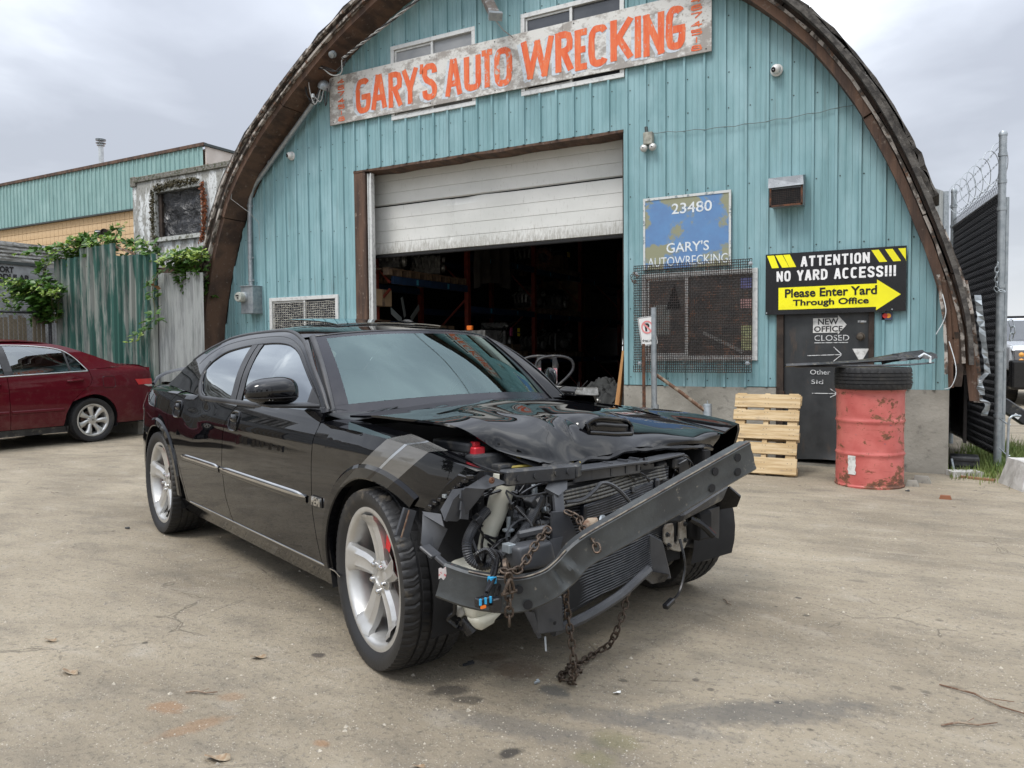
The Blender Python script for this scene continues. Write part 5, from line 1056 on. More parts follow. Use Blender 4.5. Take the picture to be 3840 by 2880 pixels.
# ------------------------------------------------------------------ industrial block with teal fascia
IB = thing('warehouse', 'long beige block warehouse with a teal ribbed fascia behind the trailers', 'building', (-26, 9, 0))
M_TF = siding_mat('teal_fascia', (.22, .355, .345, 1), (.17, .29, .285, 1), (.26, .40, .39, 1)); M_BEI = mat('beige_block', (.55, .40, .24, 1), (.50, .35, .20, 1), .85, sc=3); M_MORT = mat('block_joint', (.22, .14, .10, 1), rough=.9)
for i in range(13):
    x0 = -32.2+i*.92; mb = MB(); P = []
    for k in range(4): P += [(x0+k*.23, 0), (x0+k*.23+.02, .035), (x0+k*.23+.06, .035), (x0+k*.23+.08, 0)]
    P.append((x0+.92, 0)); P = [(min(x, -20.18), h) for x, h in P]
    mb.add([(x, 8-h, z) for x, h in P for z in (6.14, 7.74)], [(2*k, 2*k+2, 2*k+3, 2*k+1) for k in range(len(P)-1)]); mb.build('fascia_sheet', M_TF, IB, True)
m = MB(); m.box((-26.2, 8.0, 7.79), (12.15, .14, .10)); m.build('roof_cap', M_WOOD, IB, True); m = MB(); m.box((-26.2, 8.02, 6.12), (12.1, .1, .05)); m.build('fascia_trim', M_SCREW, IB, True)
m = MB(); m.box((-26.2, 14, 3.85), (12, 11.7, 7.7)); m.build('wall', M_MORT, IB, True)
M_CREAM = mat('cream_side_wall', (.55, .50, .46, 1), (.48, .43, .39, 1), .85, sc=2)
m = MB(); m.box((-20.165, 13.9, 3.9), (.05, 11.7, 7.66)); m.build('side_wall', M_CREAM, IB, True); m = MB(); m.box((-20.15, 13.9, 7.78), (.12, 11.9, .08)); m.build('roof_cap', M_SCREW, IB, True)
for z in (7.2, 6.6): m = MB(); m.box((-20.137, 13.9, z), (.008, 11.7, .02)); m.build('wall_joint', M_MORT, IB, True)
bmh = MB().box((0, 0, 0), (.244, .05, .244)).mesh('block', M_BEI, bev=.004)
for r_ in range(7):
    for k in range(36):
        o = link('block', bmh, IB); o.location = (-31.9+k*.256+26, 8.135-9+.0, 5.98-r_*.256)
m = MB(); m.box((-26.2, 8.14, 2.1), (12, .05, 4.2)); m.build('lower_wall', M_BEI, IB, True)
FL = thing('chimney', 'slim metal flue pipe with a ringed cap on the warehouse roof', 'chimney', (-25.97, 8.4, 7.8))
m = MB(); m.lathe([(.085, 7.7), (.085, 8.72)], 16, Matrix.Translation((-25.97, 8.4, 0))); m.build('flue', mat('pale_flue', (.5, .53, .55, 1), (.4, .43, .45, 1), .4, metal=.3), FL, True, smooth=True)
m = MB()
for z, r_ in ((8.62, .13), (8.70, .165), (8.80, .17)): m.lathe([(r_*.6, z-.02), (r_, z), (r_, z+.02), (r_*.6, z+.03)], 20, Matrix.Translation((-25.97, 8.4, 0)))
m.lathe([(.17, 8.84), (.0001, 8.90)], 20, Matrix.Translation((-25.97, 8.4, 0))); m.build('cap', M_GALV, FL, True)
LT = thing('floodlight', 'twin-headed black floodlight on the beige block wall', 'floodlight', (-25.0, 8, 5.3))
for x, rz in ((-25.32, -1.1), (-24.9, .35)):
    d = Vector((math.sin(rz), -math.cos(rz), -.35)); Mx = Matrix.Translation((-25.1+(x+25.1)*.8, 7.8, 5.42)) @ d.to_track_quat('Z', 'Y').to_matrix().to_4x4()
    m = MB(); m.lathe([(.04, -.2), (.07, -.12), (.15, .05), (.15, .09), (.13, .09), (.10, .04), (.0001, .03)], 20, Mx); m.build('lamp_head', M_SBLK, LT, True, smooth=True)
m = MB(); m.tube([(-25.1, 8.1, 5.25), (-25.1, 7.95, 5.28), (-25.1, 7.88, 5.4)], .03, 8); m.build('bracket', M_SBLK, LT, True)
# ------------------------------------------------------------------ far things
GS = thing('steel_silo', 'grey corrugated hopper wall with a big round duct behind the garage roof', 'silo', (-.3, 21, 0))
csheet(-1.6, .05, 7.2, 6.45, 21.0, .12, .04, M_CGY, GS, 'sin'); m = MB(); m.lathe([(.14, 0), (.14, 6.45)], 20, Matrix.Translation((.09, 21.2, 0))); m.build('duct', M_GALV, GS, True, smooth=True)
M_LEAFD = mat('far_foliage', (.035, .055, .02, 1), (.06, .085, .03, 1), .9, sc=1.5); M_BARK = mat('bark', (.06, .045, .035, 1), rough=.9, bump=.3)
def tree(nm, label, x, y, h, seed, crown=.45, n=2600, conif=False, grp=None, lf=.16):
    rg = random.Random(seed); root = thing(nm, label, 'tree', (x, y, 0), group=grp); m = MB(); m.tube([(0, 0, 0), (.1, 0, h*.4), (.05, .1, h*.95)], [h*.022, h*.014, h*.004], 8)
    for k in range(12 if not conif else 26):
        a = rg.uniform(0, 6.28); z = h*rg.uniform(.35, .85) if not conif else h*rg.uniform(.2, .95); l = h*.22 if not conif else (h-z)*.28; m.tube([(.05, 0, z), (math.cos(a)*l, math.sin(a)*l, z+l*(.6 if not conif else -.15))], [h*.006, h*.002], 5)
    m.build('trunk', M_BARK, root); vs = []; fs = []; cl = []
    for k in range(34):
        if conif: z = h*rg.uniform(.2, 1); rr = (h-z)*.30*rg.uniform(.5, 1); cl.append((math.cos(k*2.4)*rr, math.sin(k*2.4)*rr, z, .10*h*(1.1-z/h)))
        else: a = rg.uniform(0, 6.28); q = rg.random()**.5; z = h*rg.uniform(.42, .95); cl.append((math.cos(a)*q*h*crown*.6, math.sin(a)*q*h*crown*.6, z, h*rg.uniform(.07, .15)))
    for i in range(n):
        c_ = cl[rg.randrange(len(cl))]; p = Vector((c_[0]+rg.gauss(0, c_[3]*.55), c_[1]+rg.gauss(0, c_[3]*.55), c_[2]+rg.gauss(0, c_[3]*(.4 if not conif else .25)))); s = lf*rg.uniform(.6, 1.4); b = len(vs)
        u = Vector((rg.gauss(0, 1), rg.gauss(0, 1), rg.gauss(0, 1))).normalized()*s; w = u.orthogonal().normalized()*s*.55; vs += [p-u, p+w, p+u, p-w]; fs.append((b, b+1, b+2, b+3))
    me = bpy.data.meshes.new('crown'); me.from_pydata(vs, [], fs); me.materials.append(M_LEAFD); link('crown', me, root); return root
tree('conifer', 'tip of a distant conifer at the left edge beyond the warehouse', -62.5, 30, 15.6, 5, conif=True, n=3000, lf=.3)
tree('conifer', 'tall lone conifer across the road behind the viewer', -30, -42, 17, 8, conif=True, n=3600, lf=.3)
for k, (x, y, h) in enumerate(((-60, -28, 9), (-48, -40, 11), (-18, -52, 10), (-5, -48, 9), (12, -50, 11), (30, -40, 10), (42, -25, 9), (-68, -10, 10))):
    tree('tree', 'leafy tree in the row across the road behind the viewer', x, y, h, 20+k, n=1800, grp='trees across the road behind the viewer', lf=.4)
# ------------------------------------------------------------------ brambles
def leafmesh(seed, mt, s=1.):
    mb = MB(); mb.grid(4, 2, lambda u, v: ((v-.5)*.62*math.sin(math.pi*min(1, u*.93+.07))**.8*s, (u)*s, s*(.10*abs(v-.5)-.16*u*u))); return mb.mesh('leaf', mt, smooth=True)
def leafm(nm, a, b):
    t = NT(nm); oi = t.n.new('ShaderNodeObjectInfo'); c = t.mix(t.math('MULTIPLY', oi.outputs['Random'], .9), a, b); c = t.mix(t.step(t.noise(8, 3), .45, .7), c, tuple(x*.7 for x in a[:3])+(1,))
    bs = t.bsdf(c, .42, 0, spec=.5); tr = t.n.new('ShaderNodeBsdfTranslucent'); t.l.new(c, tr.inputs[0]); ms = t.n.new('ShaderNodeMixShader'); ms.inputs[0].default_value = .3; t.l.new(bs.outputs[0], ms.inputs[1]); t.l.new(tr.outputs[0], ms.inputs[2]); t.l.new(ms.outputs[0], t.out.inputs[0]); return t.m
M_BR1 = leafm('bramble_leaf', (.045, .12, .02, 1), (.16, .27, .05, 1)); M_BR2 = leafm('young_leaf', (.20, .32, .05, 1), (.33, .42, .10, 1)); M_STEM = mat('bramble_stem', (.12, .15, .05, 1), (.14, .08, .05, 1), .7, sc=8)
LM1, LM2, LM3 = leafmesh(1, M_BR1, .125), leafmesh(2, M_BR2, .08), leafmesh(3, mat('withered_leaf', (.30, .15, .07, 1), (.2, .1, .05, 1), .8), .08)
def bramble(label, stems, seed, yf=1., maxl=260, dens=1.):
    rg = random.Random(seed); org = Vector(stems[0][0]); root = thing('bramble', label, 'bramble', (org.x, org.y, 0)); leaves = []
    for P in stems:
        C_ = catmull(P, 24); C_ = [p+Vector((noise.noise(p*3), noise.noise(p*3+Vector((5, 0, 0)))*.6, noise.noise(p*3+Vector((0, 5, 0)))))*.05 for p in C_]; m = MB(); m.tube(C_, [lerp(.008, .002, i/23) for i in range(24)], 5, False); m.build('stem', M_STEM, root, True, smooth=True)
        for i in range(1, 24):
            if rg.random() > .85*dens: continue
            d = (C_[i]-C_[i-1]).normalized(); a = rg.uniform(0, 6.28); tip = i > 19
            base = C_[i]; pet = Vector((math.cos(a), math.sin(a)*.7-.25, rg.uniform(-.1, .7))).normalized(); q = base+pet*rg.uniform(.03, .08)
            for k in (-1, 0, 1): leaves.append((q, pet, k, tip and rg.random() < yf))
            if rg.random() < .8:
                a += 2.4; pet = Vector((math.cos(a), math.sin(a)*.7-.25, rg.uniform(-.2, .6))).normalized(); q = base+pet*rg.uniform(.05, .14)
                for k in (-1, 0, 1): leaves.append((q, pet, k, tip and rg.random() < yf))
    rg.shuffle(leaves)
    FB = {0: MB(), 1: MB()}
    for li, (q, pet, k, yg) in enumerate(leaves):
        dr_ = (pet+Vector((rg.gauss(0, .25), rg.gauss(0, .25), rg.gauss(-.1, .25)))).normalized(); nrm = Vector((rg.gauss(0, .5), rg.gauss(-.6, .4), 1)).normalized()
        y = dr_; x = y.cross(nrm).normalized(); x = Matrix.Rotation(k*1.15, 3, nrm) @ x; y = Matrix.Rotation(k*1.15, 3, nrm) @ y; z = x.cross(y).normalized(); s = rg.uniform(.65, 1.15)*(1 if k == 0 else .8)
        M = Matrix(((x.x*s, y.x*s, z.x*s, q.x), (x.y*s, y.y*s, z.y*s, q.y), (x.z*s, y.z*s, z.z*s, q.z), (0, 0, 0, 1))); M.translation = q-Vector(root.location)
        if li < maxl: o = link('leaf', LM2 if yg else LM1, root); o.matrix_local = M
        else: me_ = LM2 if yg else LM1; FB[int(yg)].add([tuple(v.co) for v in me_.vertices], [tuple(p.vertices) for p in me_.polygons], M)
    for kk, mt_ in ((0, M_BR1), (1, M_BR2)):
        if FB[kk].v: tag(FB[kk].build('foliage', mt_, root, smooth=True), kind='stuff')
    return root
rb = random.Random(5)
def fan(cx, cy, z0, n, dx, dz, spread, droop):
    out = []
    for i in range(n):
        a = rb.uniform(-1, 1); ex = cx+dx*a+rb.uniform(-.1, .1); ez = z0+dz*rb.uniform(.45, 1)*(1-.3*abs(a)); out.append([(cx+a*dx*.3, cy+.15, z0-.45), (cx+dx*a*.6, cy+rb.uniform(-.1, .1), z0+(ez-z0)*.9), (ex, cy-rb.uniform(0, spread), ez-droop*rb.random())])
    return out
bramble('dense green bramble hanging over the slatted fence before the lettered trailer', fan(-13.7, -.9, 2.25, 16, .75, .38, .35, .25)+[[(-13.6, -.8, 2.0), (-14.1, -.95, 2.45), (-14.75, -1.1, 2.42)], [(-13.7, -.8, 2.1), (-14.2, -.95, 2.3), (-14.95, -1.1, 2.2)], [(-13.8, -.9, 2.5), (-14.2, -1, 2.15), (-14.5, -1.1, 2.0)]], 2, maxl=280)
bramble('bramble arching along the stepped top of the green sheet fence', fan(-12.9, -.5, 2.95, 13, 1.0, .48, .25, .2)+[[(-13.2, -.45, 2.7), (-13.8, -.65, 3.1), (-14.5, -.8, 3.02)], [(-13.0, -.4, 2.9), (-13.7, -.6, 2.95), (-13.9, -.7, 2.7)], [(-12.4, -.4, 2.9), (-12.1, -.5, 3.35), (-11.95, -.5, 3.42)], [(-12.0, -.3, 2.8), (-11.8, -.4, 3.1), (-11.6, -.5, 2.95)], [(-13.7, -.7, 2.3), (-13.85, -.75, 2.6), (-13.65, -.75, 2.9)]], 3, maxl=290)
br3 = bramble('bramble spilling over the grey sheets beside the arch with one long trailing shoot', fan(-10.25, -.55, 2.55, 14, .55, .36, .3, .15)+[[(-10.6, -.6, 2.6), (-10.78, -.74, 2.5), (-10.85, -.76, 2.2), (-10.83, -.76, 1.85), (-11.05, -.76, 1.65), (-11.34, -.76, 1.46)], [(-11.0, -.5, 2.7), (-11.3, -.55, 3.05), (-11.45, -.5, 3.1)]], 4, maxl=270)
for k in range(4):
    o = link('withered_leaf', LM3, br3); o.location = Vector((-10.9+.05*k, -.78, 2.36-.02*k))-Vector(br3.location); o.rotation_euler = (2.6+.3*k, .3*k, k*1.1)
# ------------------------------------------------------------------ interior of the garage
M_FLR = mat('bounce_cut_floor', (.035, .033, .03, 1), (.06, .055, .048, 1), .7, sc=2, bump=.3); m = MB(); m.box((-5, 9.1, .002), (9.8, 17.7, .012)); o = m.build('garage_floor', M_FLR); o['kind'] = 'structure'  # dark slab added over the ground to cut bounced light indoors
M_RKO = mat('rack_orange', (.17, .024, .012, 1), (.12, .018, .01, 1), .6, sc=12); M_RKB = mat('rack_blue', (.012, .035, .09, 1), (.01, .025, .06, 1), .6, sc=12); M_OILM = mat('oily_engine_metal', (.06, .06, .058, 1), (.17, .165, .155, 1), .45, metal=.6, sc=18, th=(.4, .7), c3=(.02, .02, .02, 1)); M_ALU = mat('dull_alloy', (.33, .33, .32, 1), (.2, .2, .19, 1), .45, metal=.6, sc=25); M_CARD = mat('brown_cardboard', (.24, .16, .09, 1), rough=.9); M_PALD = mat('old_pallet_wood', (.16, .105, .06, 1), (.09, .06, .04, 1), .9, sc=8)
UPY = (.55, 2.72, 5.24, 7.55, 10.0, 12.6)
RK = thing('pallet_rack', 'row of orange and blue pallet racking running back inside the garage', 'rack', (-7.6, 5, 0))
for y in UPY:
    for x in (-7.2, -8.2):
        m = MB(); m.box((x if y > 1 or x < -8 else -7.48, y, 1.9), (.075, .09, 3.8))
        m.build('upright', M_RKO, RK, True)
    m = MB(); m.beam((-7.2, y, .4), (-8.2, y, 1.3), .03, .03); m.beam((-7.2, y, 2.2), (-8.2, y, 1.3), .03, .03); m.beam((-7.2, y, 2.3), (-8.2, y, 3.3), .03, .03); m.build('brace', M_RKO, RK, True)
LV = [(.55, 2.72, (2.40, 1.35, .2)), (2.72, 5.24, (2.95, 2.05, 1.15)), (5.24, 7.55, (2.92, 2.02, 1.12)), (7.55, 10., (2.92, 2.02, 1.12)), (10, 12.6, (2.9, 2.0, 1.1))]
for y0, y1, zs_ in LV:
    for z in zs_:
        for x in (-7.19, -8.21): m = MB(); m.box((x, (y0+y1)/2, z-.06), (.05, y1-y0-.09, .11)); m.build('beam', M_RKB, RK, True)
        m = MB()
        for q in (.3, .7): m.box((-7.163, lerp(y0, y1, q), z-.06), (.003, .05, .08))
        m.build('label_tape', mat('cyan_tape', (.05, .25, .36, 1), rough=.6), RK, True)
pm = {}
def pallet(x, y, z, rz, label, grp='pallets on the racking'):
    r_ = thing('shelf_pallet', label, 'pallet', (x, y, z), rz, grp)
    if not pm:
        pm['b'] = MB().box((0, 0, .05), (1.0, .09, .10)).mesh('bearer', M_PALD); pm['s'] = MB().box((0, 0, 0), (.10, 1.1, .018)).mesh('board', M_PALD); pm['k'] = MB().box((0, 0, 0), (.10, .10, .085)).mesh('block', M_PALD)
    for k in range(5): o = link('block', pm['k'], r_); o.location = (.45, -.5+.25*k, .045)
    for k in range(3): o = link('block', pm['k'], r_); o.location = (-.45, -.5+.5*k, .045)
    for k in range(7): o = link('board', pm['s'], r_); o.location = (-.45+.15*k, 0, .10)
    return r_
def engine(x, y, z, rz, s, label, seed, cat='engine', flat=False, grp=None):
    rg = random.Random(seed); r_ = thing('engine', label, cat, (x, y, z), rz, grp)
    m = MB(); m.box((0, 0, .22*s), (.55*s, .45*s, .36*s)); m.box((0, 0, .05*s), (.4*s, .3*s, .1*s)); m.build('block', M_OILM, r_, bev=.02*s)
    for sg in (-1, 1):
        m = MB(); m.box((0, sg*.17*s, .45*s), (.5*s, .14*s, .12*s), rotm('X', sg*.3)); m.build('valve_cover', M_ALU if seed % 2 else M_SBLK, r_, bev=.015*s)
        m = MB()
        for k in range(4): m.tube([(-.2*s+.13*s*k, sg*.18*s, .40*s), (-.2*s+.13*s*k, sg*.3*s, .33*s), (-.15*s+.11*s*k, sg*.3*s, .15*s)], .022*s, 7)
        m.build('manifold', M_RUST if sg > 0 else M_ALU, r_, smooth=True)
    m = MB(); m.lathe([(.0001, .05*s), (.05*s, .05*s), (.09*s, .04*s), (.10*s, .02*s), (.10*s, -.02*s)], 20, Matrix.Translation((.3*s, 0, .18*s)) @ rotm('Y', R(90))); m.lathe([(.0001, .04*s), (.06*s, .03*s), (.06*s, -.02*s)], 16, Matrix.Translation((.31*s, .16*s, .35*s)) @ rotm('Y', R(90))); m.build('pulley', M_ALU, r_, smooth=True)
    m = MB()
    for k in range(16):
        p = Vector((rg.uniform(-.3, .3)*s, rg.uniform(-.25, .25)*s, rg.uniform(.35, .55)*s)); P = [p]
        for j in range(4): p = p+Vector((rg.gauss(0, .09), rg.gauss(0, .09), rg.gauss(-.02, .06)))*s; P.append(p)
        m.tube(catmull(P, 12), .008*s, 5)
    m.build('hose', M_WIRE, r_, smooth=True)
    m = MB()
    for k in range(14): a = Vector((rg.uniform(-.3, .3)*s, rg.uniform(-.28, .28)*s, rg.uniform(.1, .5)*s)); m.lathe([(.0001, .03*s), (.025*s, .02*s), (.03*s, -.02*s), (.0001, -.03*s)], 8, Matrix.Translation(a) @ rotm('X', rg.uniform(0, 3)) @ rotm('Y', rg.uniform(0, 3)))
    m.build('fitting', M_ALU, r_, smooth=True); return r_
k = 0
pl = ['front-most, on the upper beam at left', 'next back from the front, upper beam', 'on the upper beam in the third bay', 'on the middle beam in the third bay', 'further back on the middle beam', 'on the low beam of the second bay', 'on the low beam in the third bay', 'end of the third bay upper beam', 'far back on the low beam', 'lowest in the first bay']
for i, (y, z) in enumerate(((.95, 2.40), (2.05, 2.40), (5.9, 2.92), (5.75, 2.02), (6.95, 2.02), (4.3, 1.15), (5.9, 1.12), (7.0, 2.92), (7.0, 1.12), (1.5, .2))):
    pallet(-7.65, y, z, rb.uniform(-.05, .05), 'wooden pallet '+pl[i]+' of the racking')
    engine(-7.6, y+.02, z+.11, rb.uniform(-.6, .6), .75+.3*rb.random(), 'oily engine on the pallet '+pl[i], i+2, grp=None)
for (x, y, z, d, lab, c_) in ((-7.7, 7.9, 2.02, (.9, .7, .85), 'tall plywood crate at the back end of the racking', M_PALD), (-7.55, 6.9, 3.05, (.5, .45, .3), 'cardboard box on the upper pallet in the third bay', M_CARD), (-7.6, 2.3, 1.35, (.5, .45, .35), 'cardboard box on the middle beam beside the second orange upright', M_CARD), (-7.5, .55, 1.95, (.35, .4, .25), 'flattened cardboard box above the fan at left', M_CARD), (-7.5, 4.4, 1.27, (.5, .7, .12), 'low wooden tray on the low pallet', M_PALD), (-7.7, 3.3, 1.15, (.4, .4, .4), 'cardboard box in the second bay', M_CARD)):
    c1 = thing('box', lab, 'crate' if c_ is M_PALD else 'box', (x, y, z)); m = MB(); m.box((0, 0, d[2]/2), d); m.build('body', c_, c1, bev=.004); ms_ = M_PALD if c_ is M_CARD else M_CARD; m = MB(); m.box((d[0]/2+.002, 0, d[2]/2), (.004, .06, d[2])); m.build('strap', ms_, c1); m = MB(); m.box((0, -d[1]/2-.002, d[2]/2), (.06, .004, d[2])); m.build('strap', ms_, c1)
FN = thing('fan_clutch', 'grey radiator fan with broken pale blades on the first rack bay', 'fan', (-7.2, .9, 1.8))
m = MB(); m.lathe([(.0001, .05), (.05, .05), (.06, .02), (.13, .015), (.14, 0), (.13, -.02)], 24, Matrix.Translation((-7.12, .85, 1.62)) @ rotm('Z', -.5) @ rotm('X', R(90)) @ rotm('Y', .9)); m.build('hub', M_ALU, FN, True, smooth=True)
for a in (.5, 1.3, 2.4): m = MB(); m.grid(6, 3, lambda u, v: (-7.15+.05*v, .85-(.14+.3*u)*math.cos(a)-(v-.5)*.12*math.sin(a), 1.66+(.14+.3*u)*math.sin(a)-(v-.5)*.12*math.cos(a))); m.build('blade', mat('pale_blade', (.10, .11, .105, 1), rough=.5), FN, True, thick=.004)
TP = thing('hanging_tarp', 'dark canvas tarp hanging between the racks', 'tarp', (-7.2, 3.3, 2.5)); M_TARP = mat('dark_canvas', (.045, .04, .035, 1), (.03, .027, .025, 1), .95, sc=4, bump=.4, bsc=8)
m = MB(); m.grid(24, 16, lambda u, v: (-7.12+.06*math.sin(u*22)+.03*noise.noise(Vector((u*5, v*3, 0))), lerp(2.8, 4.1, u), lerp(2.35+.15*math.sin(u*3), 3.7, v))); m.build('cloth', M_TARP, TP, True, smooth=True)
def jack(x, y, rz, label):
    r_ = thing('pallet_jack', label, 'pallet jack', (x, y, 0), rz, 'pallet jacks inside the door'); m = MB()
    m.tube(catmull([(-.03, 0, .80), (-.15, 0, .90), (-.24, 0, 1.02), (-.22, 0, 1.13), (-.10, 0, 1.18), (.10, 0, 1.18), (.22, 0, 1.13), (.24, 0, 1.02), (.15, 0, .90), (.03, 0, .80)], 40), .019, 8); m.build('handle_loop', M_PLAS, r_, smooth=True)
    m = MB(); m.box((0, 0, 1.0), (.06, .04, .34)); m.beam((0, 0, .85), (0, -.1, .2), .05, .05); m.build('handle_bar', M_PLAS, r_, bev=.005)
    m = MB(); m.box((0, -.024, .93), (.055, .004, .2)); m.build('label', mat('pink_label', (.5, .22, .25, 1), (.55, .5, .5, 1), .6, sc=30, th=(.5, .55)), r_)
    m = MB(); m.box((0, .1, .15), (.3, .3, .2)); 
    for s in (-1, 1): m.box((s*.2, .8, .08), (.16, 1.2, .05))
    m.build('forks', M_RKO, r_, bev=.01); m = MB()
    for s in (-1, 1): m.lathe([(.09, -.03), (.09, .03)], 14, Matrix.Translation((s*.08, -.02, .09)) @ rotm('Y', R(90)))
    m.build('wheel', M_SBLK, r_); return r_
jack(-4.66, .45, .4, 'left one of two pallet jack handles rising behind the hood'); jack(-4.38, .35, .5, 'right one of two pallet jack handles, with the pink label')
engine(-4.12, .55, .22, .5, 1.0, 'black engine with a bright rail lying behind the hood inside the door', 31); engine(-3.95, 1.05, 0, 1.2, 1.1, 'second oily engine under the grey tarp heap', 32)
m = MB(); m.beam((-4.45, .22, .80), (-4.0, .38, .76), .05, .03); tag(m.build('fuel_rail', M_ALU, bev=.004), 'bright alloy rail lying on the engine inside the door', 'engine part')
m = MB(); m.grid(90, 60, lambda u, v: ((lambda a, r: (-3.82+r*math.cos(a)*.9, 1.0+r*math.sin(a)*1.0, max(0.02, .98*math.cos(min(1.5, r*1.75))**.7*.93+.22*noise.noise(Vector((math.cos(a)*r*6, math.sin(a)*r*6, 1)))+.10*abs(noise.noise(Vector((math.cos(a)*r*15, math.sin(a)*r*15, 3))))-.10)))(u*2*math.pi, v*.85)))
tag(m.build('tarp_heap', mat('grey_tarp', (.030, .032, .031, 1), (.016, .017, .017, 1), .8, sc=5, bump=.6, bsc=9), smooth=True), 'crumpled dark grey tarp heaped over engines inside the door', 'tarp')
m = MB(); m.tube([(-4.36, .12, .70), (-4.33, .10, .62), (-4.30, .10, .52)], .012, 8); m.lathe([(.02, -.005), (.032, 0), (.02, .005)], 14, Matrix.Translation((-4.36, .12, .73)) @ rotm('X', R(90)), closed=True); tag(m.build('dipstick', mat('yellow_plastic', (.55, .38, .05, 1), rough=.5)), 'small yellow dipstick ring on the engine inside the door', 'dipstick')
OR = thing('orange_cap', 'small orange plastic part with wiring seen over the car roof', 'car part', (-5.9, 1.0, 1.35)); m = MB(); m.box((-6.02, .9, 1.60), (.09, .05, .07)); m.build('cap', mat('bright_orange', (.75, .16, .01, 1), rough=.5), OR, True, bev=.008); m = MB(); m.box((-5.95, 1.0, .78), (.5, .4, 1.56)); m.build('machine', M_OILM, OR, True)
m = MB(); m.lathe([(.16, -.03), (.20, 0), (.2, .05), (.16, .08), (.10, .06), (.10, -.02)], 24, Matrix.Translation((-7.1, 5.45, 3.15)) @ rotm('Z', .6) @ rotm('X', R(90)), closed=True); tag(m.build('brake_disc', M_RUST, smooth=True), 'rusty brake disc leaning beside the third orange upright', 'brake disc')
m = MB(); m.box((-7.12, 6.75, 3.35), (.01, .14, .11)); tag(m.build('paper_tag', mat('yellow_tag', (.75, .6, .03, 1), rough=.6)), 'small yellow tag on the parts of the upper pallet', 'tag')
for y, c_, nm in ((4.15, (.5, .08, .2, 1), 'pink'), (4.45, (.45, .42, .05, 1), 'yellow')): m = MB(); m.box((-7.13, y, 1.62), (.01, .09, .16)); tag(m.build('paper_tag', mat(nm+'_tag', c_, rough=.6)), nm+' paper tag hanging from the second bay of the racking', 'tag')
# ------------------------------------------------------------------ pickup behind the gate
PT = thing('pickup_truck', 'white pickup with chrome slatted grille parked beyond the gate', 'pickup', (2.25, 11.2, 0), R(8))
M_TW = mat('truck_white', (.55, .58, .62, 1), rough=.25, coat=.6); M_CHR = mat('chrome', (.6, .6, .6, 1), rough=.12, metal=1)
m = MB(); m.box((0, 1.0, 1.0), (1.95, 2.4, .52)); m.hexa([(-.97, -.35, 1.16), (.97, -.35, 1.16), (.97, 1.2, 1.2), (-.97, 1.2, 1.2), (-.92, -.25, 1.27), (.92, -.25, 1.27), (.9, 1.2, 1.38), (-.9, 1.2, 1.38)]); m.build('hood', M_TW, PT, bev=.04, seg=2)
m = MB(); m.box((0, 3.4, .95), (1.98, 3.6, .8)); m.hexa([(-.93, 1.2, 1.36), (.93, 1.2, 1.36), (.95, 3.6, 1.36), (-.95, 3.6, 1.36), (-.75, 1.85, 1.92), (.75, 1.85, 1.92), (.78, 3.4, 1.92), (-.78, 3.4, 1.92)]); m.build('cab', M_TW, PT, bev=.05, seg=2)
m = MB(); m.hexa([(-.84, 1.22, 1.40), (.84, 1.22, 1.40), (.84, 1.26, 1.40), (-.84, 1.26, 1.40), (-.70, 1.74, 1.86), (.70, 1.74, 1.86), (.70, 1.78, 1.86), (-.70, 1.78, 1.86)]); m.build('windscreen', M_GDARK, PT)
m = MB(); m.box((0, -.42, .66), (2.02, .3, .62)); m.build('bumper', M_SBLK, PT, bev=.05, seg=2)
m = MB(); m.box((0, -.38, 1.0), (1.3, .06, .34)); m.build('grille_back', M_SBLK, PT)
for k in range(4): m = MB(); m.box((0, -.43, .87+.085*k), (1.28, .05, .045)); m.build('grille_bar', M_CHR, PT, bev=.01)
m = MB(); m.box((0, -.40, 1.18), (1.4, .06, .03)); m.box((0, -.4, .82), (1.4, .06, .03)); m.box((-.69, -.4, 1.0), (.03, .06, .37)); m.box((.69, -.4, 1.0), (.03, .06, .37)); m.build('grille_frame', M_CHR, PT)
for s in (-1, 1):
    m = MB(); m.box((s*.82, -.36, 1.02), (.22, .08, .32)); h_ = m.build('headlight', mat('lamp_dark', (.12, .12, .13, 1), rough=.1, coat=1), PT, bev=.01)
    for z in (.95, 1.08): m = MB(); m.lathe([(.05, 0), (.0001, .02)], 14, Matrix.Translation((s*.80, -.40, z)) @ rotm('X', R(90))); m.build('amber_lamp', mat('amber_glow', (.8, .38, .08, 1), rough=.3), h_)
    m = MB(); m.lathe([(.39, -.13), (.40, -.1), (.40, .1), (.39, .13)], 28, Matrix.Translation((s*.85, .55, .40)) @ rotm('Y', R(90))); m.build('wheel', M_SBLK, PT)
    m = MB(); m.lathe([(.05, 0), (.05, .02), (.0001, .02)], 10, Matrix.Translation((s*.7, -.58, .62)) @ rotm('X', R(90))); m.build('fog_lamp', M_CHR, PT)
m = MB(); m.box((0, 2.5, 1.96), (1.3, .5, .05)); m.build('roof_rack', M_SBLK, PT)

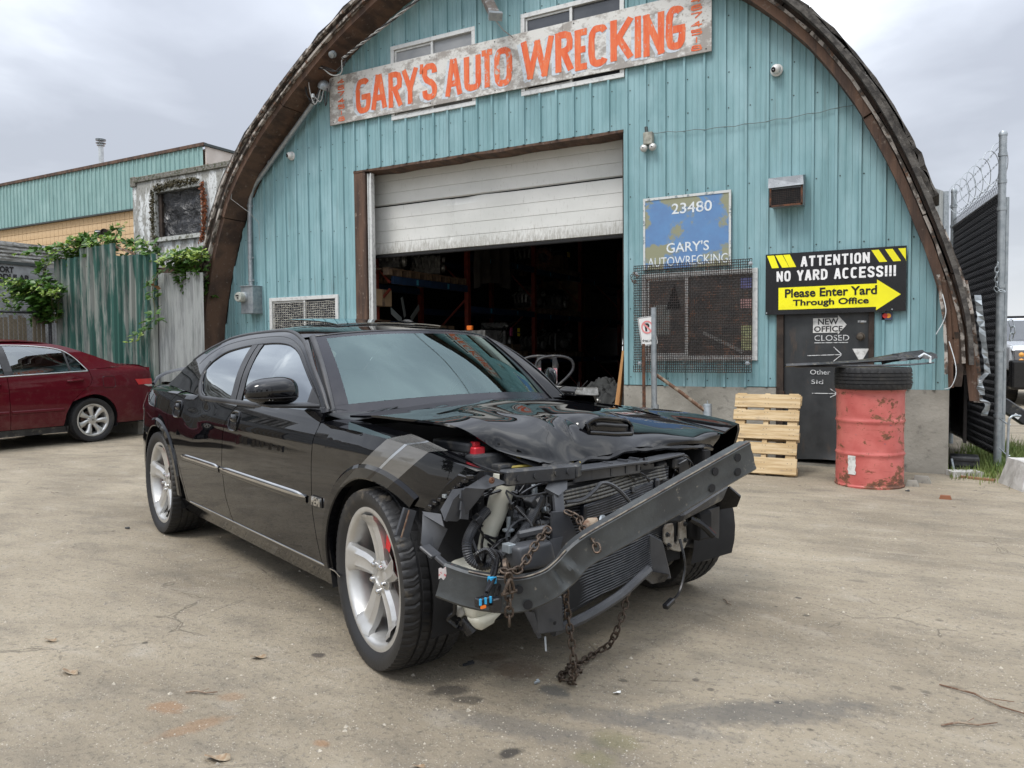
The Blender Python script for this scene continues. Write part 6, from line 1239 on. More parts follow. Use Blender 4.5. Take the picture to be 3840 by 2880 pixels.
# ------------------------------------------------------------------ vehicle materials
def paint(name, base, dust, k=.25, coat=1., rough=.3, stripes=False, ior=1.7, dim=1.):
    t = NT(name); f = t.noise(3, 5); z_ = t.sepx()[2]; d = t.math('ADD', t.noise(11, 6, None, .7), t.math('MULTIPLY', t.step(z_, .55, .22), .22))
    c = t.mix(t.math('MULTIPLY', t.step(d, .52, .85), k), base, dust); rg = rough; met = 0
    if stripes:
        x, y, z = t.sepx(); tt = t.math('ADD', t.math('ADD', x, t.math('MULTIPLY', t.math('SUBTRACT', z, .8), -1.6)), t.math('MULTIPLY', t.math('SUBTRACT', .93, t.math('ABSOLUTE', y)), .6))
        def band(a, b): return t.math('MULTIPLY', t.math('GREATER_THAN', tt, a), t.math('LESS_THAN', tt, b))
        side = t.math('MULTIPLY', t.math('LESS_THAN', y, 0.0), t.math('GREATER_THAN', z, .70))
        m1 = t.math('MULTIPLY', t.math('ADD', band(-.082, .056), band(.082, .24)), side); m2 = t.math('MULTIPLY', band(.058, .08), side)
        br = t.noise(30, 4, t.co((.3, 2, 3))); c = t.mix(m1, c, t.mix(br, (.12*dim, .117*dim, .11*dim, 1), (.18*dim, .175*dim, .165*dim, 1))); c = t.mix(m2, c, (.36*dim, .38*dim, .40*dim, 1) if dim == 1 else (.012, .01, .01, 1)); rg = t.math('ADD', t.math('MULTIPLY', m1, .25), rough)
        met = t.math('MULTIPLY', t.math('ADD', m1, m2), .5)
    nb = t.bump(t.noise(1.1, 2), .04, .05)
    b = t.bsdf(c, rg, met, nb, coat, .015 if k < .3 else .05, spec=.0); b.inputs['Coat IOR'].default_value = ior; return t.m
M_BLK = paint('black_car_paint', (.0035, .0036, .0045, 1), (.035, .032, .027, 1), .06, ior=1.52); M_BLKS = paint('black_car_paint_striped', (.0035, .0036, .0045, 1), (.035, .032, .027, 1), .06, stripes=True, ior=1.52)
M_BLKF = paint('black_flare_paint_striped', (.004, .004, .005, 1), (.035, .032, .027, 1), .06, stripes=True, ior=1.4, dim=.22)
M_RED = paint('maroon_car_paint', (.078, .007, .012, 1), (.14, .07, .06, 1), .35, coat=.6, rough=.4, ior=1.5)
M_TRIM = mat('satin_black_trim', (.014, .014, .015, 1), (.03, .03, .032, 1), .42, sc=5)
M_SEAT = mat('dark_seat', (.02, .02, .022, 1), rough=.8); M_UNDER = mat('underbody_black', (.006, .006, .007, 1), rough=.9)
def glass(name, tint, refl, rough=.0, gl=(.85, .93, 1.0, 1), bmp=.02):
    t = NT(name); tr = t.n.new('ShaderNodeBsdfTransparent'); tr.inputs[0].default_value = tint; g = t.n.new('ShaderNodeBsdfGlossy'); g.inputs['Roughness'].default_value = rough; g.inputs[0].default_value = gl
    nb = t.bump(t.noise(1.6, 2), bmp, .05); t.l.new(nb, g.inputs['Normal']); fr = t.n.new('ShaderNodeFresnel'); fr.inputs[0].default_value = 1.5
    k = t.math('ADD', t.math('MULTIPLY', fr.outputs[0], 1.0), refl, clamp=True); ms = t.n.new('ShaderNodeMixShader'); t.l.new(k, ms.inputs[0]); t.l.new(tr.outputs[0], ms.inputs[1]); t.l.new(g.outputs[0], ms.inputs[2]); t.l.new(ms.outputs[0], t.out.inputs[0]); return t.m
M_WS = glass('windscreen_glass', (.30, .40, .38, 1), .09, gl=(.64, .83, .82, 1)); M_SG = glass('tinted_side_glass', (.04, .045, .05, 1), .30, gl=(.9, .96, 1, 1)); M_RG = glass('rear_side_glass', (.30, .36, .34, 1), .12, gl=(.9, .96, 1, 1))
M_ALLOY = mat('silver_alloy', (.58, .58, .57, 1), (.46, .45, .43, 1), .33, metal=.7, sc=9, th=(.4, .7), c3=(.30, .27, .22, 1), th3=(.62, .8), sc3=5); M_BRK = mat('red_caliper', (.55, .012, .015, 1), rough=.4); M_DISC = mat('brake_rotor', (.14, .07, .05, 1), (.2, .17, .15, 1), .5, metal=.6, sc=8)
def panel(nm, xs, zlo, zhi, Y, sg, mt, par, cut0=None, cut1=None, nv=14, top=None, nt_=4, flange=.018, band=.22, bulge=.01):
    mb = MB(); vs = []; n = nv+1+(nt_ if top else 0); X0, X1 = xs[0], xs[-1]
    for xn in xs:
        zb, zt = zlo(xn), zhi(xn)
        w0 = max(0, 1-(xn-X0)/band); w1 = max(0, 1-(X1-xn)/band); w0, w1 = w0*w0*(3-2*w0), w1*w1*(3-2*w1)
        if (X1-X0) < 2*band: f = (xn-X0)/(X1-X0); w0, w1 = 1-f, f
        for j in range(nv+1):
            z = lerp(zb, zt, j/nv); x = xn+((cut0(z)-X0)*w0 if cut0 else 0)+((cut1(z)-X1)*w1 if cut1 else 0); vs.append((x, sg*Y(x, z), z))
        if top:
            x = vs[-1][0]; y0 = Y(x, zt); ty, tz = top(x)
            for k in range(1, nt_+1): u = k/nt_; vs.append((x, sg*lerp(y0, ty, u), lerp(zt, tz, u)+bulge*math.sin(math.pi*u)))
    mb.add(vs, [(i*n+j, (i+1)*n+j, (i+1)*n+j+1, i*n+j+1) for i in range(len(xs)-1) for j in range(n-1)])
    me = mb.mesh(nm, mt); bm = bmesh.new(); bm.from_mesh(me); es = [e_ for e_ in bm.edges if e_.is_boundary]
    r_ = bmesh.ops.extrude_edge_only(bm, edges=es)
    for v in r_['geom']:
        if isinstance(v, bmesh.types.BMVert): v.co.y -= sg*flange
    bmesh.ops.recalc_face_normals(bm, faces=bm.faces)
    # normals must face out of the car
    s = sum(f.normal.y*sg*f.calc_area() for f in bm.faces)
    if s < 0: bmesh.ops.reverse_faces(bm, faces=bm.faces)
    bm.to_mesh(me); bm.free(); me.polygons.foreach_set('use_smooth', [True]*len(me.polygons)); me.set_sharp_from_angle(angle=R(38))
    nn = len(xs)*n; an = {}; ln = []
    for p in me.polygons:
        body = all(v < nn for v in p.vertices)
        for v in p.vertices:
            if body and v % n < (nv if top else nv+1) and all((w % n) <= nv for w in p.vertices):
                if v not in an:
                    c = me.vertices[v].co; e = .004; d = Vector((-(Y(c.x+e, c.z)-Y(c.x-e, c.z))/(2*e), sg, -(Y(c.x, c.z+e)-Y(c.x, c.z-e))/(2*e))); an[v] = tuple(d.normalized())
                ln.append(an[v])
            else: ln.append((0, 0, 0))
    me.normals_split_custom_set(ln)
    return link(nm, me, par)
def arr(a, b, n, extra=()): return sorted(set([round(lerp(a, b, i/n), 5) for i in range(n+1)]+[round(e, 5) for e in extra if a < e < b]))
def archz(cx, cz, r, base): return lambda x: cz+math.sqrt(max(0, r*r-(x-cx)**2)) if abs(x-cx) < r-1e-6 else base
def archx(cx, r): return [cx+r*math.cos(math.pi*i/28) for i in range(29)]+[cx+r+.0004, cx-r-.0004]
def smooth_obj(o, ang=38):
    o.data.polygons.foreach_set('use_smooth', [True]*len(o.data.polygons)); o.data.set_sharp_from_angle(angle=R(ang)); return o
def wheel(par, x, y, z, r, rr, w, side, steer=0, style='five', tyre=None, spin=0.):
    """tyre + rim parts; outer face towards -y (side -1) or +y"""
    root = bpy.data.objects.new('wheel', None); COL.objects.link(root); root.parent = par; root.location = (x, y, z); root.rotation_euler = (0, 0, steer+(0 if side < 0 else math.pi)); root.empty_display_size = .1
    o = link('tyre', tyre, root); o.rotation_euler = (0, 1.2*spin, 0)
    RX = rotm('X', R(90)); h = w/2; m = MB()   # local z of lathe -> -y
    rim = [(rr-.004, h*.80), (rr+.008, h*.84), (rr+.010, h*.88), (rr-.004, h*.90), (rr-.016, h*.84), (rr-.026, h*.72), (rr-.030, h*.2), (rr-.035, -h*.6), (rr-.01, -h*.8), (rr-.002, -h*.8), (rr-.02, 0), (rr-.015, h*.7)]
    m.lathe(rim, 64, RX, closed=True); ro = m.build('rim', M_ALLOY, root, smooth=True, ang=50); ro.rotation_euler = (0, spin, 0)
    def P(rad, ang, d): return Vector((rad*math.cos(ang), -d, rad*math.sin(ang)))
    ns = 5 if style == 'five' else 7
    for k in range(ns):
        a0 = 2*math.pi*k/ns; mb = MB(); sec = []
        q = 12
        for i in range(q+1):
            u = i/q; rad = lerp(.045, rr-.020, u)
            if style == 'five': wd = .030+.016*math.sin(min(1., u*1.15)*math.pi/2)+.020*max(0, u-.82)*5; tw = .16*math.sin(u*1.6)-.02; dep = h*(.52+.30*u**.7)-.012*math.sin(math.pi*u)+(.010*(u > .9)); rid = .013
            else: wd = .020+.022*u+.01*max(0, u-.8)*5; tw = .22*math.sin(u*2.2); dep = h*(.62+.20*u); rid = .010
            a = a0+tw; du = wd/max(rad, .06); e2 = []
            for s_, dd in ((-1, -.028), (-1, 0), (-.55, rid*.6), (0, rid*(.2 if style == 'five' else 1.1)), (.55, rid*.6), (1, 0), (1, -.028)):
                e2.append(P(rad, a+s_*du, dep+dd-(.006 if abs(s_) == 1 else 0)))
            sec.append(e2)
        vs = [v for e2 in sec for v in e2]; n = 7
        mb.add(vs, [(i*n+j, i*n+(j+1) % n, (i+1)*n+(j+1) % n, (i+1)*n+j) for i in range(q) for j in range(n)]); o = mb.build('spoke', M_ALLOY, root, smooth=True, ang=42); o.rotation_euler = (0, spin, 0)
    m = MB(); m.lathe([(.078, h*.44), (.078, h*.52), (.066, h*.60), (.036, h*.62), (.034, h*.57), (.030, h*.56), (.0001, h*.60)] if style == 'five' else [(.07, h*.55), (.07, h*.66), (.055, h*.72), (.034, h*.74), (.0001, h*.76)], 32, RX); m.build('hub', M_ALLOY, root, smooth=True, ang=35)
    for k in range(5):
        m = MB(); a = 2*math.pi*(k+.5)/5+spin; c = P(.057, -a, 0); dm = Matrix.Translation((c.x, 0, c.z)) @ RX; m.lathe([(.011, h*.55), (.011, h*.70), (.007, h*.73), (.0001, h*.73)], 10, dm); m.lathe([(.017, h*.60), (.019, h*.615), (.014, h*.60)], 14, dm, closed=True); m.build('lug_nut', M_CHR, root, smooth=True)
    m = MB(); m.lathe([(.06, h*.05), (.175 if style == 'five' else .13, h*.05), (.175 if style == 'five' else .13, -h*.1), (.06, -h*.1)], 40, RX); m.build('brake_disc', M_DISC, root, smooth=True, ang=40)
    if style == 'five':
        m = MB(); n = 10
        for i in range(n):
            a, b = lerp(.25, 1.35, i/n), lerp(.25, 1.35, (i+1)/n)
            m.hexa([P(.125, a, -.01), P(.125, b, -.01), P(.205, b, -.01), P(.205, a, -.01), P(.125, a, .055), P(.125, b, .055), P(.205, b, .055), P(.205, a, .055)])
        m.hexa([P(.08, 2.9, -.01), P(.08, 3.5, -.01), P(.125, 3.5, -.01), P(.125, 2.9, -.01), P(.08, 2.9, .05), P(.08, 3.5, .05), P(.125, 3.5, .05), P(.125, 2.9, .05)])
        m.build('caliper', M_BRK, root)
    m = MB(); m.lathe([(.10, -h*.35), (rr-.04, -h*.35), (rr-.04, -h*.4), (.10, -h*.4)], 30, RX, closed=True); m.build('backing', M_UNDER, root)
    return root
def ribbon(nm, pts, offn, w, mt, par, th=.004, smooth=True):
    """flat strip along pts; offn(p) gives outward normal"""
    vs = []; n = len(pts)
    for i, p in enumerate(pts):
        d = (pts[min(n-1, i+1)]-pts[max(0, i-1)]).normalized(); nn = offn(p).normalized(); s = nn.cross(d).normalized(); ww = w(i/(n-1)) if callable(w) else w
        vs += [p-s*ww/2, p-s*ww*.3+nn*th, p+s*ww*.3+nn*th, p+s*ww/2]
    mb = MB(); mb.add(vs, [(4*i+a, 4*i+a+1, 4*i+5+a, 4*i+4+a) for i in range(n-1) for a in range(3)]); return mb.build(nm, mt, par, smooth=smooth, ang=60)

# ================================================================== the wrecked black sedan
CAR = thing('wrecked_sedan', 'black four-door sedan with its front bumper torn off and hood crumpled', 'car', (-1.6142, -5.4751, 0), -.3851)
Wp = [(-4.06, .60), (-4.0, .72), (-3.9, .80), (-3.7, .875), (-3.4, .925), (-3.05, .945), (-2.6, .932), (-2.2, .925), (-1.5, .925), (-.9, .925), (-.5, .925), (-.2, .932), (0, .938), (.3, .925), (.5, .895), (.62, .86)]
prof = [(.18, .075), (.25, .045), (.30, .022), (.36, .012), (.45, .004), (.60, 0), (.74, .002), (.82, .008), (.88, .018), (.94, .036), (.99, .060), (1.03, .095), (1.08, .15)]
def YC(x, z):
    hip = math.exp(-((x+3.0)/.50)**2); p_ = smooth_interp(z, prof)
    if z > .74: p_ *= lerp(1, .62, hip)
    y = smooth_interp(x, Wp)-p_
    y -= .020*math.exp(-((x+2.28)/.20)**2)*math.exp(-((z-.92)/.10)**2)          # coke-bottle kick ahead of the hip
    y += .010*math.exp(-((z-.865)/.035)**2)*(1 if x < .1 else max(0, 1-(x-.1)/.3))*(1-hip)*.6
    return y
Gh = [(.96, .875), (.99, .866), (1.05, .838), (1.13, .800), (1.2, .757), (1.27, .705), (1.31, .668), (1.36, .622), (1.39, .585), (1.42, .53)]
def YG(x, z):
    k = 1-.125*max(0, (x+1.3)/.65)-.085*max(0, (-x-2.4)/.9)
    return smooth_interp(z, Gh)*k
LO = .315
def flare(cx, a0, a1, Y, sg, mt, par, r0=.403, r1=.462, cz=.355, h=.011, fx=1.):
    mb = MB(); n = 72; P = [(r0, -.035), (r0, h*.6), (r0+.006, h), (r1-.014, h), (r1, 0.0005)]
    vs = []
    for i in range(n+1):
        a = R(lerp(a0, a1, i/n))
        for r_, o in P: x, z = cx+r_*math.cos(a)*(fx if a < math.pi/2 else 1), cz+r_*math.sin(a); vs.append((x, sg*(Y(x, max(z, .2))+o), z))
    mb.add(vs, [(i*5+j, (i+1)*5+j, (i+1)*5+j+1, i*5+j+1) for i in range(n) for j in range(4)]); return mb.build('wheel_arch_flare', mt, par, smooth=True, ang=32)
def zlF(x):
    if x > 0: x = min(x, .5)/1.35; return max(.70, .355+math.sqrt(max(0, .405**2-x*x)))
    return .355+math.sqrt(max(0, .405**2-x*x)) if x > -.4049 else LO
crease = [(-.60, .945), (-.43, .942), (.1, .926), (.39, .898), (.62, .852)]
for sg in (-1, 1):
    mt = M_BLKS if sg < 0 else M_BLK
    hoodgap = lambda x: (smooth_interp(x, [(-.6, .775), (-.4, .76), (0, .755), (.25, .725), (.45, .745), (.62, .73)]) if sg < 0 else .765, smooth_interp(x, [(-.6, .955), (-.3, .945), (.02, .922), (.22, .878), (.45, .848), (.62, .825)]))
    f1 = lambda z: interp(z, [(.70, .44), (.80, .555), (.86, .615)])
    f0 = lambda z: interp(z, [(.315, -.487), (.55, -.545), (.80, -.552), (.90, -.535), (.95, -.515)])
    if sg > 0: f1 = lambda z: interp(z, [(.70, .38), (.86, .45)])
    xe = .615 if sg < 0 else .45
    panel('front_fender', arr(-.53, xe, 46, archx(0, .405)), zlF, lambda x: smooth_interp(x, crease), YC, sg, mt, CAR, f0, f1, 20, hoodgap, 5, band=.30, bulge=.004)
    d0 = lambda z: interp(z, [(.315, -1.64), (.45, -1.72), (.62, -1.755), (.81, -1.742), (.90, -1.69), (1.0, -1.585)])
    panel('front_door', arr(-1.70, -.54, 30), lambda x: LO, lambda x: .988, YC, sg, M_BLK, CAR, lambda z: d0(z)+.004, lambda z: f0(z)-.006 if z < .95 else -.525-.006, 22, (lambda x: (YG(max(-1.6, min(-.69, x)), .99)-.004, .993)), 4, band=.3, bulge=.006)
    d1 = lambda z: interp(z, [(.315, -2.475), (.40, -2.50), (.52, -2.57), (.64, -2.66), (.74, -2.76), (.84, -2.83), (.93, -2.80), (1.0, -2.70)])
    ctop = lambda x: (smooth_interp(-x, [(2.24, .865), (2.5, .845), (2.9, .80), (3.35, .735), (3.7, .72), (4.0, .66)]), smooth_interp(-x, [(2.24, .99), (2.6, 1.005), (3.0, 1.02), (3.4, 1.035), (3.8, 1.025), (4.0, .995)]))
    panel('rear_door', arr(-2.62, -1.70, 26), lambda x: LO, lambda x: .988 if x > -2.25 else .992, YC, sg, M_BLK, CAR, lambda z: d1(z)+.005, lambda z: d0(z)-.004, 22, (lambda x: ctop(x) if x < -2.24 else (YC(x, .99)-.003, .990)), 4, band=.42, bulge=.002)
    def zlQ(x): return .355+math.sqrt(max(0, .405**2-(x+3.048)**2)) if abs(x+3.048) < .4049 else (LO if x > -3 else .70)
    panel('quarter_panel', arr(-3.98, -2.62, 50, archx(-3.048, .405)), zlQ, lambda x: smooth_interp(-x, [(2.5, .992), (3.0, 1.0), (3.5, .995), (3.98, .95)]), YC, sg, M_BLK, CAR, None, lambda z: d1(z)-.003, 20, ctop, 5, band=.42, bulge=.008)
    flare(0, 56 if sg < 0 else 60, 186, YC, sg, M_BLKF if sg < 0 else M_BLK, CAR, fx=1.35); flare(-3.048, -4, 186, YC, sg, M_BLK, CAR)
    # sill
    panel('sill', arr(-2.66, -.31, 30), lambda x: .205+.02*max(0, -x-2.3), lambda x: LO-.006, lambda x, z: YC(x, z)-.006, sg, M_BLK, CAR, nv=6)
    n_ = lambda p: Vector((0, sg, .0))
    ribbon('sill_strip', [Vector((x, sg*(YC(x, .312)+.001), .312-(.05*max(0, (x+.36)/.14)**1.5 if x > -.36 else 0)-.0*max(0, -x-2.3))) for x in arr(-2.42, -.30, 40)], n_, .009, M_CHR, CAR, .004)
    for a, b in ((-1.775, -.60), (-2.50, -1.80)): ribbon('side_moulding', [Vector((x, sg*(YC(x, .60)+.001), .602)) for x in arr(a, b, 24)], n_, lambda u: .030*min(1, .25+8*min(u, 1-u)), M_CHR if True else M_TRIM, CAR, .009); ribbon('moulding_base', [Vector((x, sg*(YC(x, .60)+.0006), .592)) for x in arr(a, b, 24)], n_, .040, M_BLK, CAR, .006)
    # rear bumper side and wheel-arch liner
    panel('rear_bumper', arr(-4.0, -3.45, 14), lambda x: .30, lambda x: .692, lambda x, z: YC(x, z)+.004, sg, M_BLK, CAR, nv=10)
    for cx in (0, -3.048):
        mb = MB(); mb.grid(22, 3, lambda u, v: (cx+.415*math.cos(math.pi*(u*1.2-.1)), sg*(.905-.33*v), .355+.415*math.sin(math.pi*(u*1.2-.1)))); mb.build('arch_liner', M_UNDER, CAR, smooth=True)
    # door handles
    for hx, hz in ((-1.575, .885), (-2.62, .898)):
        yb = YC(hx, hz); pts = [(hx+.066*math.copysign(abs(math.cos(a))**.6, math.cos(a)), hz+.052*math.copysign(abs(math.sin(a))**.6, math.sin(a))) for a in np.linspace(0, 2*math.pi, 41)[:-1]]
        mb = MB(); P0 = [Vector((x, sg*(YC(x, z)+.003), z)) for x, z in pts]; mb.tube(P0+[P0[0], P0[1]], .006, 6, False); mb.build('handle_bezel', M_BLK, CAR, smooth=True)
        mb = MB(); n = len(pts); mb.add([(hx+(x-hx)*k, sg*(YC(x, z)+d), hz+(z-hz)*k) for k, d in ((1, .002), (.8, -.0), (.55, .0015)) for x, z in pts]+[(hx, sg*(yb+.002), hz)], [(i, (i+1) % n, n+(i+1) % n, n+i) for i in range(n)]+[(n+i, n+(i+1) % n, 2*n+(i+1) % n, 2*n+i) for i in range(n)]+[(2*n+i, 2*n+(i+1) % n, 3*n) for i in range(n)]); mb.build('handle_bowl', M_CHR if False else M_SBLK, CAR, smooth=True)
        mb = MB(); mb.grid(10, 8, lambda u, v: (hx-.048+.096*u, sg*(yb+.004+.014*math.sin(math.pi*u)**.5*math.sin(math.pi*min(1, .15+v*.85))), hz-.004+.042*v)); h_ = mb.build('door_handle', M_BLK, CAR, smooth=True)
# HEMI badge
fit('HEMI', .088, .036, M_CHR, CAR, Matrix.Translation((-.53, -.934, .580)) @ rotm('X', R(90)), .03, 'badge', world=False, ext=.003)
m = MB(); m.box((-.486, -.929, .598), (.1, .004, .045)); m.build('badge_back', M_TRIM, CAR)
# greenhouse
# belt line (b), glass top (t) and roof rail (r), all (x,z) from front to rear
Tl = [(-.76, .995), (-.85, 1.065), (-.945, 1.130), (-1.07, 1.205), (-1.19, 1.265), (-1.33, 1.302), (-1.57, 1.318), (-1.90, 1.310), (-2.12, 1.292), (-2.30, 1.262), (-2.42, 1.205), (-2.455, 1.15), (-2.40, 1.08), (-2.31, 1.02), (-2.22, .995)]
Rl = [(-.69, .972), (-.82, 1.085), (-.96, 1.180), (-1.10, 1.262), (-1.235, 1.322), (-1.38, 1.360), (-1.60, 1.386), (-1.92, 1.386), (-2.20, 1.376), (-2.46, 1.350), (-2.72, 1.295), (-2.90, 1.235), (-3.06, 1.165), (-3.22, 1.09), (-3.38, 1.035)]
TT = catmull([Vector(p) for p in Tl[:11]], 41)+catmull([Vector(p) for p in Tl[10:]], 21)[1:]; RR = catmull([Vector(p) for p in Rl[:11]], 41)+catmull([Vector(p) for p in Rl[10:]], 21)[1:]
for sg in (-1, 1):
    mb = MB(); vs = []; nv = 6
    for a, b in zip(TT, RR):
        for j in range(nv+1): q = a.lerp(b, j/nv); vs.append((q.x, sg*(YG(q.x, q.y)+.006*math.sin(math.pi*j/nv)), q.y))
    k = nv+1; mb.add(vs, [(i*k+j, (i+1)*k+j, (i+1)*k+j+1, i*k+j+1) for i in range(len(TT)-1) for j in range(nv)]); mb.build('window_surround', M_BLK, CAR, smooth=True, ang=50)
    bot = lambda x: interp(-x, [(.6, .988), (2.22, .990), (2.31, 1.02), (2.40, 1.08), (2.455, 1.15)])
    topf = [(-p[0], p[1]) for p in Tl[:12]]
    tz = lambda x: smooth_interp(-x, topf)
    def pane(nm, xa, xb, sh, mt, cut):
        mb = MB(); vs = []; n = 24
        for i in range(n+1):
            for j in range(9):
                x0 = lerp(xa, xb, i/n); z0, z1 = bot(x0), tz(x0); z = lerp(z0, z1, j/8); w = cut(i/n); x = x0-sh*(z-.99)*w; z1b = tz(x); z = lerp(bot(x), z1b, j/8); vs.append((x, sg*(YG(x, z)-.006+.004*math.sin(math.pi*j/8)), z))
        mb.add(vs, [(i*9+j, (i+1)*9+j, (i+1)*9+j+1, i*9+j+1) for i in range(n) for j in range(8)]); return mb.build(nm, mt, CAR, smooth=True)
    pane('front_side_window', -.77, -1.60, .50, M_SG, lambda u: max(0, u-.5)*2)
    pane('rear_side_window', -1.74, -2.44, .50, M_SG, lambda u: max(0, 1-u*2))
    # B pillar, seals
    for xa, xb, off, mt2 in ((-1.585, -1.66, .001, M_TRIM), (-1.668, -1.755, .003, M_TRIM)):
        mb = MB(); mb.grid(3, 10, lambda u, v: (lambda z, x: (x, sg*(YG(x, z)+off), z))(lerp(.985, 1.312, v), lerp(xa, xb, u)-.50*(lerp(.985, 1.312, v)-.99))); mb.build('door_pillar', mt2, CAR, smooth=True)
    nG = lambda p: Vector((0, sg, .45))
    ribbon('window_seal', [Vector((q.x, sg*(YG(q.x, q.y)-.001), q.y)) for q in TT], nG, .016, M_SBLK, CAR, .004)
    ribbon('belt_trim', [Vector((x, sg*(YG(x, .985)+.001), .983)) for x in arr(-2.24, -.72, 36)], lambda p: Vector((0, sg, .25)), .032, M_TRIM, CAR, .006)
    ribbon('window_trim', [Vector((q.x, sg*(YG(q.x, q.y)+.002), q.y-.004)) for q in catmull([Vector((-2.20, .984)), Vector((-2.32, 1.005)), Vector((-2.42, 1.07)), Vector((-2.475, 1.14)), Vector((-2.45, 1.21))], 24)], lambda p: Vector((0, sg, .4)), .034, M_TRIM, CAR, .006)
    ribbon('roof_gutter', [Vector((q.x, sg*(YG(q.x, q.y)-.004), q.y+.004)) for q in RR[:48]], lambda p: Vector((0, sg, 1.2)), .022, M_TRIM, CAR, .006)
    # gap line between door frame and body rail
    ribbon('door_frame_gap', [Vector((q.x, sg*(YG(q.x, q.y)+.0065), q.y)) for q in [a.lerp(b, .55) for a, b in zip(TT, RR)][2:46]], nG, .0065, M_SBLK, CAR, .001)
    mb = MB(); mb.add([(-.72, sg*(YG(-.72, .985)+.004), .985), (-.88, sg*(YG(-.88, .985)+.004), .985), (-.885, sg*(YG(-.88, 1.09)+.004), 1.092), (-.86, sg*(YG(-.86, 1.07)+.004), 1.075)], [(0, 1, 2, 3)]); mb.build('mirror_sail', M_TRIM, CAR)
# roof, windscreen, backlight
RL_ = [q for q in RR if q.x <= -1.235]; dl = [0]
for a, b in zip(RL_, RL_[1:]): dl.append(dl[-1]+(b-a).length)
rlx = [(d/dl[-1], q.x) for d, q in zip(dl, RL_)]; rlz = [(d/dl[-1], q.y) for d, q in zip(dl, RL_)]
CX = [(1.235, -.975), (1.32, -1.10), (1.45, -1.34), (1.65, -1.6), (1.9, -1.9), (2.2, -2.22), (2.45, -2.5), (2.60, -2.68), (2.8, -2.90), (3.0, -3.10), (3.2, -3.30), (3.38, -3.50)]; CZ = [(1.235, 1.372), (1.32, 1.392), (1.45, 1.420), (1.65, 1.436), (1.9, 1.443), (2.2, 1.438), (2.45, 1.415), (2.60, 1.385), (2.8, 1.325), (3.0, 1.235), (3.2, 1.135), (3.38, 1.050)]
def RS(u, v):
    xr, zr = interp(u, rlx), interp(u, rlz); yr = YG(xr, zr)-.003; xc, zc_ = smooth_interp(-xr, CX), smooth_interp(-xr, CZ); t_ = 2*v-1; a = abs(t_)
    return (lerp(xc, xr, a**2.2), t_*yr, zc_-(zc_-zr-.004)*(a**2.6))
def uof(x):
    for (u, q), (u2, q2) in zip(rlx, rlx[1:]):
        if q2 <= x: return u+(u2-u)*(q-x)/(q-q2)
    return 1
U1, U2 = uof(-2.60), uof(-3.25)
def sub(nm, u0, u1, v0, v1, nu, nv, mt, lift=0, fn=RS):
    mb = MB(); mb.grid(nu, nv, lambda a, b: tuple(Vector(fn(lerp(u0, u1, a), lerp(v0, v1, b)))+Vector((0, 0, lift)))); o = mb.build(nm, mt, CAR, smooth=True, ang=60); return o
sub('roof', 0, U1, 0, 1, 48, 36, M_BLK); sub('backlight', U1, U2, .05, .95, 16, 20, M_SG, -.004); sub('backlight_frame', U1, 1, 0, .05, 14, 2, M_BLK); sub('backlight_frame', U1, 1, .95, 1, 14, 2, M_BLK); sub('deck_shelf', U2, 1, .05, .95, 3, 12, M_BLK)
# tilted glass sunroof
mb = MB(); mb.grid(8, 16, lambda u, v: (lambda p: (p[0], p[1], p[2]+.014+.036*u))(RS(lerp(uof(-1.48), uof(-2.12), u), lerp(.20, .80, v)))); mb.build('sunroof', M_SG, CAR, smooth=True, thick=.006)
mb = MB()
mb.grid(8, 16, lambda u, v: (lambda p: (p[0], p[1], p[2]+.003))(RS(lerp(uof(-1.45), uof(-2.16), u), lerp(.185, .815, v)))); mb.build('sunroof_well', M_SBLK, CAR, smooth=True)
wb = [(-.735, .955, .715), (-.60, .982, .50), (-.50, .998, .28), (-.455, 1.004, 0)]
def WSf(u, v):
    """u 0 base..1 top, v 0 right..1 left"""
    t_ = 2*v-1; a = abs(t_); xb = lerp(-.455, -.745, a**2); zb = lerp(1.004, .957, a**2); yb = .722*t_
    xt, yt, zt = RS(0, lerp(.035, .965, v)); b = .018*math.sin(math.pi*u)
    return (lerp(xb, xt, u)+b*.6, lerp(yb, yt, u), lerp(zb, zt, u)+b)
sub('windscreen', .09, .94, .05, .95, 24, 30, M_WS, 0, WSf)
M_FRIT = mat('windscreen_frit', (.012, .012, .017, 1), rough=.22, spec=.35)
for a in ((0, .09, 0, 1), (.94, 1, 0, 1), (.09, .94, 0, .05), (.09, .94, .95, 1)): sub('windscreen_border', a[0], a[1], a[2], a[3], 10, 16, M_FRIT, 0, WSf)
for sg in (-1, 1):
    # painted A pillar between windscreen edge and door frame, with a dark gasket
    fr = [q for q in RR if q.x > -1.25]; mb = MB(); vs = []; n = len(fr)
    for i, q in enumerate(fr):
        e = Vector(WSf(min(1, max(0, (q.y-.955)/(1.338-.955))), 0 if sg < 0 else 1)); a = Vector((q.x, sg*(YG(q.x, q.y)-.004), q.y))
        for j in range(7): u = j/6; vs.append(a.lerp(e, u*.86)+Vector((.012*math.sin(math.pi*u), sg*.012*math.sin(math.pi*u), .004*math.sin(math.pi*u))))
    mb.add(vs, [(i*7+j, (i+1)*7+j, (i+1)*7+j+1, i*7+j+1) for i in range(n-1) for j in range(6)]); mb.build('a_pillar', M_BLK, CAR, smooth=True, ang=60)
    ribbon('pillar_gasket', [Vector(WSf(u, .004 if sg < 0 else .996))+Vector((0, sg*.004, .002)) for u in np.linspace(0, 1, 20)], lambda p: Vector((.5, sg*.6, .4)), .034, M_TRIM, CAR, .008)
ribbon('header_gasket', [Vector(WSf(1, v))+Vector((0, 0, .001)) for v in np.linspace(0, 1, 30)], lambda p: Vector((.5, 0, 1)), .014, M_SBLK, CAR, .003)
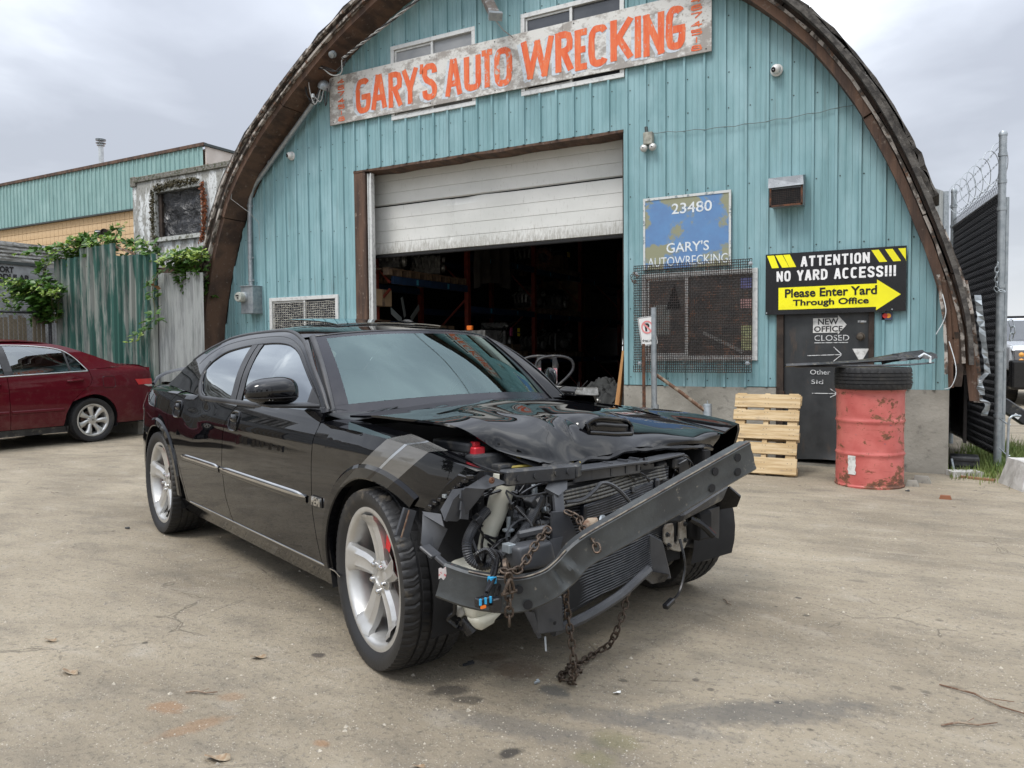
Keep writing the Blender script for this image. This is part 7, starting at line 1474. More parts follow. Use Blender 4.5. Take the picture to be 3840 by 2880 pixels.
# trunk deck, rear face, lamps, spoiler
mb = MB(); mb.grid(10, 20, lambda u, v: (lambda t_, x: (x-.05*0, t_*smooth_interp(-x, [(3.36, .70), (3.7, .72), (4.0, .66)]), smooth_interp(-x, [(3.36, 1.045), (3.7, 1.045), (4.0, 1.01)])+.012*(1-t_*t_)))(2*v-1, lerp(-3.36, -4.0, u))); mb.build('trunk_lid', M_BLK, CAR, smooth=True)
mb = MB(); mb.grid(16, 24, lambda u, v: (lambda t_, z: (-4.0-.07*(1-t_*t_)-.04*math.sin(math.pi*(z-.3)/.7), t_*lerp(.72, .67, max(0, (z-.7)/.3)), z))(2*v-1, lerp(.26, 1.0, u))); mb.build('rear_panel', M_BLK, CAR, smooth=True)
M_TL = mat('tail_lamp_dark', (.06, .06, .065, 1), (.12, .02, .02, 1), .15, sc=4, coat=1)
for sg in (-1, 1): mb = MB(); mb.grid(8, 8, lambda u, v: (lambda x, z: (x, sg*(YC(x, z)+.006), z))(lerp(-3.72, -3.97, u), lerp(.80+.04*(1-u), .965-.02*u, v))); mb.build('tail_lamp', M_TL, CAR, smooth=True, thick=.003)
SPO = [(-3.93, -.735, 1.02), (-3.95, -.70, 1.065), (-3.96, -.60, 1.115), (-3.97, -.42, 1.14), (-3.98, 0, 1.15), (-3.97, .42, 1.14), (-3.96, .60, 1.115), (-3.95, .70, 1.065), (-3.93, .735, 1.02)]
C_ = catmull(SPO, 50); vs = []
for i, p in enumerate(C_): k = 1-.35*abs(p.y)/.73; vs += [p+Vector((.07*k, 0, -.006)), p+Vector((.02, 0, .014)), p+Vector((-.07*k, 0, .010)), p+Vector((-.075*k, 0, -.008)), p+Vector((0, 0, -.014))]
mb = MB(); mb.add(vs, [(5*i+a, 5*i+(a+1) % 5, 5*i+5+(a+1) % 5, 5*i+5+a) for i in range(49) for a in range(5)]); mb.build('spoiler', M_BLK, CAR, smooth=True, ang=50)
# mirrors
for sg in (-1, 1):
    bm = bmesh.new(); bmesh.ops.create_uvsphere(bm, u_segments=32, v_segments=20, radius=1)
    for v in bm.verts:
        c = v.co; se = lambda q, e_: math.copysign(abs(q)**e_, q); x, y, z = se(c.x, .8), se(c.y, .72), se(c.z, .72)
        if x < 0: x *= .55
        v.co = (x*.085-.74, sg*(1.025+y*.122*(1-.06*z)), 1.083+z*.062*(1-.16*y)+.004)
    if sg > 0:
        for v in bm.verts: v.co.x, v.co.y = -1.02+(v.co.x+.74)*.8-(v.co.y-1.025)*.75, .93+(v.co.y-1.025)*.45
    me = bpy.data.meshes.new('mirror'); bm.to_mesh(me); bm.free(); me.materials.append(M_BLK); mi = smooth_obj(link('mirror', me, CAR), 70)
    m = MB(); xo, yo = (0, 0) if sg < 0 else (-.12, -.10); m.hexa([(-.80, sg*.82, 1.0), (-.66, sg*.82, .998), (-.68+xo, sg*(1.05+yo), 1.012), (-.80+xo, sg*(1.05+yo), 1.014), (-.80, sg*.82, 1.022), (-.66, sg*.82, 1.018), (-.68+xo, sg*(1.08+yo), 1.028), (-.80+xo, sg*(1.08+yo), 1.032)]); m.build('mirror_foot', M_TRIM, CAR, bev=.006)
    if sg < 0: m = MB(); m.tube([(x, sg*y, 1.058) for x, y in ((-.745, .90), (-.66, .93), (-.645, 1.02), (-.66, 1.10), (-.70, 1.145), (-.745, 1.15))], .0025, 5); m.build('mirror_seam', M_SBLK, CAR, smooth=True)
# wheels
TY1 = tyre_mesh(.362, .270, .245, 272, M_TYREM, 'muddy_tyre'); TY2 = tyre_mesh(.362, .270, .245, 240, M_TYRE)
wheel(CAR, 0, -.815, .358, .362, .275, .245, -1, -.104, tyre=TY1, spin=-.35); wheel(CAR, -3.048, -.815, .358, .362, .275, .245, -1, 0, tyre=TY2, spin=-.22); wheel(CAR, 0, .815, .358, .362, .275, .245, 1, -.10, tyre=TY2); wheel(CAR, -3.048, .815, .358, .362, .275, .245, 1, 0, tyre=TY2)
# cabin and underbody
m = MB(); m.box((-1.85, 0, .35), (3.9, 1.45, .22)); m.box((-3.1, 0, .55), (.9, 1.0, .4)); m.box((-3.75, 0, .5), (.45, 1.3, .35)); m.build('underbody', M_UNDER, CAR)
m = MB(); m.box((-1.9, 0, .50), (2.9, 1.6, .06)); m.build('cabin_floor', M_UNDER, CAR)
m = MB(); m.hexa([(-1.05, -.72, .70), (-.62, -.72, .70), (-.62, .72, .70), (-1.05, .72, .70), (-1.0, -.72, .93), (-.60, -.70, .945), (-.60, .70, .945), (-1.0, .72, .93)]); m.build('dashboard', mat('grey_dash', (.05, .055, .056, 1), rough=.6), CAR, bev=.02)
for x, y in ((-1.55, -.38), (-1.55, .38)):
    m = MB(); m.box((x+.18, y, .66), (.5, .5, .18)); m.beam((x-.05, y, .68), (x-.25, y, 1.14), .48, .14); m.beam((x-.26, y, 1.16), (x-.30, y, 1.30), .26, .09); m.build('front_seat', M_SEAT, CAR, bev=.03, seg=2)
m = MB(); m.box((-2.4, 0, .64), (.5, 1.3, .18)); m.beam((-2.6, 0, .68), (-2.82, 0, 1.1), 1.3, .14); m.build('rear_seat', M_SEAT, CAR, bev=.03)
m = MB(); q = Matrix.Translation((-1.12, .38, .97)) @ rotm('Y', R(-65)); m.lathe([(.185, -.013), (.20, 0), (.185, .013), (.17, 0)], 30, q, closed=True); m.beam((-1.12, .2, .97), (-1.12, .56, .97), .03, .02); m.tube([(-1.12, .38, .96), (-.9, .38, .88)], .03, 8); m.build('steering_wheel', M_TRIM, CAR, smooth=True)
sub('headliner', 0, U1, .03, .97, 12, 12, M_SEAT, -.03)
m = MB(); m.box((-.66, -.30, .975), (.012, .10, .075), rotm('Z', 0)); o = m.build('paper_note', mat('pale_note', (.55, .68, .60, 1), rough=.8), CAR); m = MB(); m.box((-.70, .02, .962), (.1, .22, .004)); m.build('paper', mat('pale_note', (.55, .68, .60, 1)), CAR)
m = MB(); m.box((-1.08, 0, 1.30), (.03, .22, .06)); m.build('rear_view_mirror', M_SBLK, CAR, bev=.01)
# wipers and cowl
for a, b, c in (((-.52, -.56, .972), (-.66, -.35, .998), (-.79, .10, 1.035)), ((-.50, -.02, .995), (-.60, .18, 1.015), (-.74, .58, 1.02))):
    m = MB(); m.beam(a, b, .022, .018); m.tube([V3(b)+Vector((-.005, -.10, -.005)), V3(b), c], .007, 5); m.beam(V3(a)+Vector((0, -.12, -.01)), V3(b)+Vector((0, -.02, .004)), .03, .006); m.build('wiper', M_SBLK, CAR)
m = MB(); m.grid(16, 3, lambda u, v: (lerp(-.50, -.62, v)+.0-.16*abs(2*u-1)**2*(v*.8), lerp(-.76, .76, u), lerp(.945, .965, v)+.03*(1-(2*u-1)**2))); m.build('cowl', M_TRIM, CAR, smooth=True)
# ------------------------------------------------------------------ crumpled hood
HP = [((0, 0), (-.50, -.752, .972)), ((0, .25), (-.465, -.38, 1.003)), ((0, .5), (-.45, 0, 1.018)), ((0, .75), (-.465, .38, 1.0)), ((0, 1), (-.50, .752, .965)),
      ((.2, 0), (-.25, -.745, .985)), ((.42, 0), (-.03, -.715, .982)), ((.62, 0), (.205, -.635, .957)), ((.80, 0), (.275, -.52, .872)), ((1, 0), (.42, -.40, .818)),
      ((1, .18), (.445, -.30, .808)), ((1, .33), (.425, -.15, .812)), ((1, .5), (.42, .02, .818)), ((1, .62), (.425, .16, .832)), ((1, .80), (.41, .42, .812)), ((1, 1), (.385, .755, .775)),
      ((.33, 1), (-.20, .757, .938)), ((.66, 1), (.16, .757, .898)), ((.93, 1), (.43, .757, .838)), ((.97, .85), (.44, .52, .838)),
      ((.22, .22), (-.26, -.42, 1.0)), ((.40, .27), (-.09, -.36, 1.020)), ((.42, .12), (-.05, -.56, .985)), ((.60, .14), (.14, -.52, 1.000)), ((.62, .32), (.16, -.30, .965)), ((.76, .20), (.29, -.42, .965)), ((.88, .10), (.35, -.45, .872)), ((.90, .20), (.40, -.36, .880)), ((.84, .34), (.35, -.235, .958)), ((.94, .36), (.41, -.16, .858)),
      ((.3, .5), (-.16, 0, 1.032)), ((.5, .46), (.04, -.03, 1.022)), ((.66, .5), (.19, 0, .985)), ((.74, .52), (.28, .03, .955)), ((.83, .54), (.345, .05, .905)), ((.91, .54), (.39, .05, .862)), ((.3, .75), (-.20, .38, .990)), ((.55, .74), (.06, .36, .968)), ((.80, .74), (.29, .33, .905)), ((.60, .9), (.10, .60, .925)), ((.85, .90), (.34, .60, .868))]
A = np.array([h[0] for h in HP]); Bp = np.array([h[1] for h in HP])
def ker(r): return np.where(r > 1e-9, r**2*np.log(np.maximum(r, 1e-9)), 0)
n_ = len(A); K = ker(np.linalg.norm(A[:, None]-A[None], axis=2)); Pm = np.hstack([np.ones((n_, 1)), A]); Mx = np.zeros((n_+3, n_+3)); Mx[:n_, :n_] = K; Mx[:n_, n_:] = Pm; Mx[n_:, :n_] = Pm.T
wH = np.linalg.solve(Mx, np.vstack([Bp, np.zeros((3, 3))]))
def _tp(u, v):
    k = ker(np.linalg.norm(A-np.array([u, v]), axis=1)); return k @ wH[:n_]+np.array([1, u, v]) @ wH[n_:]
VK = [0, .13, .285, .43, .66, .81, 1]; UK = [0, .22, .45, .66, .84, 1]; _hc = {}
def _kp(i, j):
    if (i, j) not in _hc: _hc[(i, j)] = _tp(UK[i], VK[j])
    return _hc[(i, j)]
def HD(u, v):
    # pressed sheet: a smooth skin blended with flats that meet in creases
    sk = .05*math.sin(u*3.1)*(1-abs(2*v-1)); vv = min(1, max(0, v+sk))
    p = _tp(u, v); j = max(0, min(5, next((q for q in range(6) if vv <= VK[q+1]), 5))); g = (vv-VK[j])/(VK[j+1]-VK[j]); lin = _tp(u, VK[j])*(1-g)+_tp(u, VK[j+1])*g; dz = lin[2]-_tp(u, vv)[2]
    i = max(0, min(4, next((q for q in range(5) if u <= UK[q+1]), 4))); h0 = (u-UK[i])/(UK[i+1]-UK[i]); bl = (_kp(i, j)*(1-g)+_kp(i, j+1)*g)*(1-h0)+(_kp(i+1, j)*(1-g)+_kp(i+1, j+1)*g)*h0
    ed = min(1, 8*min(v, 1-v))*min(1, 8*u)*min(1, 10*(1-u)); p = p.copy(); p[2] += (.55*dz+.30*(bl[2]-_tp(u, vv)[2]))*ed
    for (a0, b0), (a1, b1), h_, w_ in (((.42, .26), (.95, .31), .022, .035), ((.70, .40), (.94, .33), .024, .018)):
        e = np.array([a1-a0, b1-b0]); q = np.array([u-a0, v-b0]); tt = min(1, max(0, q @ e/(e @ e))); dd = math.hypot(q[0]-tt*e[0], (q[1]-tt*e[1])*1.6); p[2] += h_*math.exp(-(math.sqrt(dd*dd+2e-5)-.0045)/w_)*math.sin(math.pi*min(1, max(0, tt)))**1.2 if 0 < tt < 1 else 0
    p[2] += .0*u+.006*noise.noise(Vector((u*7, v*16, 0)))*max(0, u-.9)*10*.5
    return Vector(p)
NU, NV = 90, 120; mb = MB(); mb.grid(NU, NV, lambda u, v: tuple(HD(u, v))); ho = mb.build('hood', M_BLK, CAR, smooth=True, ang=60, thick=.010)
mb = MB(); mb.grid(30, 30, lambda u, v: tuple(HD(lerp(.06, .94, u), lerp(.06, .94, v))-Vector((.0, 0, .035+.01*math.sin(v*20))))); mb.build('hood_liner', M_UNDER, CAR, smooth=True)
mb = MB(); mb.tube([HD(.997, v)-Vector((0, 0, .012+.006*math.sin(v*31))) for v in np.linspace(.02, .99, 60)], [.008+.006*abs(math.sin(v*40)) for v in np.linspace(0, 1, 60)], 6); mb.build('hood_lip', M_SBLK, CAR, smooth=True)
# scoop
def SCf(u, v):
    """hump that rises towards a forward-facing mouth; u rear->mouth, v across"""
    t_ = 2*v-1; b = HD(lerp(.52, .855, u), lerp(.425, .675, v)); hgt = .050*u**1.3*max(0, 1-abs(t_)**4)
    return b+Vector((.02*u*(1-t_*t_), 0, .010*(1 if 0 < u else .3)*(1-abs(t_)**6)+hgt))
mb = MB(); mb.grid(16, 28, lambda u, v: tuple(SCf(u, v))); mb.build('hood_scoop', M_BLK, CAR, smooth=True, thick=.006)
top_ = [SCf(1, v) for v in np.linspace(.06, .94, 24)]; bot_ = [HD(.875, lerp(.43, .67, v))+Vector((0, 0, .004)) for v in np.linspace(.06, .94, 24)]
mb = MB(); P = top_+bot_[::-1]; mb.tube(P+[P[0], P[1]], .009, 8, False); mb.build('scoop_rim', M_BLK, CAR, smooth=True)
mb = MB(); mb.add([p-Vector((.012, 0, 0)) for p in top_+bot_], [(i, i+1, 25+i, 24+i) for i in range(23)]); mb.build('scoop_mouth', M_SBLK, CAR)
mb = MB(); mb.tube([a.lerp(b, .42)+Vector((.004, 0, 0)) for a, b in zip(top_[3:-4], bot_[3:-4])], .009, 8); mb.build('scoop_vane', M_TRIM, CAR, smooth=True)
# hinge and strut in the open gap
m = MB(); m.tube([(-.36, -.70, .905), (-.20, -.66, .885), (-.05, -.60, .85)], .006, 8); m.tube([(-.28, -.68, .895), (-.12, -.62, .87)], .010, 8); m.build('hood_strut', M_GALV, CAR, smooth=True)
m = MB(); m.box((-.33, -.69, .905), (.14, .014, .014)); m.box((-.24, -.68, .895), (.02, .02, .02)); m.build('hood_hinge', M_PLAS, CAR)
# ------------------------------------------------------------------ engine bay
m = MB(); m.box((-.1, -.64, .55), (.9, .03, .5)); m.box((-.1, .64, .55), (.9, .03, .5)); m.box((-.52, 0, .68), (.03, 1.4, .48)); m.box((-.1, 0, .3), (.9, 1.1, .1)); m.build('engine_bay', M_UNDER, CAR)
m = MB(); m.box((-.1, .0, .6), (.6, .5, .32)); m.box((-.08, 0, .80), (.55, .42, .06)); m.box((.2, .0, .55), (.12, .6, .3)); m.build('engine_block', M_OILM, CAR, bev=.03)
m = MB(); m.box((.10, -.52, .80), (.34, .20, .10)); m.box((.08, -.52, .872), (.26, .16, .04)); m.box((.26, -.40, .78), (.14, .26, .06)); m.build('fuse_box', M_PLAS, CAR, bev=.01, seg=2)
m = MB(); m.box((.215, -.56, .852), (.05, .055, .05)); m.box((.205, -.56, .885), (.034, .036, .022)); m.build('red_terminal_cap', mat('red_rubber', (.45, .02, .03, 1), rough=.4), CAR, bev=.006)
for k in range(3): m = MB(); m.tube([(.19+.012*k, -.62+.012*k, .82), (.20+.012*k, -.635+.012*k, .85)], .009, 6); m.build('terminal', M_SBLK, CAR)
m = MB(); m.tube(catmull([(.30, -.50, .79), (.36, -.42, .80), (.40, -.30, .795), (.44, -.2, .80)], 14), .007, 6); m.build('yellow_wire', mat('yellow_loom', (.22, .17, .02, 1), rough=.6), CAR)
def tub(nm, pts, r, mt, n=40, seg=8, corr=False, par=CAR):
    C_ = catmull(pts, n if not corr else n*3); k = len(C_)
    m = MB(); m.tube(C_, r if not corr else [r*(1 if (i//1) % 2 else .84) for i in range(k)], seg); return m.build(nm, mt, par, smooth=not corr)
def poly3(nm, pts, th, mt, par=CAR, bev=.002):
    """thick folded sheet through 3D points (fan)"""
    c = sum((V3(p) for p in pts), Vector((0, 0, 0)))/len(pts); mb = MB(); mb.add([V3(p) for p in pts]+[c], [(i, (i+1) % len(pts), len(pts)) for i in range(len(pts))]); return mb.build(nm, mt, par, thick=th, weld=True, smooth=True, ang=48)
# radiator support, brackets
M_PL2 = mat('grey_black_plastic', (.030, .032, .037, 1), (.055, .057, .062, 1), .42, sc=8, th=(.4, .7), c3=(.13, .12, .10, 1), th3=(.66, .8))
m = MB(); m.beam((.60, -.73, .815), (.60, -.40, .803), .05, .055); m.beam((.60, -.40, .803), (.56, -.34, .80), .05, .05); m.build('radiator_support', M_PLAS, CAR, bev=.006)
for y in (-.68, -.60, -.50, -.44): m = MB(); m.lathe([(.011, 0), (.011, .004), (.006, .004)], 10, Matrix.Translation((.626, y, .812)) @ rotm('Y', R(90))); m.build('support_bolt', M_PLAS, CAR)
m = MB(); m.beam((.55, -.35, .80), (.50, .08, .785), .09, .012); m.beam((.56, -.35, .775), (.51, .08, .76), .012, .05); m.beam((.50, .10, .78), (.42, .45, .775), .07, .012); m.build('upper_crossmember', M_PL2, CAR, bev=.003)
for y in (-.25, -.12, -.02, .06): m = MB(); m.box((.53-.1*(y+.25), y, .775), (.05, .012, .055)); m.build('crossmember_rib', M_PL2, CAR)
m = MB(); m.hexa([(.42, -.3, .77), (.50, -.3, .77), (.47, .2, .75), (.40, .2, .75), (.42, -.3, .79), (.50, -.3, .785), (.47, .2, .78), (.40, .2, .78)]); m.build('latch_panel', M_PLAS, CAR)
for i, pts in enumerate([[(.60, -.80, .835), (.615, -.72, .80), (.62, -.82, .79), (.60, -.89, .80)], [(.60, -.89, .80), (.62, -.82, .79), (.60, -.84, .75), (.58, -.88, .70), (.56, -.90, .68), (.56, -.95, .69), (.57, -.92, .76)], [(.55, -.91, .79), (.60, -.89, .80), (.57, -.92, .76), (.56, -.95, .69), (.52, -.94, .72)]]): poly3('headlamp_bracket', pts, .012, M_PL2)
for z in (.78, .74, .71): m = MB(); m.beam((.59, -.905, z), (.57, -.86, z-.012), .006, .03); m.build('bracket_rib', M_PL2, CAR)
m = MB(); m.lathe([(.011, 0), (.011, .006), (.005, .007), (.0001, .004)], 12, Matrix.Translation((.625, -.80, .818)) @ rotm('Y', R(90))); m.build('bracket_bolt', M_RUST, CAR)
for pts in ([(.44, -.925, .72), (.50, -.905, .75), (.56, -.89, .80), (.60, -.87, .83), (.57, -.90, .84), (.52, -.915, .80)], [(.40, -.93, .70), (.46, -.92, .69), (.50, -.90, .74), (.44, -.925, .74)]): poly3('fender_edge', pts, .010, M_SBLK)
rg = random.Random(9)
for k in range(9): m = MB(); p = Vector((lerp(.44, .60, k/8), lerp(-.925, -.872, k/8), lerp(.715, .835, k/8))); m.box(p, (.02, .018, .014), None); m.build('fender_clip', M_SBLK if k != 3 else M_GALV, CAR, bev=.002)
poly3('torn_splash_guard', [(.43, -.955, .695), (.50, -.93, .665), (.51, -.905, .645), (.50, -.925, .60), (.485, -.94, .555), (.50, -.985, .575), (.49, -1.0, .61), (.45, -.97, .655)], .006, M_PL2)
poly3('torn_splash_guard', [(.485, -.935, .60), (.495, -.93, .60), (.48, -.955, .545), (.465, -.96, .55)], .006, M_PL2); poly3('torn_splash_guard', [(.42, -.95, .70), (.44, -.955, .69), (.54, -.94, .665), (.50, -.925, .70)], .008, M_PL2)
m = MB(); m.beam((.50, -.995, .60), (.56, -.985, .575), .045, .012); m.beam((.56, -.985, .575), (.64, -.93, .50), .030, .012); m.beam((.64, -.93, .50), (.70, -.86, .44), .018, .014); m.build('hanging_stay', M_PL2, CAR, bev=.003)
m = MB(); m.beam((.42, -1.0, .715), (.42, -1.035, .625), .012, .05); m.build('torn_flare', M_PL2, CAR); m = MB(); m.beam((.435, -1.012, .715), (.435, -1.045, .625), .004, .004); m.build('frayed_edge', M_RPOLE, CAR)
# washer bottle
M_WASH = mat('milky_plastic', (.56, .55, .47, 1), (.46, .45, .38, 1), .45, sc=6, c3=(.30, .27, .2, 1), th3=(.68, .8))
Cc = catmull([(.48, -.625, .80), (.48, -.635, .75), (.475, -.655, .69), (.47, -.665, .65), (.465, -.685, .60), (.46, -.70, .55), (.465, -.72, .50), (.48, -.73, .46)], 40)
m = MB(); m.tube(Cc, [lerp(.044, .042, i/10) if i < 10 else lerp(.042, .028, min(1, (i-10)/22)) if i < 33 else lerp(.028, .07, (i-32)/8) for i in range(40)], 16); m.build('washer_neck', M_WASH, CAR, smooth=True)
m = MB(); m.hexa([(.40, -.82, .30), (.52, -.80, .30), (.50, -.64, .30), (.38, -.64, .30), (.40, -.83, .50), (.53, -.80, .49), (.52, -.62, .52), (.40, -.62, .52)]); m.hexa([(.45, -.80, .26), (.54, -.78, .26), (.52, -.72, .27), (.44, -.72, .27), (.43, -.82, .31), (.54, -.80, .31), (.53, -.66, .31), (.43, -.66, .31)]); m.build('washer_bottle', M_WASH, CAR, bev=.025, seg=3, smooth=True, ang=60)
m = MB(); m.lathe([(.032, -.004), (.034, 0), (.032, .004)], 16, Matrix.Translation((.466, -.68, .615)), closed=True); m.build('neck_ring', M_WASH, CAR, smooth=True)
# loom, hoses
tub('corrugated_hose', [(.48, -.71, .68), (.51, -.79, .64), (.54, -.845, .59), (.56, -.845, .54), (.60, -.81, .52), (.62, -.74, .56), (.60, -.65, .60), (.57, -.57, .655), (.52, -.49, .70)], .019, M_PL2, 60, 8, True)
tub('wire_loom', [(.50, -.80, .60), (.60, -.83, .53), (.66, -.89, .585), (.68, -.865, .60), (.70, -.85, .565), (.73, -.885, .52), (.765, -.935, .475)], .0095, M_SBLK, 60, 6, True)
tub('wire_loom', [(.60, -.82, .53), (.65, -.84, .585), (.68, -.815, .58), (.71, -.82, .54), (.76, -.89, .465)], .0085, M_SBLK, 60, 6, True); tub('wire_loom', [(.62, -.78, .55), (.67, -.84, .595), (.70, -.835, .575), (.74, -.88, .52), (.765, -.93, .49)], .007, M_SBLK, 60, 6, True)
tub('wire_loom', [(.55, -.60, .60), (.56, -.55, .62), (.54, -.48, .61), (.5, -.42, .63)], .016, M_SBLK, 30, 8); tub('hose', [(.58, -.63, .575), (.57, -.54, .58), (.53, -.48, .60), (.48, -.45, .60)], .013, M_SBLK, 30, 8)
tub('wire_loom', [(.60, -.43, .69), (.62, -.36, .695), (.625, -.30, .725), (.62, -.26, .745), (.60, -.18, .725), (.58, -.10, .68), (.56, -.02, .62)], .0085, M_PL2, 60, 6, True)
tub('wire_loom', [(.57, -.65, .70), (.6, -.60, .62), (.60, -.66, .57), (.56, -.7, .53)], .008, M_SBLK, 30, 6, True); tub('wire_loom', [(.45, -.55, .72), (.5, -.50, .66), (.52, -.52, .60), (.5, -.6, .58)], .010, M_SBLK, 30, 6, True)
M_CB = mat('blue_connector', (.03, .30, .55, 1), rough=.4)
m = MB(); m.box((.775, -.955, .468), (.03, .045, .03)); m.box((.79, -.915, .455), (.03, .035, .045)); m.build('connector', M_SBLK, CAR, bev=.004)
m = MB()
for dy in (-.02, 0, .02): m.box((.792, -.955+dy, .475), (.006, .006, .02))
m.box((.735, -.885, .515), (.02, .022, .022)); m.build('connector_clip', M_CB, CAR); m = MB(); m.box((.793, -.965, .458), (.006, .018, .008)); m.build('connector_seal', mat('bright_orange', (.75, .16, .01, 1)), CAR)
m = MB(); m.hexa([(.32, -.595, .645), (.44, -.585, .645), (.44, -.46, .645), (.32, -.46, .645), (.32, -.595, .755), (.44, -.585, .755), (.44, -.46, .75), (.32, -.46, .75)]); m.build('control_module', M_PLAS, CAR, bev=.008, seg=2)
m = MB(); m.box((.448, -.455, .70), (.02, .02, .08)); m.build('module_connector', M_GALV, CAR, bev=.003)
for k in range(5): m = MB(); m.box((.444, -.575+.025*k, .70), (.006, .006, .09)); m.build('module_rib', M_SBLK, CAR)
m = MB(); m.tube([(.55, -.665, .66), (.55, -.668, .59)], .008, 8); m.lathe([(.022, 0), (.022, .006), (.010, .01)], 14, Matrix.Translation((.55, -.667, .61))); m.build('stud', M_GALV, CAR, smooth=True)
m = MB()
for (y, z, r_) in ((-.60, .655, .03), (-.52, .64, .026), (-.50, .69, .03), (-.46, .66, .02), (-.57, .60, .022), (-.52, .585, .018)): m.lathe([(r_, 0), (r_, .03), (r_*.6, .035), (.0001, .02)], 14, Matrix.Translation((.50, y, z)) @ rotm('Y', R(90)))
m.build('engine_fitting', M_PL2, CAR, smooth=True)
m = MB()
for (y, z) in ((-.55, .67), (-.49, .66), (-.53, .61), (-.56, .64)): m.lathe([(.012, 0), (.010, .02), (.0001, .022)], 8, Matrix.Translation((.54, y, z)) @ rotm('Y', R(70)))
m.build('hose_clamp', M_GALV, CAR, smooth=True)
poly3('inner_fender', [(.30, -.88, .80), (.44, -.80, .80), (.42, -.72, .78), (.40, -.74, .50), (.36, -.80, .36), (.30, -.9, .5)], .006, M_UNDER)
poly3('frame_bracket', [(.50, -.80, .53), (.56, -.78, .52), (.60, -.60, .57), (.58, -.52, .60), (.50, -.56, .58), (.47, -.72, .54)], .008, M_OILM)
m = MB(); m.box((.30, -.52, .45), (.6, .10, .13)); m.build('frame_rail', M_UNDER, CAR, bev=.01); m = MB(); m.box((.28, .50, .45), (.52, .10, .13)); m.build('frame_rail', M_UNDER, CAR, bev=.01)
# radiator, condenser, shroud
M_FIN = mat('radiator_fin', (.035, .037, .042, 1), (.065, .067, .072, 1), .45, metal=.4, sc=30, c3=(.16, .14, .11, 1), th3=(.6, .72)); M_COND = mat('condenser_black', (.010, .012, .018, 1), (.02, .023, .03, 1), .35, sc=20)
def RADp(y, z, o=0): return Vector((.545-.10*(y+.42)/.8+o+.012*math.sin(y*9+z*5), y, z+.10*(y+.42)/.8*max(0, (.5-z)/.3)))
m = MB(); m.hexa([RADp(-.43, .22), RADp(.34, .22), RADp(.34, .22, -.05), RADp(-.43, .22, -.05), RADp(-.43, .735), RADp(.34, .735), RADp(.34, .735, -.05), RADp(-.43, .735, -.05)]); m.build('radiator_core', M_UNDER, CAR)
mb = MB()
for k in range(40): z = .235+k*.0125; P = [RADp(lerp(-.42, .33, i/14), z+.003*noise.noise(Vector((i*.7, k*.4, 0))), .004) for i in range(15)]; mb.tube(P, .0032, 4, False)
tag(mb.build('condenser_fin', M_FIN, CAR), kind='stuff')
m = MB()
for k in range(5): P = [RADp(lerp(-.41, .30, i/10), .665+k*.013+.02*i/10, .02-.004*k) for i in range(11)]; m.tube(P, .006, 5)
m.build('shroud_strip', mat('weathered_rubber', (.08, .08, .078, 1), (.14, .135, .12, 1), .7, sc=14, str_=(1, 6, 1)), CAR, smooth=True)
m = MB(); m.hexa([RADp(-.30, .59, .03), RADp(.20, .615, .03), RADp(.20, .615, .0), RADp(-.30, .59, .0), RADp(-.30, .655, .03), RADp(.20, .685, .03), RADp(.20, .685, .0), RADp(-.30, .655, .0)]); m.build('cooler', M_COND, CAR, bev=.004)
mb = MB()
for k in range(6): mb.tube([RADp(lerp(-.29, .19, i/6), lerp(.598, .648, k/5)+.027*i/6, .032) for i in range(7)], .0022, 4, False)
tag(mb.build('cooler_fin', M_FIN, CAR), kind='stuff'); m = MB(); m.box((.48, .22, .665), (.04, .03, .06)); m.build('cooler_tank', M_COND, CAR, bev=.008)
tub('lower_crossmember', [(.60, -.50, .215), (.60, -.33, .232), (.60, -.14, .275), (.58, .0, .315), (.56, .08, .33)], .020, M_PL2, 24, 8)
m = MB(); m.hexa([(.60, -.575, .22), (.63, -.47, .215), (.60, -.47, .215), (.57, -.575, .22), (.60, -.585, .36), (.63, -.475, .35), (.60, -.475, .35), (.57, -.585, .36)]); m.build('lower_strut', M_PL2, CAR, bev=.005); m = MB(); m.lathe([(.007, 0), (.007, .003)], 10, Matrix.Translation((.632, -.52, .26)) @ rotm('Y', R(90))); m.build('strut_hole', M_DARK, CAR)
poly3('lower_guide', [(.60, -.64, .325), (.60, -.59, .305), (.60, -.555, .205), (.59, -.565, .20)], .006, M_PL2); m = MB(); m.tube([(.63, -.565, .22), (.64, -.57, .17)], .004, 5); m.build('strut_tab', M_GALV, CAR)
# centre upright and dark crash plastic
for pts in ([(.60, -.50, .79), (.60, -.42, .79), (.64, -.46, .75), (.66, -.52, .735), (.62, -.55, .76)], [(.645, -.53, .74), (.65, -.49, .745), (.70, -.52, .62), (.70, -.565, .62)], [(.70, -.585, .69), (.705, -.52, .685), (.71, -.48, .60), (.71, -.515, .55), (.70, -.59, .565)], [(.71, -.60, .60), (.715, -.55, .60), (.74, -.62, .47), (.74, -.66, .49)]): poly3('centre_upright', pts, .014, M_PL2)
m = MB(); m.hexa([(.66, -.77, .52), (.745, -.76, .52), (.745, -.60, .51), (.66, -.60, .51), (.66, -.78, .60), (.735, -.77, .60), (.735, -.62, .60), (.66, -.60, .60)]); m.build('crash_box_cover', M_PL2, CAR, bev=.016, seg=3, smooth=True, ang=50)
m = MB(); m.beam((.64, -.70, .615), (.70, -.60, .635), .03, .03); m.build('pipe_end', M_PL2, CAR, bev=.008); m = MB(); m.box((.68, -.77, .59), (.04, .03, .03)); m.build('rail_flange', M_GALV, CAR, bev=.002)
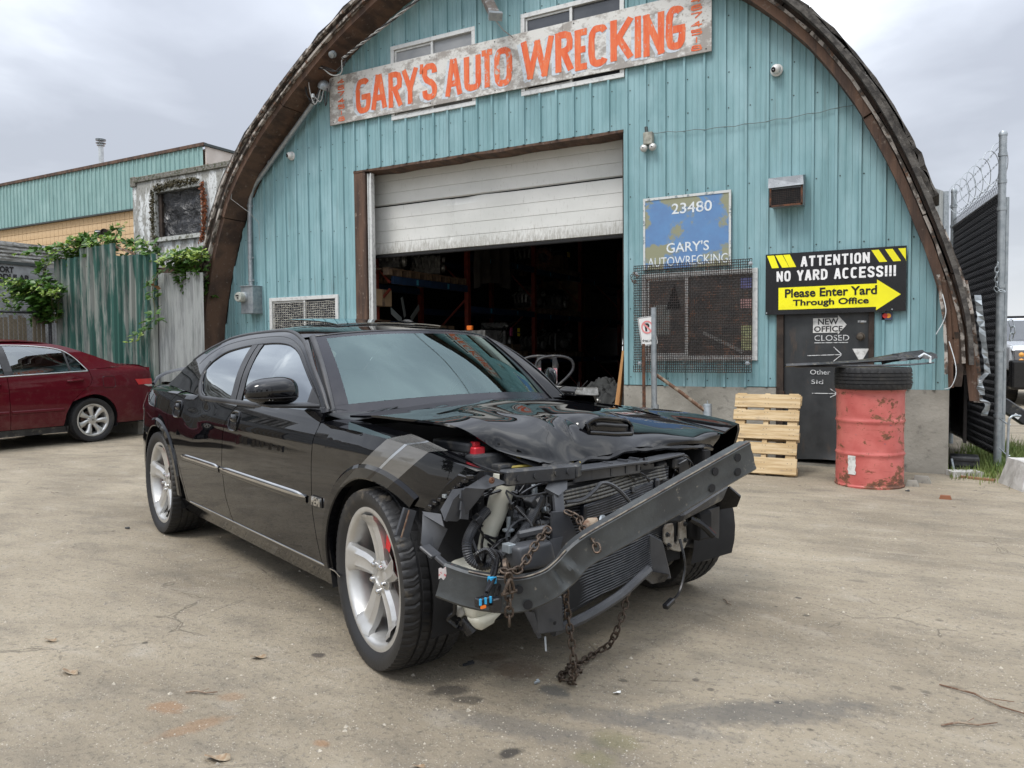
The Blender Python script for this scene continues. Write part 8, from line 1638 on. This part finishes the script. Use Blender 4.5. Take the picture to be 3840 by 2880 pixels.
# ------------------------------------------------------------------ bent bumper beam
M_BEAM = mat('bumper_beam_steel', (.034, .037, .039, 1), (.062, .068, .069, 1), .42, metal=.15, sc=7, th=(.4, .7), c3=(.20, .18, .15, 1), th3=(.62, .72), sc3=26, bump=.15)
BS = [((.60, -1.00, .505), .118, .05, .10), ((.67, -.95, .482), .120, .05, .05), ((.735, -.88, .464), .122, .055, 0), ((.785, -.80, .458), .120, .05, -.05), ((.825, -.72, .482), .110, .035, .0), ((.845, -.66, .520), .108, .03, .05), ((.865, -.585, .578), .112, .045, .0), ((.90, -.40, .645), .118, .055, 0), ((.935, -.15, .728), .120, .058, 0), ((.965, .08, .803), .120, .058, 0), ((.985, .205, .845), .120, .058, 0)]
cs_ = [[(i, (list(b[0])+list(b[1:]))[k]) for i, b in enumerate(BS)] for k in range(6)]
NB = 70; vs = []; fs = []
def bsec(q):
    x, y, z, h, d, tw = [smooth_interp(q, c) for c in cs_]; a = Vector([smooth_interp(q-.05, c) for c in cs_[:3]]); b = Vector([smooth_interp(q+.05, c) for c in cs_[:3]]); dr = (b-a).normalized()
    fn = Vector((0, 0, 1)).cross(dr); fn = -fn if fn.x < 0 else fn; fn.normalize(); upv = dr.cross(fn); upv = -upv if upv.z < 0 else upv; fn2 = (fn+upv*tw).normalized(); upv = (upv-fn2*upv.dot(fn2)).normalized()
    return Vector((x, y, z)), fn2, upv, h, d
for i in range(NB+1):
    q = (len(BS)-1)*i/NB; c, f_, u_, h, d = bsec(q); cr = .012*noise.noise(Vector((q*2.2, 0, 0)))*math.exp(-((q-4.6)/1.6)**2)*2.2; r_ = .008
    S_ = [(0, h/2-r_), (-r_, h/2), (-d, h/2-.004), (-d, -h/2), (-r_, -h/2), (0, -h/2+r_), (cr-.004, -h/4), (cr*1.6, 0), (cr-.004, h/4)]
    vs += [c+f_*a+u_*b for a, b in S_]
n = 9; fs = [(i*n+j, i*n+(j+1) % n, (i+1)*n+(j+1) % n, (i+1)*n+j) for i in range(NB) for j in range(n)]+[tuple(range(n))[::-1], tuple(NB*n+j for j in range(n))]
mb = MB(); mb.add(vs, fs); bo = mb.build('bumper_beam', M_BEAM, CAR, smooth=True, ang=30)
m2_ = MB()
for q, off, rr_ in ((9.35, .024, .0135), (8.85, -.0, .0135), (9.2, -.030, .0135), (8.62, -.040+.008, .0135), (8.5, .026, .0135)):
    pass
for q, off, rr_ in ((9.34, .026, .0155), (8.66, .022, .0155), (9.22, -.026, .0155), (8.52, -.030, .0155), (2.9, .022, .014), (3.15, -.034, .016)):
    m = MB(); c, f_, u_, h, d = bsec(q); c = c+u_*off+f_*.0008+(f_*.002 if q < 5 else f_*0); Mq = Matrix.Translation(c) @ f_.to_track_quat('Z', 'Y').to_matrix().to_4x4(); m.lathe([(rr_, 0), (rr_, .0012), (.0001, .0012)], 22, Mq); m2_.lathe([(rr_, -.001), (rr_+.0025, .001), (rr_, .0025), (rr_-.0005, .001)], 22, Mq, closed=True); m.build('beam_hole', M_DARK, CAR)
for a, b, nm in ((6.0, 10, 'top_flange_edge'), (1.0, 5.6, 'rusty_edge')):
    P = []
    for q in np.linspace(a, b, 40): c, f_, u_, h, d = bsec(q); P.append(c+u_*(h/2+.0005)-f_*.003)
    m = MB(); m.tube(P, .0032, 5); m.build(nm, mat('worn_beam_edge', (.16, .14, .11, 1), (.07, .05, .04, 1), .6, sc=25, th=(.45, .6)), CAR, smooth=True)
# torn label at its end
m = MB(); m.grid(8, 3, lambda u, v: (.615+.0*u, -1.012+.07*u, .515+.035*v+.012*noise.noise(Vector((u*6, v*3, 0))))); m.build('torn_label', mat('red_white_label', (.60, .55, .53, 1), (.55, .12, .12, 1), .7, sc=70, th=(.56, .6)), CAR, thick=.001)
# absorber and far-side hardware
m = MB(); m.hexa([(.62, .22, .52), (.60, .55, .57), (.50, .55, .55), (.52, .22, .50), (.64, .22, .56), (.60, .60, .64), (.50, .62, .64), (.54, .22, .56)]); m.build('absorber_block', M_PLAS, CAR, bev=.01)
tub('stay_rod', [(.55, .37, .505), (.575, .42, .475), (.60, .475, .42)], .016, M_SBLK, 12, 8)
m = MB()
PL = [(.285, .455), (.30, .475), (.345, .475), (.352, .45), (.352, .39), (.365, .37), (.39, .385), (.392, .465), (.40, .482), (.437, .478), (.445, .37), (.425, .345), (.395, .335), (.345, .35), (.285, .395)]
m.prism(PL, .462, .478, 'x'); pl_ = m.build('rail_flange', mat('pale_rusty_flange', (.30, .28, .24, 1), (.18, .15, .12, 1), .7, sc=22, th=(.45, .6), c3=(.25, .08, .03, 1), th3=(.64, .70), sc3=20), CAR, bev=.004)
m = MB()
for y, z in ((.30, .43), (.425, .46), (.425, .385), (.31, .38)): m.lathe([(.012, 0), (.012, .004), (.008, .005), (.008, .014), (.0001, .015)], 6, Matrix.Translation((.478, y, z)) @ rotm('Y', R(90)))
m.build('flange_bolt', M_PLAS, CAR)
m = MB(); m.box((.44, .37, .43), (.03, .05, .1)); m.build('rail_opening', M_DARK, CAR)
for pts in ([(.40, .37, .46), (.42, .55, .47), (.44, .74, .49), (.42, .765, .34), (.37, .80, .23), (.36, .76, .205), (.36, .71, .21), (.35, .69, .27), (.36, .60, .30), (.38, .42, .32)],): poly3('splash_shield', pts, .006, M_PL2)
poly3('fender_tail', [(.38, .72, .55), (.50, .74, .60), (.52, .80, .55), (.47, .84, .49), (.40, .80, .47)], .01, M_SBLK)
m = MB(); m.hexa([(.47, .19, .24), (.50, .31, .23), (.46, .32, .23), (.44, .2, .24), (.47, .19, .45), (.49, .26, .41), (.46, .27, .41), (.44, .2, .45)]); m.build('lower_strut', M_PL2, CAR, bev=.006)
poly3('air_dam', [(.53, .05, .315), (.52, .15, .30), (.50, .29, .255), (.49, .27, .225), (.53, .14, .25)], .008, M_SBLK)
tub('hanging_cable', [(.49, .375, .40), (.52, .365, .33), (.53, .36, .27), (.545, .30, .18), (.56, .22, .16)], .0065, M_SBLK, 24, 6); m = MB(); m.beam((.555, .245, .165), (.57, .175, .15), .028, .024); m.build('connector', M_SBLK, CAR, bev=.005)
for k, (x, y, z, dx, dy, dz) in enumerate(((.43, .30, .70, .05, .07, .11), (.40, .42, .74, .12, .10, .05), (.38, .50, .70, .08, .06, .08), (.44, .18, .745, .06, .10, .04))): m = MB(); m.box((x, y, z), (dx, dy, dz)); m.build('lamp_mount', M_PLAS, CAR, bev=.008)
tub('wire_loom', [(.42, .36, .76), (.45, .45, .77), (.43, .52, .74), (.40, .55, .68)], .007, M_SBLK, 20, 6); tub('wire_loom', [(.44, .33, .68), (.42, .40, .66), (.41, .44, .70), (.40, .50, .66)], .006, M_SBLK, 20, 6)
poly3('torn_bracket', [(.46, .40, .74), (.48, .44, .76), (.44, .50, .70), (.43, .44, .68)], .006, M_PL2); m = MB(); m.box((.36, .62, .73), (.2, .04, .1)); m.build('headlamp_bucket', M_UNDER, CAR)
# fog lamp plug dangling by the tyre
tub('wire_loom', [(.60, -.90, .43), (.55, -.90, .40), (.48, -.86, .335), (.44, -.86, .30), (.45, -.83, .27)], .008, M_SBLK, 40, 6, True)
m = MB(); m.lathe([(.02, 0), (.024, .02), (.030, .05), (.032, .06)], 14, Matrix.Translation((.46, -.815, .30)) @ rotm('X', .6) @ rotm('Y', 2.8)); m.box((.46, -.80, .275), (.05, .05, .03)); m.build('fog_lamp_socket', M_SBLK, CAR, smooth=True, ang=40)
m = MB(); m.tube([(.46, -.83, .34), (.465, -.82, .315)], .016, 10); m.box((.47, -.79, .285), (.02, .03, .02)); m.build('lamp_bulb', M_ALU, CAR, smooth=True, ang=40)
rg = random.Random(21)
for k in range(20):
    a = Vector((rg.uniform(.46, .60), rg.uniform(-.80, -.44), rg.uniform(.52, .80))); P = [a]
    for j in range(4): P.append(P[-1]+Vector((rg.gauss(0, .015), rg.gauss(.0, .05), rg.gauss(-.02, .04))))
    tub('wire', P, rg.choice((.003, .004, .0055)), M_SBLK if k % 4 else M_PL2, 18, 5)
for k in range(14):
    m = MB(); m.box((0, 0, 0), (rg.uniform(.015, .03), rg.uniform(.015, .05), rg.uniform(.012, .035)), Matrix.Translation((rg.uniform(.46, .58), rg.uniform(-.82, .40) if k % 2 else rg.uniform(-.8, -.45), rg.uniform(.60, .79))) @ rotm('X', rg.uniform(0, 1.5)) @ rotm('Z', rg.uniform(0, 1.5))); m.build('clip', M_PLAS if k % 3 else M_SBLK, CAR, bev=.003)
for k in range(5):
    y = rg.uniform(-.3, .45); P = [Vector((.50, y+j*.03, .775-.02*j+rg.gauss(0, .01))) for j in range(5)]; tub('wire', P, .004, M_SBLK, 14, 5)
# rusty eye bolts and shackle on the beam (they hold the tow chains)
cM = Matrix.Rotation(-.3851, 4, 'Z'); CO = Vector((-1.6142, -5.4751, 0))
def cw(*p): return CO+cM @ Vector(p)
TS = thing('tow_hook', 'rusty tow hook clamped through the left upper end of the bent bumper beam', 'tow hook', cw(.745, -.82, .55))
m = MB(); m.lathe([(.018, -.010), (.034, -.006), (.034, .006), (.018, .010)], 18, Matrix.Translation(cw(.745, -.83, .545)) @ rotm('Z', .4) @ rotm('Y', R(75)), closed=True); m.build('ring', M_CHAIN, TS, True, smooth=True)
T2 = thing('tow_hook', 'worn steel tow hook beside the upper edge of the beam kink', 'tow hook', cw(.74, -.43, .64))
m = MB(); m.tube([cw(.735, -.47, .615), cw(.75, -.445, .635), cw(.765, -.425, .645)], [.022, .026, .016], 12); m.build('shank', M_RPOLE, T2, True, smooth=True); m = MB(); m.lathe([(.010, 0), (.028, .004), (.028, .012), (.010, .016)], 16, Matrix.Translation(cw(.775, -.42, .64)) @ rotm('Y', R(80))); m.tube([cw(.785, -.425, .64), cw(.79, -.395, .645)], .009, 8); m.build('head', M_GALV, T2, True, smooth=True)
CL = dict(L_=.036, W_=.024, r=.0040)
chain('tow_chain', 'rusty chain slung from the tow hook up to the dark upright of the wreck', catmull([cw(.785, -.885, .555), cw(.785, -.82, .545), cw(.775, -.77, .572), cw(.765, -.72, .612), cw(.735, -.655, .635), cw(.715, -.60, .65)], 30), **CL)
chain('tow_chain', 'short chain hooked over the top edge of the bent beam at its kink', catmull([cw(.70, -.525, .685), cw(.745, -.505, .665), cw(.79, -.53, .645), cw(.895, -.565, .60), cw(.905, -.57, .575)], 20), **CL)
chain('tow_chain', 'short rusty chain hanging straight down in front of the lower beam end', [cw(.80, -.868, .545), cw(.802, -.868, .37)], **CL)
m = MB(); m.tube(catmull([cw(.805, -.89, .49), cw(.81, -.87, .53), cw(.805, -.85, .49)], 12), .006, 8); m.tube([cw(.805, -.90, .487), cw(.805, -.84, .487)], .006, 8); tag(m.build('shackle', M_CHAIN, smooth=True), 'rusty shackle bolted through the beam above the short hanging chain', 'shackle')
chain('tow_chain', 'long tow chain hanging from the wreck, pooling on the ground and looping back up', catmull([cw(.62, -.46, .40), cw(.63, -.452, .28), cw(.65, -.452, .18), cw(.665, -.455, .10), cw(.66, -.45, .03), cw(.62, -.43, .015), cw(.58, -.44, .012), cw(.555, -.41, .014), cw(.56, -.36, .02), cw(.60, -.36, .028), cw(.60, -.40, .030), cw(.555, -.38, .035), cw(.535, -.31, .022), cw(.515, -.24, .018), cw(.50, -.17, .022), cw(.53, -.13, .05), cw(.56, -.11, .12), cw(.555, -.06, .20), cw(.54, -.02, .29)], 120), **CL)

# ================================================================== maroon sedan
th88 = R(88); e88 = Vector((math.cos(th88), math.sin(th88), 0)); n88 = Vector((math.sin(th88), -math.cos(th88), 0))
rear_axle = Vector((-10.676, -2.009, 0))+e88*.09-n88*.895; RC0 = rear_axle-e88*2.74
RCAR = thing('sedan', 'maroon four-door sedan parked nose away before the corrugated fence', 'car', RC0, th88+math.pi)
def sx_(s): return -2.65-s
Wr = [(-3.82, .70), (-3.75, .78), (-3.6, .84), (-3.3, .885), (-2.74, .905), (-2.0, .905), (-1, .905), (0, .90), (.5, .84), (.8, .70)]
pr2 = [(.18, .07), (.25, .045), (.35, .02), (.5, .004), (.65, 0), (.78, .006), (.86, .012), (.95, .03), (1.03, .06), (1.10, .10)]
def YR(x, z):
    y = smooth_interp(x, Wr)-smooth_interp(z, pr2)
    y += .006*math.exp(-((z-.80)/.03)**2)
    for cx in (0, -2.74):
        r = math.hypot(x-cx, z-.315); w = max(0, min(1, (.41-r)/.03)); y += .008*w
    return y
GR = [(.98, .858), (1.03, .845), (1.1, .81), (1.2, .755), (1.3, .70), (1.38, .64), (1.43, .58), (1.47, .50)]
def YRG(x, z): return smooth_interp(z, GR)*(1-.10*max(0, (-x-3.0)/.8))
lz = lambda cx: archz(cx, .315, .375, .27)
belt = lambda x: smooth_interp(-x, [(.4, .90), (.8, .955), (1.55, .985), (2.7, 1.03), (3.2, 1.05), (3.8, 1.03)])
for sg in (1, -1):
    c0 = lambda z: -1.62+.03*(z-.6); c1 = lambda z: interp(z, [(.27, -2.33), (.45, -2.36), (.60, -2.44), (.72, -2.56), (.82, -2.70), (.90, -2.745), (1.04, -2.72)])
    panel('front_fender', arr(-.45, .78, 30, archx(0, .375)), lambda x: lz(0)(x), lambda x: lerp(.90, .72, max(0, x/.8)), YR, sg, M_RED, RCAR, nv=14, top=lambda x: (lerp(.74, .6, max(0, x/.8)), lerp(.94, .78, max(0, x/.8))))
    panel('front_door', arr(-1.62, -.46, 20), lambda x: .27, belt, YR, sg, M_RED, RCAR, lambda z: c0(z)+.004, None, 16)
    panel('rear_door', arr(-2.50, -1.62, 24), lambda x: .27, belt, YR, sg, M_RED, RCAR, lambda z: c1(z)+.005, lambda z: c0(z)-.004, 18, band=.4)
    ct = lambda x: (smooth_interp(-x, [(2.6, .845), (3.0, .80), (3.3, .70), (3.7, .66)]), smooth_interp(-x, [(2.6, 1.035), (3.0, 1.06), (3.3, 1.095), (3.6, 1.085), (3.75, 1.03)]))
    panel('quarter_panel', arr(-3.76, -2.50, 44, archx(-2.74, .375)), lambda x: archz(-2.74, .315, .375, .27 if x > -2.8 else .25)(x), lambda x: belt(x)-.01-.06*max(0, -x-3.4), YR, sg, M_RED, RCAR, None, lambda z: c1(z)-.004, 18, ct, 5, band=.46, bulge=.012)
    panel('sill', arr(-2.40, -.38, 10), lambda x: .175, lambda x: .262, lambda x, z: YR(x, z)-.012, sg, M_PLAS, RCAR, nv=3)
    for a, b in ((-2.32, -1.64), (-1.60, -.6)): ribbon('side_moulding', [Vector((x, sg*(YR(x, .5)+.001), .50)) for x in arr(a, b, 10)], lambda p: Vector((0, sg, 0)), .045, M_RED, RCAR, .012)
    TR_ = [(-.75, .99), (-1.05, 1.20), (-1.25, 1.34), (-1.5, 1.385), (-1.75, 1.397), (-2.1, 1.382), (-2.40, 1.335), (-2.56, 1.23), (-2.66, 1.10), (-2.70, 1.04)]
    RR_ = [(-.62, .97), (-.95, 1.22), (-1.2, 1.38), (-1.5, 1.435), (-1.75, 1.452), (-2.1, 1.44), (-2.45, 1.392), (-2.80, 1.27), (-3.05, 1.17), (-3.25, 1.10)]
    T3 = catmull([Vector(q) for q in TR_], 50); R3 = catmull([Vector(q) for q in RR_], 50); mb = MB(); vs = []
    for a, b in zip(T3, R3):
        for j in range(6): q = a.lerp(b, j/5); vs.append((q.x, sg*YRG(q.x, q.y), q.y))
    mb.add(vs, [(i*6+j, (i+1)*6+j, (i+1)*6+j+1, i*6+j+1) for i in range(49) for j in range(5)]); mb.build('window_surround', M_RED, RCAR, smooth=True, ang=50)
    # fill between C pillar base and belt
    tzr = lambda x: interp(-x, sorted([(-q.x, q.y) for q in T3]))
    for nm, xa, xb in (('front_side_window', -.80, -1.60), ('rear_side_window', -1.68, -2.44), ('quarter_glass', -2.47, -2.62)):
        mb = MB(); mb.grid(14, 8, lambda u, v: (lambda x: (lambda z: (x+(.06*(z-1) if nm != 'front_side_window' else 0), sg*(YRG(x, z)-.006), z))(lerp(belt(x)+.008, tzr(x), v)))(lerp(xa, xb, u))); mb.build(nm, M_RG, RCAR, smooth=True)
    mb = MB(); mb.grid(2, 8, lambda u, v: (lambda x, z: (x, sg*(YRG(x, z)+.002), z))(lerp(-1.585, -1.695, u)+.06*(v*.4), lerp(1.0, 1.392, v))); mb.build('door_pillar', M_TRIM, RCAR); mb = MB(); mb.grid(2, 8, lambda u, v: (lambda x, z: (x, sg*(YRG(x, z)+.002), z))(lerp(-2.44, -2.47, u)+.05*v*.3, lerp(1.03, 1.30, v))); mb.build('window_divider', M_TRIM, RCAR)
    ribbon('chrome_trim', [Vector((q.x, sg*(YRG(q.x, q.y)+.001), q.y)) for q in T3], lambda p: Vector((0, sg, .4)), .016, M_CHR, RCAR, .004); ribbon('chrome_trim', [Vector((x, sg*(YR(x, belt(x))+.004), belt(x)-.004)) for x in arr(-2.70, -.78, 20)], lambda p: Vector((0, sg, 0)), .016, M_CHR, RCAR, .005)
    for hx, hz in ((sx_(-.155), .90), (sx_(-1.25), .875)):
        m = MB(); m.tube(catmull([(hx-.115, sg*(YR(hx, hz)+.006), hz+.006), (hx-.07, sg*(YR(hx, hz)+.03), hz+.006), (hx+.07, sg*(YR(hx, hz)+.03), hz-.004), (hx+.115, sg*(YR(hx, hz)+.006), hz-.006)], 16), .015, 8); m.build('door_handle', M_RED, RCAR, smooth=True); m = MB(); m.lathe([(.05, 0), (.03, .003), (.0001, .0035)], 20, Matrix.Translation((hx-.0, sg*(YR(hx, hz-.01)-.0005), hz-.008)) @ rotm('X', R(90)*-sg)); m.build('handle_cup', M_RED, RCAR, smooth=True)
    P_r = [(sx_(.345)+x, .86+z) for x, z in rrect(.185, .165, .03, x0=-.0925, y0=-.0825)]; m = MB(); V_ = [Vector((x, sg*(YR(x, z)+.0008), z)) for x, z in P_r]; m.tube(V_+V_[:2], .0025, 4, False); m.build('fuel_flap_gap', M_SBLK, RCAR)
    for nm, c_, (xa, xb, z0, z1, sl) in (('tail_lamp', (.45, .012, .012, 1), (-3.42, -3.755, .800, .885, .05)), ('reverse_lamp', (.5, .5, .48, 1), (-3.56, -3.758, .765, .797, .10))):
        mb = MB(); mb.grid(10, 4, lambda u, v: (lambda z: (lambda x: (x, sg*(YR(x, z)+.007), z))(lerp(xa-sl*(1-v), xb, u)))(lerp(z0, z1, v))); mb.build(nm, mat(nm+'_lens', c_, rough=.15, coat=1), RCAR, smooth=True, thick=.004)
    for cx in (0, -2.74): mb = MB(); mb.grid(18, 2, lambda u, v: (cx+.385*math.cos(math.pi*(u*1.2-.1)), sg*(.87-.3*v), .315+.385*math.sin(math.pi*(u*1.2-.1)))); mb.build('arch_liner', M_UNDER, RCAR, smooth=True)
stR = [(-1.15, 1.37, .60, -1.0, 1.41), (-1.4, 1.425, .60, -1.3, 1.46), (-1.75, 1.452, .60, -1.75, 1.485), (-2.1, 1.44, .595, -2.15, 1.475), (-2.45, 1.392, .60, -2.5, 1.42), (-2.80, 1.27, .61, -2.85, 1.30), (-3.05, 1.17, .63, -3.1, 1.19), (-3.25, 1.10, .66, -3.3, 1.11)]
sxr = [[(i, s[k]) for i, s in enumerate(stR)] for k in range(5)]
def RSR(u, v): q = u*7; xr, zr, yr, xc, z2 = [smooth_interp(q, c) for c in sxr]; t_ = 2*v-1; a = abs(t_); return (lerp(xc, xr, a**2), t_*yr, z2-(z2-zr)*a**2.4)
for nm, a, b, mt in (('roof', 0, .6, M_RED), ('backlight', .6, 1, M_SG)): mb = MB(); mb.grid(16, 14, lambda u, v: RSR(lerp(a, b, u), v)); mb.build(nm, mt, RCAR, smooth=True)
mb = MB(); mb.grid(8, 12, lambda u, v: (lambda t_: (lerp(-.55+.1*(1-t_*t_), -1.15+.15*(1-t_*t_), u), t_*lerp(.72, .60, u), lerp(.98, 1.38, u)))(2*v-1)); mb.build('windscreen', M_WS, RCAR, smooth=True)
mb = MB(); mb.grid(8, 12, lambda u, v: (lambda t_: (lerp(-.5, .8, u), t_*lerp(.74, .6, u), lerp(.97, .78, u)+.02*(1-t_*t_)))(2*v-1)); mb.build('hood', M_RED, RCAR, smooth=True); mb = MB(); mb.grid(6, 12, lambda u, v: (lambda t_: (.79+.06*(1-t_*t_), t_*.68, lerp(.2, .78, u)))(2*v-1)); mb.build('front_bumper', M_RED, RCAR, smooth=True)
mb = MB(); mb.grid(8, 14, lambda u, v: (lambda t_: (lerp(-3.25, -3.72, u), t_*.67, smooth_interp(u, [(0, 1.10), (.7, 1.105), (1, 1.06)])+.015*(1-t_*t_)))(2*v-1)); mb.build('trunk_lid', M_RED, RCAR, smooth=True); mb = MB(); mb.grid(12, 16, lambda u, v: (lambda t_, z: (-3.74-.05*(1-t_*t_)-.05*math.sin(math.pi*min(1, max(0, (z-.2)/.6))), t_*.74, z))(2*v-1, lerp(.25, 1.06, u))); mb.build('rear_bumper', M_RED, RCAR, smooth=True)
m = MB(); m.box((-1.6, 0, .33), (3.9, 1.4, .22)); m.build('underbody', M_UNDER, RCAR); m = MB(); m.box((-1.7, 0, .50), (2.2, 1.5, .06)); m.build('cabin_floor', M_UNDER, RCAR)
M_LTS = mat('grey_green_seat', (.16, .18, .16, 1), rough=.8)
for x, y in ((-1.3, -.36), (-1.3, .36)): m = MB(); m.box((x+.15, y, .66), (.5, .48, .2)); m.beam((x-.1, y, .7), (x-.28, y, 1.1), .46, .14); m.beam((x-.29, y, 1.12), (x-.32, y, 1.25), .25, .09); m.build('front_seat', M_LTS, RCAR, bev=.03, seg=2)
m = MB(); m.box((-2.15, 0, .66), (.5, 1.25, .2)); m.beam((-2.38, 0, .7), (-2.62, 0, 1.08), 1.25, .14); m.build('rear_seat', M_LTS, RCAR, bev=.03); m = MB(); m.box((-2.85, 0, 1.03), (.4, 1.2, .03)); m.build('parcel_shelf', M_LTS, RCAR)
TY3 = tyre_mesh(.322, .220, .215, 140, M_TYRE)
for x in (0, -2.74):
    for sg in (1, -1): wheel(RCAR, x, sg*.787, .318, .322, .225, .215, sg, 0, 'seven', TY3, .3)
fit('H', .026, .024, M_SBLK, RCAR, Matrix.Translation((-2.74+.013, .883, .306)) @ rotm('Z', math.pi) @ rotm('X', R(90)), .03, 'wheel_badge', world=False)
